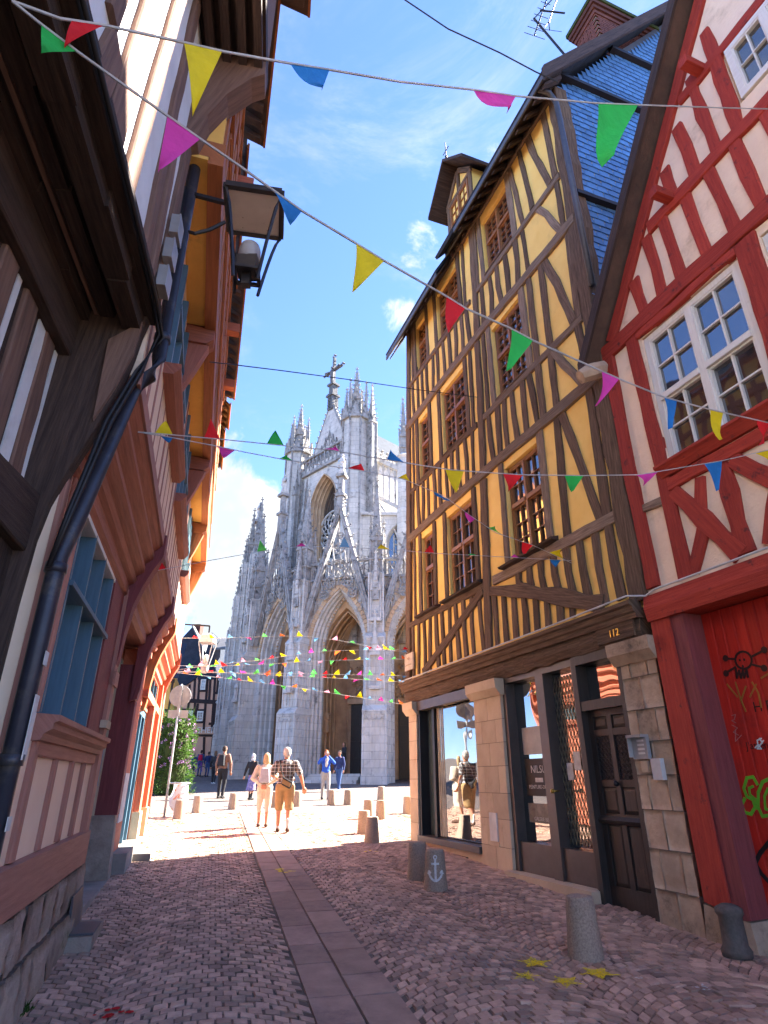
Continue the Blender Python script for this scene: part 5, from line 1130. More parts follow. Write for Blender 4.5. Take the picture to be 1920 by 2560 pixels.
def bay_frame(a, b_):
    d = (b_ - a).normalized(); n = Vector((d.y, -d.x))
    if n.dot(-(a + b_) / 2) < 0: n = -n
    return Fr(a, d, n), (b_ - a).length
bays = []
for i in range(5):
    F, w = bay_frame(PV[i], PV[i + 1]); bays.append((F, w)); zb = gz(F.o.y) - .2; c = w / 2
    zs, h0, a0 = 8.9, 3.9, min(2.05, c - .6)
    part = MB(); outs = [arch_pts(c, a0 - .14 * k, zb, zs, h0 - .13 * k) for k in range(5)]
    for k in range(4):
        e0 = -.28 * k; arch_strip(part, F, outs[k], outs[k + 1], e0, e0 - .06); arch_strip(part, F, outs[k + 1], outs[k + 1], e0 - .06, e0 - .28)
    por = part.obj('portal', 'church', CHU)
    rl = MB()
    for k in range(1, 5):
        p = arch_pts(c, a0 - .14 * k + .05, zb, zs, h0 - .13 * k + .04); rl.tube([F.p(x, -.28 * (k - 1) - .05, z) for x, z in p], .05 if k % 2 else .035, 5)
    rl.obj('arch_mouldings', 'church', por)
    vo = MB()                                          # carved blocks round the outer arch and leaf band within
    p = arch_pts(c, a0 + .12, zs, zs, h0 + .12, 16)
    for k in range(len(p) - 1):
        x0, z0_ = p[k]; x1, z1_ = p[k + 1]; d = Vector((x1 - x0, z1_ - z0_)); nn = Vector((-d.y, d.x)).normalized() * .13; d *= .44; mx = Vector(((x0 + x1) / 2, (z0_ + z1_) / 2))
        vo.prism(F, [tuple(mx - d - nn), tuple(mx + d - nn), tuple(mx + d + nn), tuple(mx - d + nn)], 0, .10)
    p = arch_pts(c, a0 - .5, zs - 4.5, zs, h0 - .46, 18)
    for x, z in p[1:-1]: oct_(vo, F.p(x + random.uniform(-.03, .03), -.9, z), random.uniform(.07, .12))
    for zz in np.arange(zb + 1.5, zs, .38):
        for sg in (-1, 1): oct_(vo, F.p(c + sg * (a0 - .5), -.95, zz), random.uniform(.05, .09))
    stuff(vo.obj('voussoirs', 'churchwarm', por))
    # porch interior
    ai = a0 - 1.02; it = MB(); oi = arch_pts(c, a0 - .55, zb, zs, h0 - .5); ob = arch_pts(c, a0 - .2, zb, zs - .6, h0 - .4)
    arch_strip(it, F, oi, ob, -1.1, -1.25); arch_strip(it, F, ob, ob, -1.25, -4.6)
    mid = [(c, zb)] * len(ob); arch_strip(it, F, ob, [(c + (x - c) * .5, z if z < zs else zs - .2) for x, z in ob], -4.6, -4.6); it.prism(F, [(c - (a0 - .2), zb), (c + (a0 - .2), zb), (c + (a0 - .2), zs), (c, zs + h0 - .5), (c - (a0 - .2), zs)], -4.9, -4.62)
    inn = it.obj('porch_interior', 'churchwarm', por)
    rb = MB()
    for k in range(5): q = arch_pts(c, a0 - .3, zb, zs - .7, h0 - .45); rb.tube([F.p(x, -1.6 - .7 * k, z) for x, z in q], .08, 5)
    for sg in (-1, 1):
        for k in range(4): rb.tube([F.p(c + sg * (a0 - .3), -2.2 - .55 * k, zs - .5), F.p(c, -3.2, zs + h0 - .9)], .05, 4)
        for k in range(3): rb.tube([F.p(c + sg * (a0 - .9 + .15 * k), -4.5, zb), F.p(c + sg * (a0 - .9 + .15 * k), -4.5, zs)], .05, 5)
    rb.obj('vault_ribs', 'churchwarm', por)
    if i in (1, 2, 3):
        d_ = MB(); d_.fb(F, c - .75, c - .02, -4.6, -4.5, zb, 6.1); d_.fb(F, c + .02, c + .75, -4.6, -4.5, zb, 6.1); dd = d_.obj('church_door', 'doorbrown', por)
        d_ = MB()
        for r_ in range(4):
            for sg in (-1, 1): d_.fb(F, c + sg * .39 - .28, c + sg * .39 + .28, -4.5, -4.46, zb + .6 + r_ * 1.0, zb + 1.4 + r_ * 1.0)
        stuff(d_.obj('door_panels', 'doorbrown', por))
        d_ = MB(); d_.fb(F, c - .95, c + .95, -4.6, -4.3, 6.1, 6.4)
        for k in range(70): oct_(d_, F.p(c + random.uniform(-.9, .9), -4.5 + random.uniform(0, .2), random.uniform(6.5, 8.6)), random.uniform(.08, .16))
        d_.obj('tympanum', 'churchwarm', por)
        for sg in (-1, 1): statue(F, c + sg * (a0 - .3), -2.4, 4.2, 1.5, por, 'churchwarm')
    # spandrels and wall above
    sp_ = MB(); o = outs[0]; half = [q for q in o if q[0] <= c + 1e-6]; ztop = 13.3
    for (x0, z0_), (x1, z1_) in zip(half[:-1], half[1:]):
        if z1_ - z0_ < 1e-4: continue
        sp_.q(F.p(.1, 0, z0_), F.p(x0, 0, z0_), F.p(x1, 0, z1_), F.p(.1, 0, z1_)); sp_.q(F.p(w - .1, 0, z0_), F.p(2 * c - x0, 0, z0_), F.p(2 * c - x1, 0, z1_), F.p(w - .1, 0, z1_))
    za = half[-1][1]; sp_.q(F.p(.1, 0, za), F.p(w - .1, 0, za), F.p(w - .1, 0, ztop), F.p(.1, 0, ztop)); sp_.fb(F, .1, w - .1, -1.2, -.3, za + .1, ztop)
    spn = sp_.obj('spandrel', 'church', CHU)
    tr = MB()                                          # blind tracery over the spandrels
    for sg in (-1, 1):
        for k in range(7):
            x = c + sg * (.35 + .27 * k); zlow = zs + .6
            R_ = (a0 * a0 + h0 * h0) / (2 * a0); dx = min(a0, abs(x - c)); zl = zs + math.sqrt(max(0, R_ * R_ - (R_ - a0 + dx) ** 2)) if dx < a0 else zs - 2
            if zl + .3 < ztop: tr.tube([F.p(x, .04, zl + .12), F.p(x, .04, ztop - .2)], .035, 4)
        for k in range(3):
            cx, cz, r_ = c + sg * (1.35 - .1 * k), 12.75 - .75 * k, .3 - .04 * k; tr.tube([F.p(cx + r_ * math.cos(t) + sg * .12 * k, .06, cz + r_ * math.sin(t)) for t in np.linspace(0, 6.283, 13)], .045, 4, False)
    tr.obj('blind_tracery', 'church', spn)
    # parapet with openwork
    pa = MB(); pa.fb(F, 0, w, -.25, .18, ztop, ztop + .16); pa.fb(F, 0, w, -.12, .1, ztop + 1.15, ztop + 1.3)
    nb_ = int(w / .42)
    for k in range(nb_ + 1): x = w * k / nb_; pa.fb(F, x - .045, x + .045, -.06, .06, ztop + .16, ztop + 1.15)
    for k in range(nb_):
        x = w * (k + .5) / nb_; pa.tube([F.p(x + .17 * math.cos(t), 0, ztop + .75 + .2 * math.sin(t)) for t in np.linspace(0, 6.283, 9)], .03, 4, False); pa.tube([F.p(x - .18, 0, ztop + .16), F.p(x, 0, ztop + .5), F.p(x + .18, 0, ztop + .16)], .028, 4)
    for k in range(nb_ * 2): oct_(pa, F.p(w * (k + .5) / (nb_ * 2), .12, ztop + 1.38), .06)
    pa.obj('parapet', 'church_weathered', CHU)
    # the tall openwork gable over the portal
    zg0, zg1 = 10.0, 18.3; gb = MB(); x0 = c - a0 - .45
    for sg in (-1, 1):
        A_ = Vector((c + sg * (c - x0), zg0)); B_ = Vector((c, zg1)); d = (B_ - A_).normalized(); nn = Vector((-d.y, d.x)) * .2
        gb.prism(F, [tuple(A_ + nn), tuple(A_ - nn), tuple(B_ - nn * .7), tuple(B_ + nn * .7)], .12, .52)
        gb.tube([F.p(A_.x, .55, A_.y), F.p(B_.x, .55, B_.y)], .06, 5)
        L = (B_ - A_).length
        for k in range(1, 11):
            q = A_.lerp(B_, k / 11); crocket(gb, F.p(q.x + sg * .12, .32, q.y + .06), F.d * sg + Vector((0, 0, .6)), .13)
        for k in range(24): q = A_.lerp(B_, (k + .5) / 24) - nn * sg * -1.0 * .0; oct_(gb, F.p(q.x - sg * .0, .56, q.y), .065)
    gbo = gb.obj('gable', 'church_weathered', CHU)
    tr = MB()
    xr = lambda z: (c - x0) * (zg1 - z) / (zg1 - zg0)
    for x in np.arange(-1.6, 1.61, .4):
        zt_ = zg1 - abs(x) / (c - x0) * (zg1 - zg0); zl = zs + h0 * .97 * math.sqrt(max(0, 1 - (x / a0) ** 2)) + .25
        if zt_ - zl > .6: tr.tube([F.p(c + x, .3, zl), F.p(c + x + .1, .3, (zl * 2 + zt_) / 3), F.p(c + x - .1, .3, (zl + 2 * zt_) / 3), F.p(c + x, .3, zt_)], .045, 4)
    for (cx, cz, r_) in ((0, 14.0, .62), (-.62, 13.1, .36), (.62, 13.1, .36), (0, 15.4, .36), (0, 16.3, .22), (-.95, 12.3, .28), (.95, 12.3, .28)):
        tr.tube([F.p(c + cx + r_ * math.cos(t), .32, cz + r_ * math.sin(t)) for t in np.linspace(0, 6.283, 15)], .055, 4, False)
        for k in range(4):
            a = k * 1.5708 + .785; tr.tube([F.p(c + cx + r_ * .5 * math.cos(a) + r_ * .4 * math.cos(t), .32, cz + r_ * .5 * math.sin(a) + r_ * .4 * math.sin(t)) for t in np.linspace(0, 6.283, 8)], .035, 4, False)
    tr.obj('gable_tracery', 'church_weathered', gbo)
    m = MB(); sqbox(m, F, c, .32, .22, .22, zg1 - .3, zg1 + .8); sqbox(m, F, c, .32, .32, .32, zg1 + .8, zg1 + 1.0); sqbox(m, F, c, .32, .16, .16, zg1 + 1.0, zg1 + 2.3); sqbox(m, F, c, .32, .34, .34, zg1 + 2.3, zg1 + 2.5)
    for k in range(4):
        for sg in (-1, 1): crocket(m, F.p(c + sg * .2, .32, zg1 + .1 + .25 * k), F.d * sg, .1)
    m.obj('finial', 'church_weathered', gbo); statue(F, c, .32, zg1 + 2.5, 1.7, gbo)
# buttress piers between the porches
for i, P_ in enumerate(PV[:5]):
    n = Vector((0, 0)); 
    for k in (i - 1, i):
        if 0 <= k < 5: n += Vector(bays[k][0].n[:2])
    n.normalize(); d = Vector((-n.y, n.x)); F = Fr(P_, d, n); zb = gz(P_.y) - .25
    m = MB()
    m.fb(F, -.72, .72, -1.2, 1.15, zb, zb + .7); m.fb(F, -.64, .64, -1.2, 1.05, zb + .7, 5.0); m.cprism(F, [(-1.2, 5.0), (1.12, 5.0), (1.12, 5.1), (.85, 5.4), (-1.2, 5.4)], -.7, .7)
    m.fb(F, -.52, .52, -1.2, .82, 5.4, 9.2); m.cprism(F, [(-1.2, 9.2), (.9, 9.2), (.9, 9.3), (.62, 9.6), (-1.2, 9.6)], -.58, .58); m.fb(F, -.44, .44, -1.2, .6, 9.6, 13.4)
    pi = m.obj('pier', 'church', CHU)
    m = MB()                                           # shafts, panels and niches that dress the pier
    for (hw, e1, z0_, z1_) in ((.64, 1.05, zb + .7, 5.0), (.52, .82, 5.4, 9.2), (.44, .6, 9.6, 13.4)):
        for x in (-hw, hw): m.tube([F.p(x, e1, z0_), F.p(x, e1, z1_)], .07, 6)
        for x in (-hw * .45, 0, hw * .45): m.fb(F, x - .03, x + .03, e1, e1 + .04, z0_ + .1, z1_ - .35)
        for sg in (-1, 1):
            for e_ in (e1 * .75, e1 * .4, 0.05): m.fb(F, sg * hw - .035, sg * hw + .035, e_ - .035, e_ + .035, z0_, z1_)
        for x in (-hw * .68, -hw * .22, hw * .22, hw * .68): m.tube([F.p(x - .09, e1 + .03, z1_ - .42), F.p(x, e1 + .04, z1_ - .22), F.p(x + .09, e1 + .03, z1_ - .42)], .025, 4)
        m.fb(F, -hw - .05, hw + .05, 0, e1 + .06, z1_ - .1, z1_ - .02)
    for z in (8.4, 12.4):                              # niche canopies
        e1 = .86 if z < 9 else .64; m.prism(F, [(-.34, z - .2), (.34, z - .2), (0, z + 1.5)], e1, e1 + .16); spire(m, F, 0, e1 + .1, .12, z + .4, z + 2.2, .3, .05)
        for k in range(1, 5):
            for sg in (-1, 1): oct_(m, F.p(sg * .34 * (1 - k / 5), e1 + .12, z - .2 + 1.7 * k / 5), .06)
        for x in (-.3, .3): m.tube([F.p(x, e1 + .12, z - 2.0), F.p(x, e1 + .12, z - .2)], .035, 5); oct_(m, F.p(x, e1 + .12, z - 2.05), .1)
        m.fb(F, -.3, .3, e1, e1 + .3, z - 2.15, z - 1.95)
    m.obj('pier_ornament', 'church', pi)
    pinnacle(F, 0, .1, .42, 13.3, 15.6, 20.0, cr=.09); pinnacle(F, 0, .62, .2, 11.6, 13.4, 15.8, gab=False, cr=.06); pinnacle(F, -.42, -.3, .18, 13.3, 14.8, 17.0, gab=False, cr=.055); pinnacle(F, .42, -.3, .18, 13.3, 14.8, 17.0, gab=False, cr=.055)
    if i in (1, 2): statue(F, 0, .95 if i else .9, 6.4, 1.3, pi)
# stepped buttresses on the far left flank, each with its pinnacle
def at(u, v, y): r = ray(u, v); return Vector((0, 0, CAMZ)) + r * (y / r.y)
CF_ = Fr((0, 0), (1, 0), (0, -1))
for (u, v, y) in ((653, 1251, 44.5), (634, 1278, 45.5), (614, 1355, 46.0), (598, 1433, 47.0), (583, 1520, 47.5)):
    p = at(u, v, y); F = Fr((p.x, p.y), bays[0][0].d[:2], bays[0][0].n[:2]); h_ = p.z
    m = MB(); m.fb(F, -.36, .36, -.8, .5, gz(y) - .3, h_ * .32); m.fb(F, -.3, .3, -.8, .38, h_ * .32, h_ - 4.6); bt = m.obj('buttress', 'church', CHU)
    m = MB()
    for x in (-.3, -.1, .1, .3): m.tube([F.p(x, .42, h_ * .32), F.p(x, .42, h_ - 4.8)], .05, 5)
    for sg in (-1, 1):
        for e_ in (-.3, .1): m.tube([F.p(sg * .33, e_, gz(y)), F.p(sg * .33, e_, h_ - 4.8)], .05, 5)
    for z in np.arange(h_ * .35, h_ - 4.8, 1.7):
        m.fb(F, -.36, .36, -.4, .46, z, z + .12)
        for k in range(3): oct_(m, F.p(-.25 + .25 * k, .48, z + .2), .09)
    m.obj('shafts', 'church', bt); pinnacle(F, 0, -.1, .3, h_ - 4.7, h_ - 3.0, h_, cr=.08)
# high west wall with rose window, between two octagonal turrets
TL, TR = Vector((-7.75, 47.6)), Vector((-2.3, 42.0)); dM = (TR - TL).normalized(); nM = Vector((dM.y, -dM.x)); nM = nM if nM.dot(-TL) > 0 else -nM
MF = Fr(TL, dM, nM); wM = (TR - TL).length; cM = wM / 2
aR = 1.75; roz = arch_pts(cM, aR, 17.2, 22.0, 3.0)
m = MB(); half = [q for q in roz if q[0] <= cM + 1e-6]
for (x0, z0_), (x1, z1_) in zip(half[:-1], half[1:]):
    if z1_ - z0_ < 1e-4: continue
    m.q(MF.p(0, 0, z0_), MF.p(x0, 0, z0_), MF.p(x1, 0, z1_), MF.p(0, 0, z1_)); m.q(MF.p(wM, 0, z0_), MF.p(wM - x0, 0, z0_), MF.p(wM - x1, 0, z1_), MF.p(wM, 0, z1_))
za = half[-1][1]; m.q(MF.p(0, 0, za), MF.p(wM, 0, za), MF.p(wM, 0, 26.6), MF.p(0, 0, 26.6)); m.fb(MF, 0, wM, -1.2, -.01, 10, 17.2); m.fb(MF, 0, wM, -1.6, -1.3, 10, 26.6)
hw_ = m.obj('west_wall', 'church', CHU)
m = MB()
for k in range(4): arch_strip(m, MF, arch_pts(cM, aR - .1 * k, 17.2, 22.0, 3.0 - .09 * k), arch_pts(cM, aR - .1 * (k + 1), 17.2, 22.0, 3.0 - .09 * (k + 1)), -.3 * k, -.3 * (k + 1)); m.tube([MF.p(x, -.3 * k, z) for x, z in arch_pts(cM, aR - .1 * k, 17.2, 22, 3.0 - .09 * k)], .07, 5)
m.obj('window_reveal', 'churchwarm', hw_)
m = MB(); m.fb(MF, cM - aR, cM + aR, -1.25, -1.2, 17.2, 25); m.obj('rose_glass', 'glass', hw_)
m = MB(); rz_ = 20.3
for rr in (1.62, .5): m.tube([MF.p(cM + rr * math.cos(t), -1.1, rz_ + rr * math.sin(t)) for t in np.linspace(0, 6.283, 25)], .1, 5, False)
for k in range(12):
    a = k * math.pi / 6; m.tube([MF.p(cM + r_ * math.cos(a + .35 * math.sin(r_ * 3)), -1.1, rz_ + r_ * math.sin(a + .35 * math.sin(r_ * 3))) for r_ in np.linspace(.5, 1.6, 7)], .055, 4)
    m.tube([MF.p(cM + 1.2 * math.cos(a + .26) + .26 * math.cos(t), -1.1, rz_ + 1.2 * math.sin(a + .26) + .26 * math.sin(t)) for t in np.linspace(0, 6.283, 9)], .045, 4, False)
for x in np.arange(-1.4, 1.5, .4): m.tube([MF.p(cM + x, -1.1, 17.2), MF.p(cM + x, -1.1, 18.6)], .05, 4)
m.obj('rose_tracery', 'church', hw_)
m = MB(); m.fb(MF, 0, wM, -.3, .25, 25.6, 25.9); m.fb(MF, 0, wM, -.1, .15, 27.2, 27.4)
for k in range(15): x = wM * (k + .5) / 15; m.fb(MF, x - .06, x + .06, -.06, .08, 25.9, 27.2); m.tube([MF.p(x - .25, 0, 26.4), MF.p(x, 0, 27.0), MF.p(x + .25, 0, 26.4)], .05, 4)
for x in np.arange(.5, wM, .55):
    if abs(x - cM) > aR + .25: m.tube([MF.p(x, .05, 17.5), MF.p(x, .05, 25.4)], .07, 5)
m.obj('gallery', 'church_weathered', hw_)
m = MB(); m.prism(MF, [(1.1, 26.4), (wM - 1.1, 26.4), (cM + .15, 32.0), (cM - .15, 32.0)], -.9, -.4); mg = m.obj('main_gable', 'church', CHU)
m = MB()
for sg in (-1, 1):
    A_ = Vector((cM + sg * (cM - 1.0), 26.4)); B_ = Vector((cM + sg * .1, 32.3))
    m.tube([MF.p(A_.x, -.5, A_.y), MF.p(B_.x, -.5, B_.y)], .16, 6)
    for k in range(1, 12): q = A_.lerp(B_, k / 12); crocket(m, MF.p(q.x, -.5, q.y), MF.d * sg + Vector((0, 0, .5)), .17)
for x in np.arange(-2.0, 2.01, .5): m.tube([MF.p(cM + x, -.36, 26.6), MF.p(cM + x, -.36, 29.4 - abs(x) * 1.1)], .06, 4); m.tube([MF.p(cM + x - .25, -.36, 28.6 - abs(x) * 1.1), MF.p(cM + x, -.36, 29.4 - abs(x) * 1.1), MF.p(cM + x + .25, -.36, 28.6 - abs(x) * 1.1)], .06, 4)
m.obj('gable_crockets', 'church_weathered', mg)
m = MB(); sqbox(m, MF, cM, -.6, .34, .34, 31.6, 33.0); sqbox(m, MF, cM, -.6, .46, .46, 33.0, 33.2); sqbox(m, MF, cM, -.6, .28, .28, 33.2, 34.2); sqbox(m, MF, cM, -.6, .42, .42, 34.2, 34.4); sqbox(m, MF, cM, -.6, .11, .11, 34.4, 37.4)
m.bar(MF.p(cM - 1.15, -.6, 36.0), MF.p(cM + 1.15, -.6, 36.0), .2, .2)
for k in range(5):
    for a, b_ in ((1, 0), (-1, 0), (0, 1), (0, -1)): crocket(m, MF.p(cM + a * .34, -.6 + b_ * .34, 31.8 + .3 * k), MF.d * a + MF.n * b_, .13)
for p in ((cM, 37.6), (cM - 1.25, 36.0), (cM + 1.25, 36.0)):
    for dx in (-.15, 0, .15): oct_(m, MF.p(p[0] + dx, -.6, p[1] + (.15 if dx == 0 else 0)), .14)
for z in (36.6, 37.0):
    for sg in (-1, 1): oct_(m, MF.p(cM + sg * .15, -.6, z), .1)
cx = m.obj('crucifix', 'churchdark', mg)
m = MB(); c_ = MF.p(cM, -.36, 34.5); m.lathe(c_, [(.12, 0), (.15, .3), (.17, .8), (.22, 1.25), (.1, 1.45)], 8); m.ball(c_ + Vector((0, 0, 1.65)), (.13, .13, .17), 7, 6); m.tube([c_ + MF.d * .18 + Vector((0, 0, 1.3)), c_ + MF.d * 1.0 + Vector((0, 0, 1.55))], .07, 5); m.tube([c_ - MF.d * .18 + Vector((0, 0, 1.3)), c_ - MF.d * 1.0 + Vector((0, 0, 1.55))], .07, 5); m.obj('corpus', 'churchdark', mg, True)
def turret(T_, zt_):
    F = Fr(T_, dM, nM); m = MB(); m.lathe((T_.x, T_.y, 0), [(1.12, 10), (1.12, 21.5), (1.05, 21.7), (1.05, zt_), (1.18, zt_ + .1), (1.18, zt_ + .25), (.9, zt_ + .3)], 8, True); tu = m.obj('turret', 'church', CHU)
    m = MB()
    for k in range(8):
        a = k * math.pi / 4; p = Vector((T_.x + 1.1 * math.cos(a + math.pi / 8), T_.y + 1.1 * math.sin(a + math.pi / 8), 0)); m.tube([p + Vector((0, 0, 10)), p + Vector((0, 0, zt_ + .2))], .085, 5)
        q = Vector((T_.x + 1.02 * math.cos(a), T_.y + 1.02 * math.sin(a), 0)); tn = Vector((-math.sin(a), math.cos(a), 0)); o_ = Vector((math.cos(a), math.sin(a), 0))
        m.hexa([q - tn * .42 + Vector((0, 0, zt_)), q + tn * .42 + Vector((0, 0, zt_)), q + Vector((0, 0, zt_ + 1.5))], [q - tn * .42 + o_ * .2 + Vector((0, 0, zt_)), q + tn * .42 + o_ * .2 + Vector((0, 0, zt_)), q + o_ * .2 + Vector((0, 0, zt_ + 1.5))])
        for j in range(1, 4):
            for sg in (-1, 1): oct_(m, q + o_ * .15 + tn * sg * .42 * (1 - j / 4) + Vector((0, 0, zt_ + 1.5 * j / 4)), .1)
    m.obj('turret_ornament', 'church_weathered', tu)
    Fo = Fr(T_, (1, 0), (0, -1)); pinnacle(Fo, 0, 0, .42, zt_ + .2, zt_ + 2.2, zt_ + 5.4, tu, cr=.11)
    for k in range(4):
        a = k * math.pi / 2 + .5; x, y = .95 * math.cos(a), .95 * math.sin(a); m = MB(); sqbox(m, Fo, x, y, .13, .13, zt_ + .2, zt_ + 2.0); spire(m, Fo, x, y, .14, zt_ + 2.0, zt_ + 3.6, .3, .07); m.bar(Fo.p(x, y, zt_ + 1.7), Fo.p(x * .4, y * .4, zt_ + 2.2), .1); m.obj('corner_spirelet', 'church_weathered', tu)
turret(TR, 28.2); turret(TL, 28.2)
for p, h_ in (((MF.p(.75, .5, 0)), 27.5), (MF.p(wM - .9, .7, 0), 25.0), (MF.p(1.9, .4, 0), 24.0), (MF.p(wM + 1.3, -.6, 0), 31.5), (MF.p(-1.4, -.2, 0), 27.5)):
    F = Fr((p.x, p.y), dM, nM); pinnacle(F, 0, 0, .3, 13, h_ - 3.6, h_, cr=.09)
# nave behind
aN = -nM; rN = dM
NV = Fr(TL + dM * cM, aN, rN)
m = MB()
m.cprism(NV, [(-3.4, 25.9), (3.4, 25.9), (3.7, 25.9), (0, 31.4), (-3.7, 25.9)], .9, 26); nv = m.obj('nave_roof', 'slateroof', CHU)
m = MB(); m.cprism(NV, [(-3.5, 8), (3.4, 8), (3.4, 25.8), (-3.5, 25.8)], 2.0, 26); m.obj('nave_wall', 'church', CHU)
m = MB()
for k in range(24): s_ = 1.0 + .6 * k; m.fb(NV, s_ - .05, s_ + .05, 3.45, 3.6, 25.9, 27.0); oct_(m, NV.p(s_, 3.52, 27.1), .16)
m.fb(NV, .8, 15, 3.4, 3.65, 25.75, 25.95); m.fb(NV, .8, 15, 3.45, 3.58, 26.7, 26.85); m.obj('nave_parapet', 'church_weathered', CHU)
# openwork flying buttress on the sunny side, with its pier
FA, FB = Vector((-1.2, 42.6)), Vector((1.55, 41.3)); Ff = Fr(FA, (FB - FA), Vector(((FB - FA).y, -(FB - FA).x))); wF = (FB - FA).length
if Ff.n.dot(Vector((0, -1, 0))) < 0: Ff.n = -Ff.n
m = MB(); zt0, zt1, zb0, zb1 = 25.7, 23.6, 22.4, 20.2
m.hexa([Ff.p(0, -.25, zt0 - .4), Ff.p(wF, -.25, zt1 - .4), Ff.p(wF, .25, zt1 - .4), Ff.p(0, .25, zt0 - .4)], [Ff.p(0, -.25, zt0), Ff.p(wF, -.25, zt1), Ff.p(wF, .25, zt1), Ff.p(0, .25, zt0)])
m.hexa([Ff.p(0, -.22, zb0 - .35), Ff.p(wF, -.22, zb1 - .35), Ff.p(wF, .22, zb1 - .35), Ff.p(0, .22, zb0 - .35)], [Ff.p(0, -.22, zb0), Ff.p(wF, -.22, zb1), Ff.p(wF, .22, zb1), Ff.p(0, .22, zb0)])
for k in range(6):
    f = (k + .5) / 6; x = wF * f; m.bar(Ff.p(x, 0, zb0 + (zb1 - zb0) * f), Ff.p(x, 0, zt0 + (zt1 - zt0) * f - .35), .16, .2)
    if k < 5: x2 = x + wF / 12; f2 = x2 / wF; zt_ = zt0 + (zt1 - zt0) * f2 - .4; m.tube([Ff.p(x, 0, zt_ - .75), Ff.p(x + wF * .04, 0, zt_ - .3), Ff.p(x2, 0, zt_), Ff.p(x2 + wF * .04, 0, zt_ - .3), Ff.p(x + wF / 6, 0, zt_ - .9)], .055, 4)
for k in range(12): f = (k + .5) / 12; crocket(m, Ff.p(wF * f, 0, zt0 + (zt1 - zt0) * f), Vector((0, 0, 1)), .13)
pts = [(wF * t, 20.2 - .2 + (-3.4) * (t ** 2.2) + 2.1 * (1 - t)) for t in np.linspace(0, 1, 9)]
for (x0, z0_), (x1, z1_) in zip(pts[:-1], pts[1:]): m.hexa([Ff.p(x0, -.2, z0_ - .3), Ff.p(x1, -.2, z1_ - .3), Ff.p(x1, .2, z1_ - .3), Ff.p(x0, .2, z0_ - .3)], [Ff.p(x0, -.2, z0_), Ff.p(x1, -.2, z1_), Ff.p(x1, .2, z1_), Ff.p(x0, .2, z0_)])
m.obj('flying_buttress', 'church', CHU)
Fq = Fr(FB, (1, 0), (0, -1)); m = MB(); m.lathe((FB.x, FB.y, 0), [(.62, 10), (.62, 20), (.55, 20.2), (.55, 24.4), (.7, 24.6), (.4, 24.9)], 8, True); m.obj('flyer_pier', 'church', CHU); pinnacle(Fq, 0, 0, .34, 24.6, 26.4, 30.0, cr=.1)
UD = Fr((-1.7, 41.2), (1, .02), (.02, -1)); m = MB(); ua = arch_pts(3.0, 1.15, 14.4, 17.4, 1.7)
half = [q for q in ua if q[0] <= 3.0 + 1e-6]
for (x0, z0_), (x1, z1_) in zip(half[:-1], half[1:]):
    if z1_ - z0_ < 1e-4: continue
    m.q(UD.p(0, 0, z0_), UD.p(x0, 0, z0_), UD.p(x1, 0, z1_), UD.p(0, 0, z1_)); m.q(UD.p(7, 0, z0_), UD.p(6 - x0, 0, z0_), UD.p(6 - x1, 0, z1_), UD.p(7, 0, z1_))
m.fb(UD, 0, 7, -.8, -.01, 9, 14.4); za = half[-1][1]; m.q(UD.p(0, 0, za), UD.p(7, 0, za), UD.p(7, 0, 19.8), UD.p(0, 0, 19.8)); m.fb(UD, 0, 7, -1.2, -.9, 9, 19.8); m.fb(UD, 0, 7, -.3, .2, 19.6, 19.85)
uw = m.obj('aisle_wall', 'church', CHU); m = MB(); m.fb(UD, 1.8, 4.2, -.5, -.45, 14.4, 19.1); m.obj('aisle_glass', 'glass', uw)
m = MB()
for k in range(3): arch_strip(m, UD, arch_pts(3, 1.15 - .08 * k, 14.4, 17.4, 1.7 - .07 * k), arch_pts(3, 1.15 - .08 * (k + 1), 14.4, 17.4, 1.7 - .07 * (k + 1)), -.15 * k, -.15 * (k + 1))
for x in (2.45, 3.0, 3.55): m.tube([UD.p(x, -.4, 14.4), UD.p(x, -.4, 18.2)], .06, 4)
for (x, z) in ((2.7, 17.7), (3.3, 17.7), (3, 18.3)): m.tube([UD.p(x + .27 * math.cos(t), -.4, z + .27 * math.sin(t)) for t in np.linspace(0, 6.283, 11)], .05, 4, False)
m.obj('aisle_tracery', 'church', uw)
# steps under the porches
F, w = bays[2]
for k in range(3): m = MB(); m.fb(F, .9, w - .9, -1.5, .75 - .3 * k, gz(37) - .2, gz(37) + .16 * (k + 1)); m.obj('step', 'church', CHU)

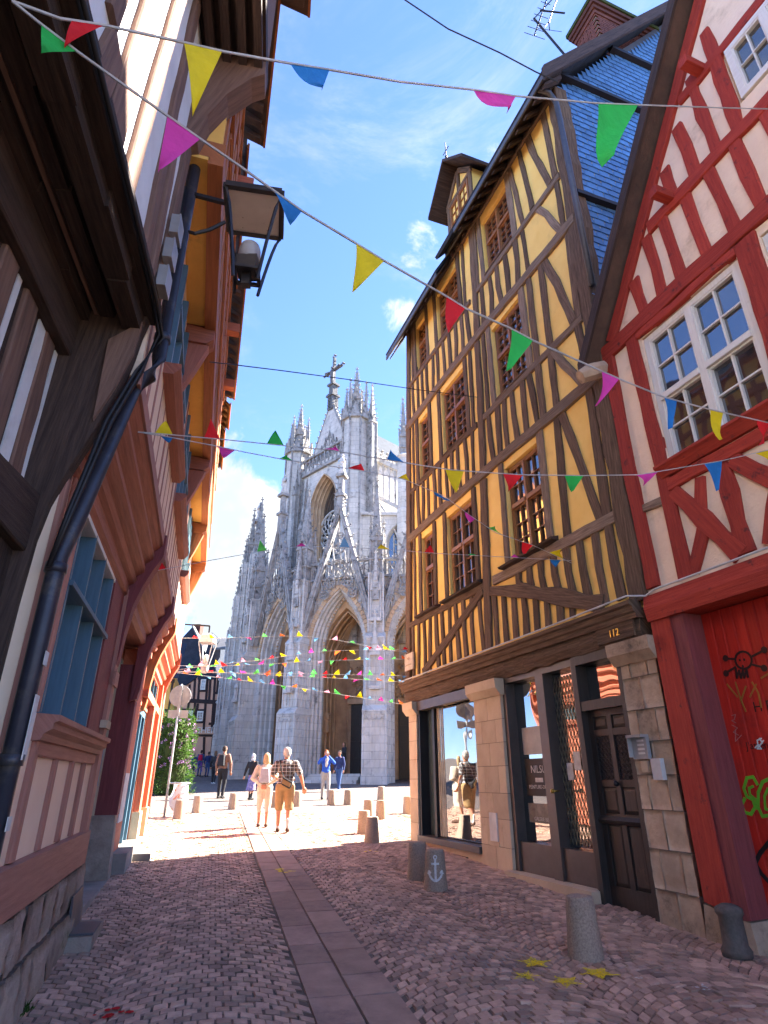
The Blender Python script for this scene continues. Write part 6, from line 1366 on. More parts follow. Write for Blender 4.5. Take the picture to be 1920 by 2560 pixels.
# ================================================================== far houses left of the church
FH = Fr((-19.0, 48.3), (1, .0), (0, -1))
hp = thing('pink_timbered_house', 'pink half-timbered house with black beams and steep slate roof left of the church', 'house', (-14, 50, gz(48)))
fx = lambda u, v: (FH.hit(u, v, 0).x + 19.0, FH.hit(u, v, 0).z)
X = lambda x, y: fx(400 + x / 6.32, 1550 + y / 6.32)
m = MB(); m.fb(FH, 0, 9.5, -6, 0, gz(48) - .5, X(700, 880)[1]); m.obj('wall', 'pinkhouse', hp)
M('beamblack', (.03, .015, .014), rough=.7, wood=True)
TF = lambda a, b_, w, **k: timber(FH, [X(*a), X(*b_)], w, hp, mat='beamblack', e1=.05, wob=.004, **k)
for a, b_ in (((470, 1020), (455, 1270)), ((555, 930), (535, 1280)), ((625, 900), (600, 1290)), ((755, 900), (725, 1300)), ((800, 900), (775, 1290)), ((875, 880), (820, 1690)), ((930, 880), (900, 1150)), ((455, 1300), (440, 1430)), ((555, 1310), (520, 1760)), ((600, 1320), (565, 1600)), ((720, 1320), (690, 1740)), ((870, 1330), (845, 1640)), ((330, 1420), (325, 1700)), ((425, 1620), (420, 1720)), ((940, 1160), (920, 1290)), ((500, 1860), (480, 2050)), ((700, 1850), (690, 2150)), ((830, 1650), (815, 1780)), ((880, 1650), (870, 1760))): TF(a, b_, .17, name='stud')
for a, b_ in (((370, 1270), (1010, 1305)), ((320, 1610), (700, 1610)), ((770, 1640), (985, 1645)), ((840, 1155), (1030, 1155)), ((390, 1800), (985, 1820)), ((630, 890), (1040, 900))): TF(a, b_, .3 if a[1] in (1270, 1800) else .18, name='beam')
for a, b_ in (((960, 1180), (1010, 1280)), ((1010, 1180), (950, 1280)), ((960, 1660), (900, 1780)), ((890, 1660), (960, 1780))): TF(a, b_, .12, name='brace')
for i_, (x0, y0, x1, y1) in enumerate(((640, 940, 735, 1105), (345, 1430, 430, 1595), (445, 1435, 530, 1600), (580, 1440, 695, 1600), (985, 890, 1045, 1145), (925, 1370, 995, 1630), (410, 1850, 465, 1950))):
    a = X(x0, y1); b_ = X(x1, y0); F_ = Fr(FH.p(0, .1, 0)[:2], FH.d[:2], FH.n[:2]); window(F_, a[0], b_[0], a[1], b_[1], hp, 'whitepaint', 1, rows=(4 if y1 - y0 > 200 else 3,), cols=3, e=.0, fr=.07, bar=.04)
    m = MB(); m.fb(FH, a[0] - .12, b_[0] + .12, .0, .07, a[1] - .15, a[1]); m.fb(FH, a[0] - .12, b_[0] + .12, .0, .07, b_[1], b_[1] + .14); m.obj('window_surround', 'beamblack', hp)
a = X(790, 2150); b_ = X(950, 1850); m = MB(); m.fb(FH, a[0], b_[0], 0, .04, gz(48), b_[1]); m.obj('entrance', 'black', hp)
a = X(390, 1805); b_ = X(985, 1760); sg_ = MB(); sg_.fb(FH, a[0], b_[0], .06, .12, a[1], b_[1]); sgo = sg_.obj('shop_sign', 'pinkhouse', hp); text(FH, (a[0] + b_[0]) / 2, a[1] + .08, .13, 'ALSHEIM', .62, 'whitepaint', sgo, flip=1)
# its roofs
za = X(700, 880)[1]
def gableroof(F, s0, s1, z0, z1, e0, e1, parent, name='roof'):
    m = MB(); c = (s0 + s1) / 2; m.prism(F, [(s0, z0), (s1, z0), (c, z1)], e0, e1); return m.obj(name, 'slateroof', parent)
r1 = gableroof(FH, X(690, 500)[0] - .2, X(890, 480)[0] + .2, za - .3, X(815, 195)[1], -6, .1, hp)
m = MB(); p0, p1 = X(815, 195), X(1100, 240); q0, q1 = X(890, 480), X(1090, 390)
m.hexa([FH.p(p0[0], -3, p0[1]), FH.p(p1[0] + .5, -3, p0[1] - .1), FH.p(q1[0] + 1.2, .3, q0[1]), FH.p(q0[0], .3, q0[1])], [FH.p(p0[0], -3, p0[1] + .15), FH.p(p1[0] + .5, -3, p0[1] + .05), FH.p(q1[0] + 1.2, .3, q0[1] + .15), FH.p(q0[0], .3, q0[1] + .15)]); m.obj('roof_slope', 'lead', hp)
m = MB(); a, b_, c_, d__ = X(380, 1060), X(640, 870), X(700, 500), X(330, 600); m.prism(FH, [a, b_, (b_[0] + .6, za), (c_[0], za + .6), c_, d__, (d__[0], a[1])], -2, .12); m.obj('roof_slope', 'slateroof', hp)
hs_ = thing('slate_gabled_house', 'slate-hung gabled house standing behind the round road sign', 'house', (-20, 53, gz(52)))
FG = Fr((-24.5, 52.5), (1, 0), (0, -1)); gx2 = lambda x, y: (FG.hit(400 + x / 6.32, 1550 + y / 6.32).x + 24.5, FG.hit(400 + x / 6.32, 1550 + y / 6.32).z)
a, b_ = gx2(250, 560), gx2(690, 520); pk = gx2(510, 110); m = MB(); m.prism(FG, [(a[0] - 1, gz(52) - 1), (b_[0], gz(52) - 1), (b_[0], b_[1]), pk, (a[0] - 1, b_[1] - .4)], -6, 0); m.obj('wall', 'slateroof', hs_)
m = MB(); m.hexa([FG.p(pk[0], -6, pk[1]), FG.p(pk[0], .2, pk[1]), FG.p(b_[0] + .3, .2, b_[1] - .4), FG.p(b_[0] + .3, -6, b_[1] - .4)], [FG.p(pk[0], -6, pk[1] + .2), FG.p(pk[0], .2, pk[1] + .2), FG.p(b_[0] + .3, .2, b_[1] - .15), FG.p(b_[0] + .3, -6, b_[1] - .15)]); m.obj('roof', 'lead', hs_)
m = MB(); m.fb(FG, pk[0] - .3, pk[0] + .4, -2, -1, pk[1] - .5, pk[1] + .5); m.obj('chimney', 'brick', hs_)
# orange half-timbered house behind the beige one
ho = thing('orange_timbered_house', 'sliver of an orange half-timbered house behind the flowering plant tower', 'house', (-12.5, 34, gz(34)))
FO = Fr((-16, 36), (.97, .24), (.24, -.97)); m = MB(); m.fb(FO, 0, 3.6, -5, 0, 0.5, 7.2); m.obj('wall', 'soffityellow', ho); m = MB(); m.hexa([FO.p(-.3, .4, 7.0), FO.p(3.8, .4, 7.0), FO.p(3.8, -3, 9.6), FO.p(-.3, -3, 9.6)], [FO.p(-.3, .4, 7.15), FO.p(3.8, .4, 7.15), FO.p(3.8, -3, 9.75), FO.p(-.3, -3, 9.75)]); m.obj('roof', 'slateroof', ho)
for k in range(8): timber(FO, [(.2 + .47 * k, 1), (.2 + .47 * k, 7)], .13, ho, mat='oak_dark', e1=.05, name='stud')
for z in (3.6, 5.2, 6.9): timber(FO, [(0, z), (3.6, z)], .2, ho, mat='oak_dark', e1=.06, name='beam')

# ================================================================== street furniture
def bollard(px, label, h=.47, r0=.155, r1=.125, name='stone_bollard', mat='granite', group='stone bollards'):
    p = G(*px); m = MB(); m.lathe((0, 0, 0), [(r0, -.03)] + [(r0 + (r1 - r0) * q_, .02 + (h - .045) * q_) for q_ in (0, .12, .25, .38, .5, .62, .75, .88, 1)] + [(r1 - .008, h - .006), (r1 - .022, h), (.02, h + .002)], 28); o = m.obj(name, mat, None, False)
    me = o.data
    for v_ in me.vertices:
        f_ = 1 + random.uniform(-.018, .012); v_.co.x *= f_; v_.co.y *= f_
    me.polygons.foreach_set('use_smooth', [True] * len(me.polygons)); me.update()
    try: me.set_sharp_from_angle(angle=rad(40))
    except Exception: pass
    o.location = p; return tag(o, label, 'bollard', group)
bollard((1465, 2393), 'stone bollard standing in a ring of pale mortar behind the yellow stars')
bollard((1045, 2198), 'plain stone bollard behind the anchor bollard at the shop pier', mat='granite')
ba = bollard((1090, 2224), 'dark stone bollard with a white anchor stencilled on it', mat='granite')
cob_lab = [((930, 2106), 'stone bollard in front of the pair beside the yellow house corner, at the shadow edge'), ((910, 2084), 'stone bollard half hidden behind the foremost bollard at the shadow edge'), ((953, 2048), 'stone bollard standing taller behind the cluster at the yellow house corner'), ((921, 2046), 'low stone bollard almost hidden in the cluster at the yellow house corner'),
           ((829, 2012), 'stone bollard beside the blue-jacket woman taking a photograph'), ((870, 2012), 'stone bollard on the church side, next after the photographer\'s bollard'), ((953, 2000), 'stone bollard set farthest towards the church near the yellow house'), ((1020, 2034), 'stone bollard peeping out behind the yellow house corner'),
           ((742, 2016), 'stone bollard right behind the plaid-shirt man\'s legs'), ((684, 2018), 'stone bollard seen between the beige woman and the plaid-shirt man'), ((582, 2023), 'stone bollard in front of the woman in the long black coat'), ((492, 2032), 'stone bollard second from the signpost'), ((446, 2047), 'stone bollard next to the signpost')]
for px, lab in cob_lab: bollard(px, lab, h=.46)
M('granite_dark', (.12, .10, .085), (.07, .06, .05), rough=.8, scale=30, bump=.004)
iron = G(1845, 2392); m = MB(); m.lathe((0, 0, 0), [(.125, 0), (.13, .05), (.105, .09), (.10, .30), (.12, .33), (.115, .37), (.06, .40)], 16); io = m.obj('guard_stone', 'granite_dark', None, True); io.location = iron; tag(io, 'short dark fluted guard post at the foot of the red gate post', 'bollard')
# the white anchor on its face
c = ba.location; n_ = Vector((-c.x, -c.y, 0)).normalized(); AF = Fr((c.x, c.y), (-n_.y, n_.x), n_[:2]); z0 = c.z
if AF.d.x < 0: AF.d = -AF.d
def cyl(pts, w):
    m = MB(); R = .148
    L = []
    for (a0, b0), (a1, b1) in zip(pts[:-1], pts[1:]):
        for k in range(4): L.append((a0 + (a1 - a0) * k / 4, b0 + (b1 - b0) * k / 4))
    L.append(pts[-1])
    return L
anm = MB()
def anch(pts, w):
    L = cyl(pts, w)
    for a, b_ in zip(L[:-1], L[1:]):
        a = Vector(a); b_ = Vector(b_); d = (b_ - a).normalized(); nn = Vector((-d.y, d.x)) * w / 2; q = []
        for p in (a + nn, a - nn, b_ - nn, b_ + nn):
            rr = .1555 - (.03) * p.y / .47 + .0025; e = math.sqrt(max(.001, rr * rr - p.x * p.x)); q.append(AF.p(p.x, e, z0 + p.y))
        anm.q(*q)
anch([(0, .12), (0, .36)], .028); anch([(-.05, .31), (.05, .31)], .024); anch([(.022 * math.cos(t), .385 + .022 * math.sin(t)) for t in np.linspace(0, 6.28, 8)], .014)
anch([(-.085, .22), (-.075, .17), (-.04, .13), (0, .115), (.04, .13), (.075, .17), (.085, .22)], .026); anch([(-.1, .19), (-.085, .235), (-.06, .2)], .018); anch([(.1, .19), (.085, .235), (.06, .2)], .018)
o = anm.obj('anchor_stencil', 'whitemark'); o.parent = ba; o.location = -ba.location

# signpost with its bag
sp0 = G(410, 2043)
sgp = thing('signpost', 'grey signpost with a round road sign and plate seen from behind', 'sign', sp0)
m = MB(); m.tube([sp0, sp0 + Vector((0, 0, 3.55))], .03, 10); m.obj('pole', 'steel', sgp, True)
SG = Fr(sp0[:2], (.98, .2), (.2, -.98)); zc = 3.80 - 0
def disc(F, s, z, r, e0, e1, n=24): return [(s + r * math.cos(2 * math.pi * k / n), z + r * math.sin(2 * math.pi * k / n)) for k in range(n)]
m = MB(); m.prism(SG, disc(SG, 0, 3.78, .30, 0, 0), -.06, -.045); m.obj('sign_disc', 'steel', sgp); m = MB(); m.tube([SG.p(.30 * math.cos(t), -.05, 3.78 + .30 * math.sin(t)) for t in np.linspace(0, 6.2832, 25)], .012, 5, False); m.obj('rim', 'steel', sgp)
m = MB(); m.fb(SG, -.28, .28, -.06, -.045, 3.16, 3.38); m.obj('plate', 'steel', sgp); m = MB(); m.fb(SG, -.05, .05, -.045, .04, 3.55, 3.6); m.fb(SG, -.05, .05, -.045, .04, 3.95, 4.0); m.fb(SG, -.035, .035, -.045, .035, 3.2, 4.06); m.obj('clamp', 'steel', sgp)
bagt = thing('litter_bag', 'clear litter bag with orange rubbish hung from a ring on the signpost', 'litter bag', sp0 + Vector((.25, 0, 1.0)))
rc = SG.p(.33, .05, 1.42); m = MB(); m.tube([rc + Vector((.24 * math.cos(t), .24 * math.sin(t), 0)) for t in np.linspace(0, 6.2832, 21)], .025, 6, False); m.tube([SG.p(.03, .05, 1.42), SG.p(.1, .05, 1.42)], .02, 5); m.obj('ring', 'steel', bagt)
M('bagfilm', (.62, .62, .63), (.48, .48, .50), rough=.35, scale=6, trans=.3, bump=.03, bscale=12, dirt=(.60, .20, .09), dscale=6, dthr=(.56, .62))
m = MB(); n1, n2 = 18, 9
for j in range(n2 + 1):
    f = j / n2; 
    for k in range(n1):
        a = 2 * math.pi * k / n1; r = (.17 + .06 * math.sin(f * 2.4)) * (1 + .12 * math.sin(a * 3 + f * 5) + .08 * math.sin(a * 5 - f * 7) + random.uniform(-.09, .09)) * (1 if j < n2 - 1 else (.75 if j == n2 - 1 else .3)); m.v.append((rc.x + r * math.cos(a), rc.y + r * math.sin(a), rc.z - .02 - .70 * f * (1 if j < n2 else 1.03)))
for j in range(n2):
    for k in range(n1): a = j * n1 + k; b_ = j * n1 + (k + 1) % n1; m.f.append((a, b_, b_ + n1, a + n1))
m.f.append(tuple(range(n2 * n1, n2 * n1 + n1))); m.obj('bag', 'bagfilm', bagt, True)

# flowering plant tower
pt0 = Vector((-9.0, 27.6, gz(27.6)))
pt = thing('flowering_plant_tower', 'tall tower of leafy green plants with pink and purple flowers by the signpost', 'plant', pt0)
m = MB(); m.lathe(pt0, [(.55, 0), (.6, .1), (.6, 2.7), (.45, 2.9)], 14); m.obj('planter', 'moss', pt)
m = MB(); m.a = []
fl = MB(); fl.a = []
def leafquad(mm, p, d, up, L, w):
    s_ = d.cross(up).normalized() * w; mm.q(p, p + d * L * .5 + s_ + up * .15 * L, p + d * L, p + d * L * .5 - s_ + up * .15 * L); mm.a.append(random.random())
for k in range(5200):
    z = random.random() ** .9 * 3.15; a = random.uniform(0, 6.283); lump = 1 + .22 * math.sin(a * 3 + z * 2.1) + .15 * math.sin(a * 5 - z * 3.7); R = (.72 if z < 2.6 else .72 - .5 * (z - 2.6)) * lump * random.uniform(.65, 1.12)
    p = pt0 + Vector((R * math.cos(a), R * math.sin(a), z)); d = Vector((math.cos(a) + random.uniform(-.6, .6), math.sin(a) + random.uniform(-.6, .6), random.uniform(-.7, .6))).normalized(); up = Vector((random.uniform(-.3, .3), random.uniform(-.3, .3), 1)); leafquad(m, p, d, up, random.uniform(.08, .2), random.uniform(.018, .045))
for k in range(60):
    a = random.uniform(0, 6.283); p = pt0 + Vector((.35 * math.cos(a), .35 * math.sin(a), 2.9)); d = Vector((math.cos(a) * .5, math.sin(a) * .5, 1)).normalized(); leafquad(m, p, d, Vector((math.cos(a), math.sin(a), .2)), random.uniform(.4, .8), .015)
lf = m.obj('foliage', 'leaf', pt)
for k in range(60):
    z = random.uniform(1.0, 3.0); a = random.uniform(3.2, 6.6); R = .78 + random.uniform(0, .1); c0 = pt0 + Vector((R * math.cos(a), R * math.sin(a), z))
    for j in range(14):
        d = Vector((random.uniform(-1, 1), random.uniform(-1, 1), random.uniform(-1, 1))).normalized(); leafquad(fl, c0 + d * .03, d, d.orthogonal(), .05, .02)
fl.obj('flowers', 'petal', pt)

# far street lamp on the corner of the beige house
fl_ = thing('street_lamp', 'hanging street lamp on an arm at the far corner of the beige house', 'street lamp', LF.p(5.05, .5, 5.6))
a0 = LF.hit(462, 1561, .36); a1 = a0 + LF.n * .62
m = MB(); m.tube([a0, a1], .022, 6); m.tube([a1, a1 - Vector((0, 0, .2))], .02, 6); m.obj('arm', 'darkmetal', fl_)
m = MB(); m.lathe(a1 - Vector((0, 0, .45)), [(.26, 0), (.25, .06), (.2, .2), (.05, .26)], 4, True); m.obj('hood', 'steel', fl_); m = MB()
for k in range(4): t = math.pi / 4 + k * math.pi / 2; m.tube([a1 + Vector((.25 * math.cos(t), .25 * math.sin(t), -.45)), a1 + Vector((.09 * math.cos(t), .09 * math.sin(t), -1.05))], .014, 4)
m.lathe(a1 - Vector((0, 0, 1.2)), [(.06, 0), (.1, .05), (.11, .18), (.05, .2)], 8); m.obj('cage', 'steel', fl_); m = MB(); m.lathe(a1 - Vector((0, 0, .98)), [(.06, 0), (.08, .1), (.06, .22), (.02, .25)], 10); m.obj('bulb', 'plastic', fl_, True)

# ================================================================== wires
O_ = Vector((0, 0, CAMZ))
def vplane(A, B):
    d = B - A; n = Vector((-d.y, d.x, 0)).normalized()
    def f(u, v):
        r = ray(u, v); t = (A - O_).dot(n) / r.dot(n); return O_ + r * t
    return f
def wire(px, A, B, r, label, mat='wire'):
    f = vplane(A, B); m = MB(); m.tube([f(*p) for p in px], r, 5); return tag(m.obj('overhead_wire', mat), label, 'wire')
A = LF.hit(525, 905, .72); wire([(525, 905), (585, 912), (700, 926), (880, 950), (1050, 975), (1193, 993)], A, RF.hit(1193, 993, .06), .007, 'thin dark wire stretched from the left eaves to the yellow facade')
A = RF.hit(1395, 205, .3); B = Vector((-6.5, 13.0, 15.5)); wire([(960, -40), (1013, 0), (1120, 72), (1250, 132), (1340, 180), (1395, 205)], A + Vector((-3.6, -1.0, .5)), A, .012, 'thick black cable sagging from the sky to the yellow roof corner')

# ================================================================== bunting
def flag_mesh(p0, p1, tip, bend):
    m = MB(); n1, n2 = 4, 6; nrm = (p1 - p0).cross(tip - p0); nrm = nrm.normalized() if nrm.length > 1e-6 else Vector((0, 1, 0)); L = (tip - (p0 + p1) / 2).length; W = (p1 - p0).length; ph = random.uniform(0, 6)
    for j in range(n2 + 1):
        f = j / n2
        for i in range(n1 + 1):
            g = i / n1; b = p0.lerp(p1, g); q = b.lerp(tip, f * .97); q = q + nrm * (bend * W * math.sin(f * 2.6 + ph) * f + .10 * W * math.sin(g * 3.1 + f * 2 + ph) * f); m.v.append(tuple(q))
    for j in range(n2):
        for i in range(n1): a = j * (n1 + 1) + i; m.f.append((a, a + 1, a + n1 + 2, a + n1 + 1))
    return m
def bunting(label, A, B, px, flags, r=.006, bend=.13):
    f = vplane(A, B); P = [f(*p) for p in px]; t = thing('bunting', label, 'bunting', A, 'bunting strings across the street')
    m = MB(); m.tube(P, r, 5); m.obj('cord', 'tape', t)
    us = [p[0] for p in px]
    def on(u):
        for k in range(len(us) - 1):
            if us[k] <= u <= us[k + 1]: g = (u - us[k]) / (us[k + 1] - us[k]); return f(u, px[k][1] + (px[k + 1][1] - px[k][1]) * g)
        return f(u, px[-1][1])
    for (u0, u1, tu, tv, c) in flags:
        flag_mesh(on(u0), on(u1), f(tu, tv), bend).obj('flag', 'flag_' + c, t, True)
    return t
A = NF.hit(30, 2, .06)
bunting('bunting with the biggest flags, strung from the dark overhang to the red gable', A, RF.hit(1960, 273, .1), [(30, 2), (150, 46), (262, 63), (460, 106), (556, 128), (725, 158), (824, 174), (1000, 204), (1183, 224), (1290, 240), (1496, 258), (1595, 262), (1825, 270), (1960, 273)],
        [(180, 262, 160, 108, 'red'), (460, 556, 485, 278, 'yellow'), (725, 824, 800, 238, 'blue'), (1183, 1290, 1258, 297, 'pink'), (1496, 1595, 1522, 405, 'green')])
bunting('bunting falling from the dark overhang to the white window of the red house', A, RF.hit(1980, 1072, .1), [(30, 2), (104, 61), (193, 128), (300, 205), (419, 289), (501, 347), (600, 415), (683, 475), (755, 527), (890, 608), (961, 652), (1117, 741), (1163, 770), (1279, 822), (1333, 851), (1505, 928), (1548, 947), (1660, 993), (1776, 1024), (1892, 1050), (1980, 1072)],
        [(104, 193, 100, 135, 'green'), (419, 501, 397, 430, 'pink'), (683, 755, 735, 553, 'blue'), (890, 961, 891, 723, 'yellow'), (1117, 1163, 1114, 839, 'red'), (1279, 1333, 1279, 922, 'green'), (1505, 1548, 1496, 1013, 'pink'), (1660, 1692, 1684, 1070, 'blue'), (1776, 1808, 1794, 1105, 'yellow'), (1892, 1925, 1894, 1117, 'red')])
A = LF.hit(345, 1080, .38)
bunting('bunting from the beige jetty passing the church crucifix to below the red house window', A, RF.hit(1960, 1116, .1), [(345, 1080), (430, 1087), (550, 1098), (690, 1112), (830, 1126), (1000, 1155), (1130, 1175), (1300, 1187), (1460, 1189), (1600, 1187), (1680, 1173), (1805, 1152), (1960, 1116)],
        [(387, 432, 415, 1050, 'yellow'), (510, 550, 528, 1050, 'red'), (667, 710, 688, 1072, 'green'), (807, 850, 838, 1114, 'pink'), (967, 1011, 975, 1128, 'blue'), (1113, 1160, 1140, 1235, 'yellow'), (1258, 1308, 1270, 1230, 'red'), (1411, 1459, 1433, 1228, 'green'), (1590, 1645, 1612, 1212, 'pink'), (1760, 1805, 1800, 1225, 'blue'), (1888, 1930, 1925, 1160, 'yellow')], .0045)
bunting('bunting from the beige jetty slanting down to the shop beam of the yellow house', A, RF.hit(1430, 1408, .06), [(345, 1080), (430, 1094), (545, 1116), (610, 1130), (715, 1150), (895, 1175), (1010, 1198), (1110, 1240), (1180, 1292), (1240, 1332), (1330, 1362), (1430, 1408)],
        [(400, 432, 425, 1106, 'blue'), (545, 588, 563, 1144, 'pink'), (697, 735, 712, 1140, 'green'), (868, 911, 905, 1157, 'red'), (995, 1025, 1015, 1184, 'yellow'), (1084, 1126, 1100, 1250, 'blue'), (1162, 1188, 1170, 1311, 'pink'), (1216, 1256, 1230, 1318, 'lime'), (1305, 1332, 1312, 1385, 'red'), (1372, 1410, 1392, 1376, 'yellow')], .0045)
bunting('bunting crossing level in front of the church gables to the yellow house sill', LF.hit(395, 1426, .38), RF.hit(1430, 1402, .06), [(395, 1426), (520, 1402), (655, 1378), (750, 1366), (860, 1368), (960, 1373), (1100, 1384), (1290, 1394), (1430, 1402)],
        [(396, 416, 404, 1406, 'red'), (643, 668, 650, 1350, 'lime'), (737, 765, 756, 1358, 'pink'), (848, 875, 860, 1342, 'lightblue'), (943, 975, 952, 1360, 'yellow'), (1060, 1085, 1077, 1361, 'red'), (1168, 1192, 1180, 1383, 'green'), (1275, 1300, 1285, 1386, 'pink'), (1375, 1402, 1387, 1420, 'blue')], .004)
c6 = lambda x, y: (540 + x / 3.19, 1450 + y / 3.19)
far = [('highest of the far bunting strings, sagging before the porch arches', [(455, 1595), c6(0, 465), c6(560, 447), c6(740, 450), c6(1000, 485), c6(1300, 545), c6(1530, 580)], 13), ('far bunting string rising to the street plaque on the yellow corner', [(448, 1674), c6(20, 672), c6(340, 640), c6(600, 600), c6(870, 567), c6(1200, 556), c6(1530, 556)], 17), ('far bunting string that runs level just under the street plaque', [(446, 1664), c6(0, 690), c6(500, 665), c6(850, 642), c6(1520, 630)], 19),
       ('far bunting string nearly flat at the height of the yellow house cornice', [(444, 1680), c6(0, 740), c6(560, 745), c6(1000, 755), c6(1520, 765)], 20), ('far bunting string sloping gently to the shop lintel', [(444, 1678), c6(0, 734), c6(500, 762), c6(1000, 785), c6(1500, 815)], 20), ('lowest far bunting string, sloping to the stone pier of the yellow house', [(442, 1682), c6(0, 775), c6(560, 845), c6(1000, 915), c6(1495, 993)], 21)]
cyc = ['orange', 'yellow', 'lightblue', 'lightpink', 'lime', 'red', 'yellow', 'lightblue', 'pink', 'lime']
for lab, px, n in far:
    fl = []; u0, u1 = px[0][0], px[-1][0]; vv = lambda u: float(np.interp(u, [p[0] for p in px], [p[1] for p in px])); ph = random.randint(0, 9)
    for k in range(n):
        u = u0 + (u1 - u0) * (k + .6) / n; w = random.uniform(12, 17); fl.append((u, u + w, u + random.uniform(-4, 18), vv(u) - random.uniform(5, 14) if random.random() < .8 else vv(u) + random.uniform(5, 13), cyc[(k + ph) % 10]))
    bunting(lab, LF.hit(px[0][0], px[0][1], .42), RF.hit(px[-1][0], px[-1][1], .04), px, fl, .0045, .3)

# ================================================================== people
def remesh(name, balls, vox, mat, parent, smooth=4):
    m = MB()
    for c, r in balls: m.lathe_e(Vector(c), r if isinstance(r, (tuple, list)) else (r, r, r), 10, 8)
    me = bpy.data.meshes.new('tmp'); me.from_pydata(m.v, [], m.f); me.update(); o = bpy.data.objects.new('tmp', me); COL.objects.link(o)
    md = o.modifiers.new('r', 'REMESH'); md.mode = 'VOXEL'; md.voxel_size = vox; md.use_smooth_shade = True
    sm = o.modifiers.new('s', 'SMOOTH'); sm.iterations = smooth; sm.factor = .5
    dg = bpy.context.evaluated_depsgraph_get(); r = bpy.data.meshes.new_from_object(o.evaluated_get(dg)); bpy.data.objects.remove(o); bpy.data.meshes.remove(me)
    r.name = name; r.materials.clear(); r.materials.append(MATS[mat]); r.polygons.foreach_set('use_smooth', [True] * len(r.polygons))
    ob = bpy.data.objects.new(name, r); COL.objects.link(ob); ob.parent = parent; return ob
def limb(p0, r0, p1, r1, fl=1.0):
    p0 = Vector(p0); p1 = Vector(p1); n = max(2, int((p1 - p0).length / (min(r0, r1) * .55)) + 1); out = []
    for k in range(n + 1):
        f = k / n; r = r0 + (r1 - r0) * f; out.append((p0.lerp(p1, f), (r * fl, r, r)))
    return out
SKIN = M('skin', (.46, .22, .135), (.40, .185, .115), rough=.6, scale=8)
def cloth(name, c, rough=.85): M(name, c, tuple(x * .75 for x in c), rough=rough, scale=9, bump=.006, bscale=18); return name
def person(px, H, face, label, top, bottom, hair, pose=None, sleeve='long', leg='long', skirt=False, z_add=0.0, hairlong=False, shoe='shoeblack', socks=None, topmat=None, headcover=None, coat=False, scale=1.0):
    """one continuous body under clothes; local +y is where the person faces"""
    g = G(*px); k = H / 1.75; t = thing('person', label, 'person', Vector((g.x, g.y, g.z + z_add))); t.rotation_euler = (0, 0, face); t.scale = (k * scale, k * scale, k)
    q = dict(stride=.0, el=(-.24, -.04, 1.14), er=(.24, -.04, 1.14), hl=(-.26, .04, .90), hr=(.26, .04, .90), lean=.0, kl=None, kr=None, fl=None, fr=None, turn=0.0)
    q.update(pose or {}); s_ = q['stride']; le = q['lean']
    hipL, hipR = Vector((-.09, 0, .92)), Vector((.09, 0, .92)); knL = Vector(q['kl'] or (-.10, .04 + s_ * .45, .50)); knR = Vector(q['kr'] or (.10, .04 - s_ * .35, .50)); anL = Vector(q['fl'] or (-.10, s_ * .9, .08)); anR = Vector(q['fr'] or (.10, -s_ * .9 - .02, .08 + (abs(s_) * .12)))
    sh = lambda sx: Vector((sx * .185, le * .9, 1.41)); head = Vector((0, le + .02, 1.635)); neck = Vector((0, le, 1.50))
    B = limb(hipL, .085, knL, .058) + limb(knL, .060, anL, .040) + limb(hipR, .085, knR, .058) + limb(knR, .060, anR, .040)
    for an in (anL, anR): B += limb(an + Vector((0, -.02, -.035)), .042, an + Vector((0, .13, -.05)), .03)
    B += [(Vector((0, 0, .95)), (.16, .11, .12)), (Vector((0, le * .3, 1.1)), (.145, .10, .14)), (Vector((0, le * .7, 1.28)), (.165, .11, .15)), (Vector((0, le * .85, 1.40)), (.17, .09, .08))] + limb(Vector((0, le, 1.42)), .062, head - Vector((0, 0, .06)), .052)
    B += [(head, (.074, .092, .112)), (head + Vector((0, .03, -.06)), (.055, .06, .055)), (head + Vector((0, .098, -.01)), (.014, .02, .025)), (head + Vector((.074, -.005, -.01)), (.012, .02, .03)), (head + Vector((-.074, -.005, -.01)), (.012, .02, .03))]
    for sx, e_, h_ in ((-1, q['el'], q['hl']), (1, q['er'], q['hr'])):
        e_ = Vector(e_); h_ = Vector(h_); B += limb(sh(sx), .052, e_, .041) + limb(e_, .042, h_, .028); d = (h_ - e_).normalized(); x = d.cross(Vector((0, 1, 0)) if abs(d.y) < .8 else Vector((1, 0, 0))).normalized(); pc = h_ + d * .05
        B += [(pc, (.034, .034, .045))]
        for i_, ln in enumerate((.065, .078, .074, .058)): b0 = pc + d * .03 + x * (.024 * (i_ - 1.5)); B += limb(b0, .0125, b0 + d * ln * .6, .0115) + limb(b0 + d * ln * .6, .0115, b0 + d * ln + Vector((0, .018, 0)), .010)
        B += limb(pc + x * .034, .013, pc + x * .05 + d * .045, .011)
    remesh('body', B, .0125, 'skin', t, 3)
    C = [(Vector((0, 0, .98)), (.178, .128, .12)), (Vector((0, le * .3, 1.1)), (.168, .122, .14)), (Vector((0, le * .7, 1.27)), (.19, .132, .15)), (Vector((0, le * .85, 1.385)), (.185, .112, .085)), (Vector((0, le, 1.46)), (.09, .08, .05))]
    if coat: C += [(Vector((0, 0, .86)), (.19, .14, .12)), (Vector((0, 0, .74)), (.20, .15, .12))]
    for sx, e_, h_ in ((-1, q['el'], q['hl']), (1, q['er'], q['hr'])):
        e_ = Vector(e_); h_ = Vector(h_)
        C += limb(sh(sx), .074, sh(sx).lerp(e_, .85 if sleeve == 'short' else 1), .066)
        if sleeve == 'long': C += limb(e_, .062, e_.lerp(h_, .94), .048)
    remesh('top', C, .016, topmat or top, t)
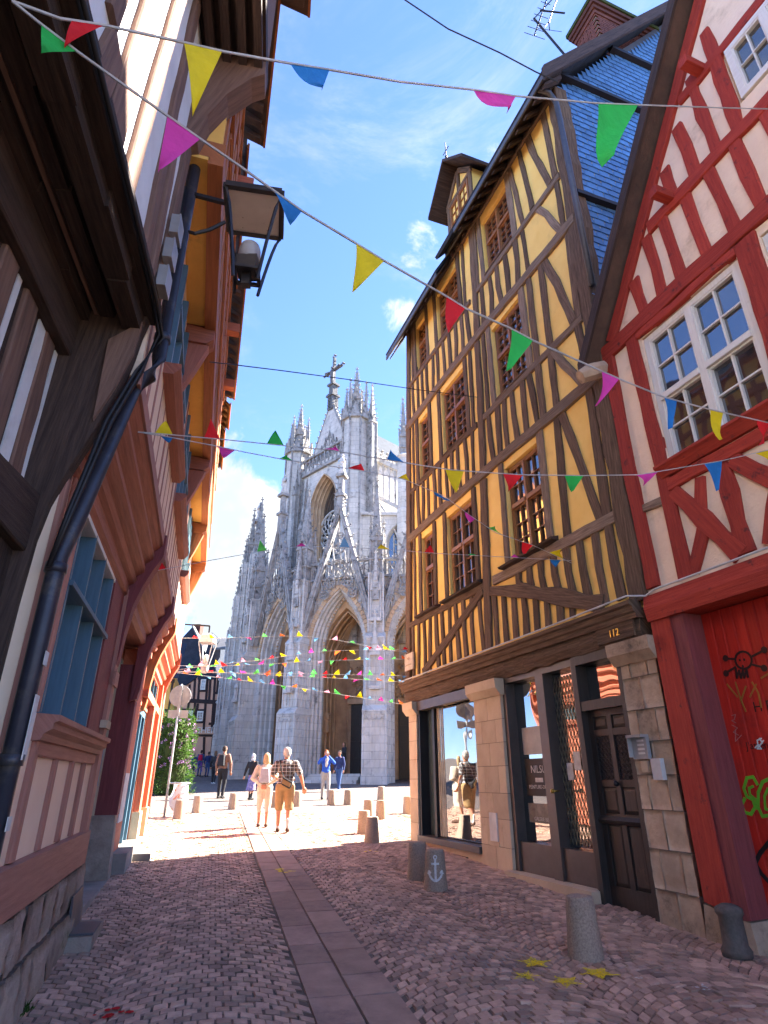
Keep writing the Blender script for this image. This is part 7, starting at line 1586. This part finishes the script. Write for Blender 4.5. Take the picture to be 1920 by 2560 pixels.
    if skirt:
        Dk = []
        for j in range(12): f = j / 11; Dk.append((Vector((0, .02 * math.sin(f * 4), 1.0 - .62 * f)), (.16 + .06 * f, .12 + .06 * f, .06)))
        remesh('skirt', Dk, .02, bottom, t)
        remesh('leggings', limb(knL, .055, anL, .046) + limb(knR, .055, anR, .046), .016, shoe, t)
    else:
        f = {'long': 1.0, 'capri': .16, 'shorts': .02}[leg]; L = [(Vector((0, -.01, .94)), (.172, .128, .11))]
        for hp_, kn, an in ((hipL, knL, anL), (hipR, knR, anR)):
            L += limb(hp_, .108, kn, .078 if leg != 'shorts' else .092)
            if leg != 'shorts': L += limb(kn, .074, kn.lerp(an, f if leg == 'long' else .3), .056 if leg == 'long' else .066)
        remesh('trousers', L, .016, bottom, t)
    if socks:
        remesh('socks', limb(anL + Vector((0, 0, .15)), .047, anL, .044) + limb(anR + Vector((0, 0, .15)), .047, anR, .044), .012, socks, t)
    S = []
    for an in (anL, anR): S += limb(an + Vector((0, -.045, -.035)), .047, an + Vector((0, .07, -.04)), .045) + limb(an + Vector((0, .07, -.045)), .045, an + Vector((0, .17, -.05)), .034)
    remesh('shoes', S, .014, shoe, t)
    if hair:
        Hh = [(head + Vector((0, -.022, .035)), (.083, .092, .098)), (head + Vector((0, -.05, -.02)), (.078, .06, .08))]
        if hairlong: Hh += [(head + Vector((0, -.05, -.09)), (.088, .058, .09)), (head + Vector((-.06, -.02, -.07)), (.035, .05, .09)), (head + Vector((.06, -.02, -.07)), (.035, .05, .09))]
        if hairlong == 'bun': Hh += [(head + Vector((0, -.10, .06)), .05)]
        remesh('hair', Hh, .012, hair, t)
    if headcover: remesh('headscarf', [(head + Vector((0, -.015, .02)), (.088, .10, .115)), (head + Vector((0, -.03, -.1)), (.085, .085, .09))], .013, headcover, t)
    return t, k
def onto(t, name, label, cat, mat, build):
    """a thing the person carries, built in the person's own axes"""
    m = MB(); build(m); me = m.mesh(name, mat); o = bpy.data.objects.new(name, me); COL.objects.link(o)
    o.matrix_world = Matrix.Translation(t.location) @ Matrix.Rotation(t.rotation_euler[2], 4, 'Z') @ Matrix.Diagonal(tuple(t.scale) + (1,)); bv = o.modifiers.new('b', 'BEVEL'); bv.width = .03; bv.segments = 3; bv.limit_method = 'ANGLE'; me.polygons.foreach_set('use_smooth', [True] * len(me.polygons))
    return tag(o, label, cat)
for n_, c_ in dict(shoeblack=(.02, .018, .018), shoebrown=(.09, .045, .03), white=(.6, .59, .58), khaki=(.36, .23, .105), beigecl=(.58, .52, .43), blackcl=(.022, .021, .024), greycl=(.40, .37, .34), bluejk=(.03, .11, .52), navy=(.025, .04, .13), jeans=(.05, .10, .24), brownjk=(.24, .13, .09), teal=(.02, .33, .48), orangebag=(.8, .2, .01), redbag=(.6, .015, .07), paleblue=(.36, .40, .50), hairwhite=(.50, .48, .45), hairblond=(.40, .30, .17), hairdark=(.045, .028, .02), hairred=(.35, .11, .03), hairbrown=(.13, .07, .035), sand=(.28, .18, .09)).items(): cloth(n_, c_)
# checked shirt and flowered skirt
def checks(name, base, lines, sc):
    m = bpy.data.materials.new(name); m.use_nodes = True; t = m.node_tree; n = t.nodes; l = t.links; b = n['Principled BSDF']; b.inputs['Roughness'].default_value = .9; co = n.new('ShaderNodeTexCoord'); prev = None
    for ax, off in (('X', 0), ('Z', 0), ('X', .33), ('Z', .4)):
        s_ = n.new('ShaderNodeSeparateXYZ'); l.new(co.outputs['Object'], s_.inputs[0]); mu = n.new('ShaderNodeMath'); mu.operation = 'MULTIPLY_ADD'; mu.inputs[1].default_value = sc; mu.inputs[2].default_value = off + 20; l.new(s_.outputs[ax], mu.inputs[0])
        fr = n.new('ShaderNodeMath'); fr.operation = 'FRACT'; l.new(mu.outputs[0], fr.inputs[0]); lt = n.new('ShaderNodeMath'); lt.operation = 'LESS_THAN'; lt.inputs[1].default_value = .2 if off == 0 else .08; l.new(fr.outputs[0], lt.inputs[0])
        mx = n.new('ShaderNodeMix'); mx.data_type = 'RGBA'; ml = n.new('ShaderNodeMath'); ml.operation = 'MULTIPLY'; ml.inputs[1].default_value = .55; l.new(lt.outputs[0], ml.inputs[0]); l.new(ml.outputs[0], mx.inputs[0])
        if prev is None: mx.inputs[6].default_value = (*base, 1)
        else: l.new(prev, mx.inputs[6])
        mx.inputs[7].default_value = (*(lines if off == 0 else (.30, .17, .08)), 1); prev = mx.outputs[2]
    l.new(prev, b.inputs['Base Color']); MATS[name] = m; m['wood'] = False
checks('plaid', (.028, .03, .042), (.62, .62, .62), 13.0)
M('flowered', (.03, .035, .22), (.35, .30, .45), rough=.85, scale=16, detail=2)
# couple in the middle of the street
FACE_AWAY = rad(8)
t, k = person((706, 2081), 1.77, rad(6), 'white-haired man in plaid shirt and khaki shorts walking towards the church', 'plaid', 'khaki', 'hairwhite', dict(stride=.15, er=(.30, -.05, 1.15), hr=(.36, .03, .92), el=(-.27, .02, 1.16), hl=(-.20, .22, 1.12), lean=.04), sleeve='short', leg='shorts', shoe='shoebrown', socks='white', scale=1.14)
def bagb(m): m.hexa([(-.08, -.22, .98), (.10, -.24, .88), (.10, -.14, .86), (-.08, -.12, .96)], [(-.04, -.22, 1.13), (.16, -.24, 1.02), (.16, -.14, 1.0), (-.04, -.12, 1.11)])
bo = onto(t, 'shoulder_bag', 'black and tan shoulder bag on the plaid-shirt man\'s hip', 'bag', 'blackcl', bagb)
sm_ = MB(); sm_.tube([(-.03, -.17, 1.1), (-.10, -.16, 1.3), (-.13, -.06, 1.47), (-.12, .06, 1.46), (.0, .15, 1.25), (.14, .06, 1.05), (.12, -.17, 1.02)], .016, 5); so_ = link('strap', sm_.mesh('strap', 'blackcl')); so_.parent = bo; sm_ = MB(); sm_.hexa([(-.06, -.25, 1.0), (.09, -.26, .92), (.09, -.22, .91), (-.06, -.21, .99)], [(-.04, -.25, 1.08), (.12, -.26, .99), (.12, -.22, .98), (-.04, -.21, 1.07)]); so_ = link('pocket', sm_.mesh('pocket', 'sand')); so_.parent = bo
t, k = person((655, 2068), 1.64, rad(4), 'blonde woman in beige top and capri trousers with hands clasped behind', 'beigecl', 'beigecl', 'hairblond', dict(stride=.10, el=(-.29, -.08, 1.14), er=(.29, -.08, 1.14), hl=(-.06, -.2, .98), hr=(.06, -.2, .98)), leg='capri', hairlong=True, shoe='shoebrown', scale=1.08)
def pack(w, h, z, dpt): return lambda m: m.hexa([(-w, -.14 - dpt, z), (w, -.14 - dpt, z), (w, -.11, z), (-w, -.11, z)], [(-w * .75, -.14 - dpt * .6, z + h), (w * .75, -.14 - dpt * .6, z + h), (w * .75, -.09, z + h), (-w * .75, -.09, z + h)])
onto(t, 'backpack', 'pale grey-blue backpack on the blonde woman', 'backpack', 'paleblue', pack(.13, .36, 1.03, .12))
t, k = person((550, 1996), 1.88, rad(-12), 'man in brown jacket and black trousers walking towards the pink house', 'brownjk', 'blackcl', None, dict(stride=.05, er=(.27, .03, 1.14), hr=(.27, .08, .90)), headcover=None)
remesh('hair', [(Vector((0, -.02, 1.665)), (.079, .088, .088)), (Vector((0, -.05, 1.61)), (.074, .055, .06))], .012, 'hairdark', t)
onto(t, 'backpack', 'dark brown backpack worn by the man in the brown jacket', 'backpack', 'blackcl', pack(.13, .38, 1.06, .14))
person((625, 2000), 1.58, rad(-25), 'woman in black coat and flowered skirt with a white head covering', 'blackcl', 'flowered', None, dict(stride=.08, el=(-.32, .0, 1.12), hl=(-.40, .02, .92)), skirt=True, headcover='white', coat=False)
t, k = person((712, 2010), 1.66, rad(10), 'dark-haired person with a bun mostly hidden behind the plaid-shirt man', 'blackcl', 'blackcl', 'hairdark', dict(), hairlong='bun')
onto(t, 'backpack', 'orange backpack of the dark-haired person behind the plaid-shirt man', 'backpack', 'orangebag', pack(.15, .42, 1.04, .14))
t, k = person((812, 1999), 1.72, rad(195), 'woman in bright blue jacket and grey trousers taking a photograph', 'bluejk', 'greycl', 'hairred', dict(stride=.10, el=(-.30, .12, 1.28), er=(.30, .12, 1.28), hl=(-.05, .26, 1.52), hr=(.05, .26, 1.52)), hairlong=True)
onto(t, 'camera', 'small camera held to the face by the blue-jacket woman', 'camera', 'greycl', lambda m: m.box(-.06, .06, .27, .33, 1.56, 1.65)); remesh('scarf', [(Vector((0, .13, 1.40)), (.07, .03, .12)), (Vector((.01, .14, 1.24)), (.06, .03, .12))], .014, 'white', t)
person((847, 1978), 1.70, rad(150), 'person in navy jacket and jeans striding behind the blue-jacket woman', 'navy', 'jeans', 'hairdark', dict(stride=.2), shoe='white')
F, w = bays[2]
t, k = person((862, 1948), 1.66, rad(120), 'dark-haired woman in black standing on the church steps', 'blackcl', 'blackcl', 'hairbrown', dict(el=(-.26, .08, 1.16), hl=(-.12, .26, 1.2)), z_add=0.0, hairlong=True)
pstep = F.p(w * .62, .1, gz(37) + .475); t.location = pstep
onto(t, 'shopping_bag', 'turquoise shopping bag hung on the shoulder of the woman on the church steps', 'bag', 'teal', lambda m: m.hexa([(.2, -.18, .82), (.28, -.18, .82), (.28, .2, .82), (.2, .2, .82)], [(.2, -.16, 1.16), (.27, -.16, 1.16), (.27, .18, 1.16), (.2, .18, 1.16)]))
t, k = person((497, 1940), 1.72, rad(5), 'person in blue jeans and blue top with a red backpack by the pink house', 'jeans', 'jeans', 'hairdark', dict(stride=.06)); onto(t, 'backpack', 'crimson backpack on the person in blue by the pink house', 'backpack', 'redbag', pack(.16, .42, 1.02, .16))
person((516, 1942), 1.62, rad(0), 'person in dark blue walking beside the red backpack by the pink house', 'navy', 'jeans', 'hairdark', dict(stride=.06))
person((532, 1960), 1.68, rad(-8), 'long-haired woman in charcoal clothes behind the brown-jacket man', 'blackcl', 'blackcl', 'hairbrown', dict(stride=.1), hairlong=True, shoe='white')
t_, k_ = person((480, 1941), 1.55, rad(60), 'fair-haired person in blue beside the purple bicycle', 'jeans', 'navy', 'hairblond', dict(stride=.08), hairlong=True)
# bicycle
bc = G(487, 1943); bk = thing('bicycle', 'purple bicycle parked by the pink house', 'bicycle', bc); M('purple', (.28, .03, .4), rough=.4)
Bf = Fr(bc[:2], (.9, -.3), (-.3, -.9)); z0 = bc.z
for s_ in (-.52, .52):
    m = MB(); m.tube([Bf.p(s_ + .33 * math.cos(a), 0, z0 + .35 + .33 * math.sin(a)) for a in np.linspace(0, 6.2832, 25)], .022, 5, False); wl = m.obj('wheel', 'black', bk); m = MB()
    for a in np.linspace(0, 3.14, 7): m.tube([Bf.p(s_ + .33 * math.cos(a), 0, z0 + .35 + .33 * math.sin(a)), Bf.p(s_ - .33 * math.cos(a), 0, z0 + .35 - .33 * math.sin(a))], .004, 3)
    m.obj('spokes', 'steel', wl)
m = MB()
for a, b_ in (((-.52, .35), (-.15, .9)), ((-.15, .88), (.40, .9)), ((.40, .95), (.52, .35)), ((.40, .85), (-.02, .35)), ((-.02, .35), (-.18, .95)), ((-.02, .35), (-.52, .35))): m.tube([Bf.p(a[0], 0, z0 + a[1]), Bf.p(b_[0], 0, z0 + b_[1])], .02, 6)
m.obj('frame', 'purple', bk); m = MB(); m.tube([Bf.p(.38, -.25, z0 + 1.05), Bf.p(.4, 0, z0 + 1.0), Bf.p(.38, .25, z0 + 1.05)], .015, 5); m.obj('handlebar', 'steel', bk); m = MB(); m.ball(Bf.p(-.2, 0, z0 + .98), (.13, .07, .03), 8, 5); m.obj('saddle', 'black', bk, True)
# weeds at the foot of the stone plinth
for j_, (u, v, lab) in enumerate(((107, 2400, 'small tuft of weeds at the foot of the rough stone plinth'), (20, 2545, 'larger tuft of weeds in the corner below the stone plinth'))):
    m = MB(); m.a = []; c = G(u, v)
    for k in range(160):
        a = random.uniform(0, 6.28); d = Vector((math.cos(a) * .5, math.sin(a) * .5, random.uniform(.5, 1.2))).normalized(); p = c + Vector((random.uniform(-.1, .1), random.uniform(-.12, .12), 0)); leafquad(m, p, d, Vector((-math.sin(a), math.cos(a), .3)), random.uniform(.04, .11), .006)
    tag(m.obj('weed_tuft', 'leaf'), lab, 'weeds')
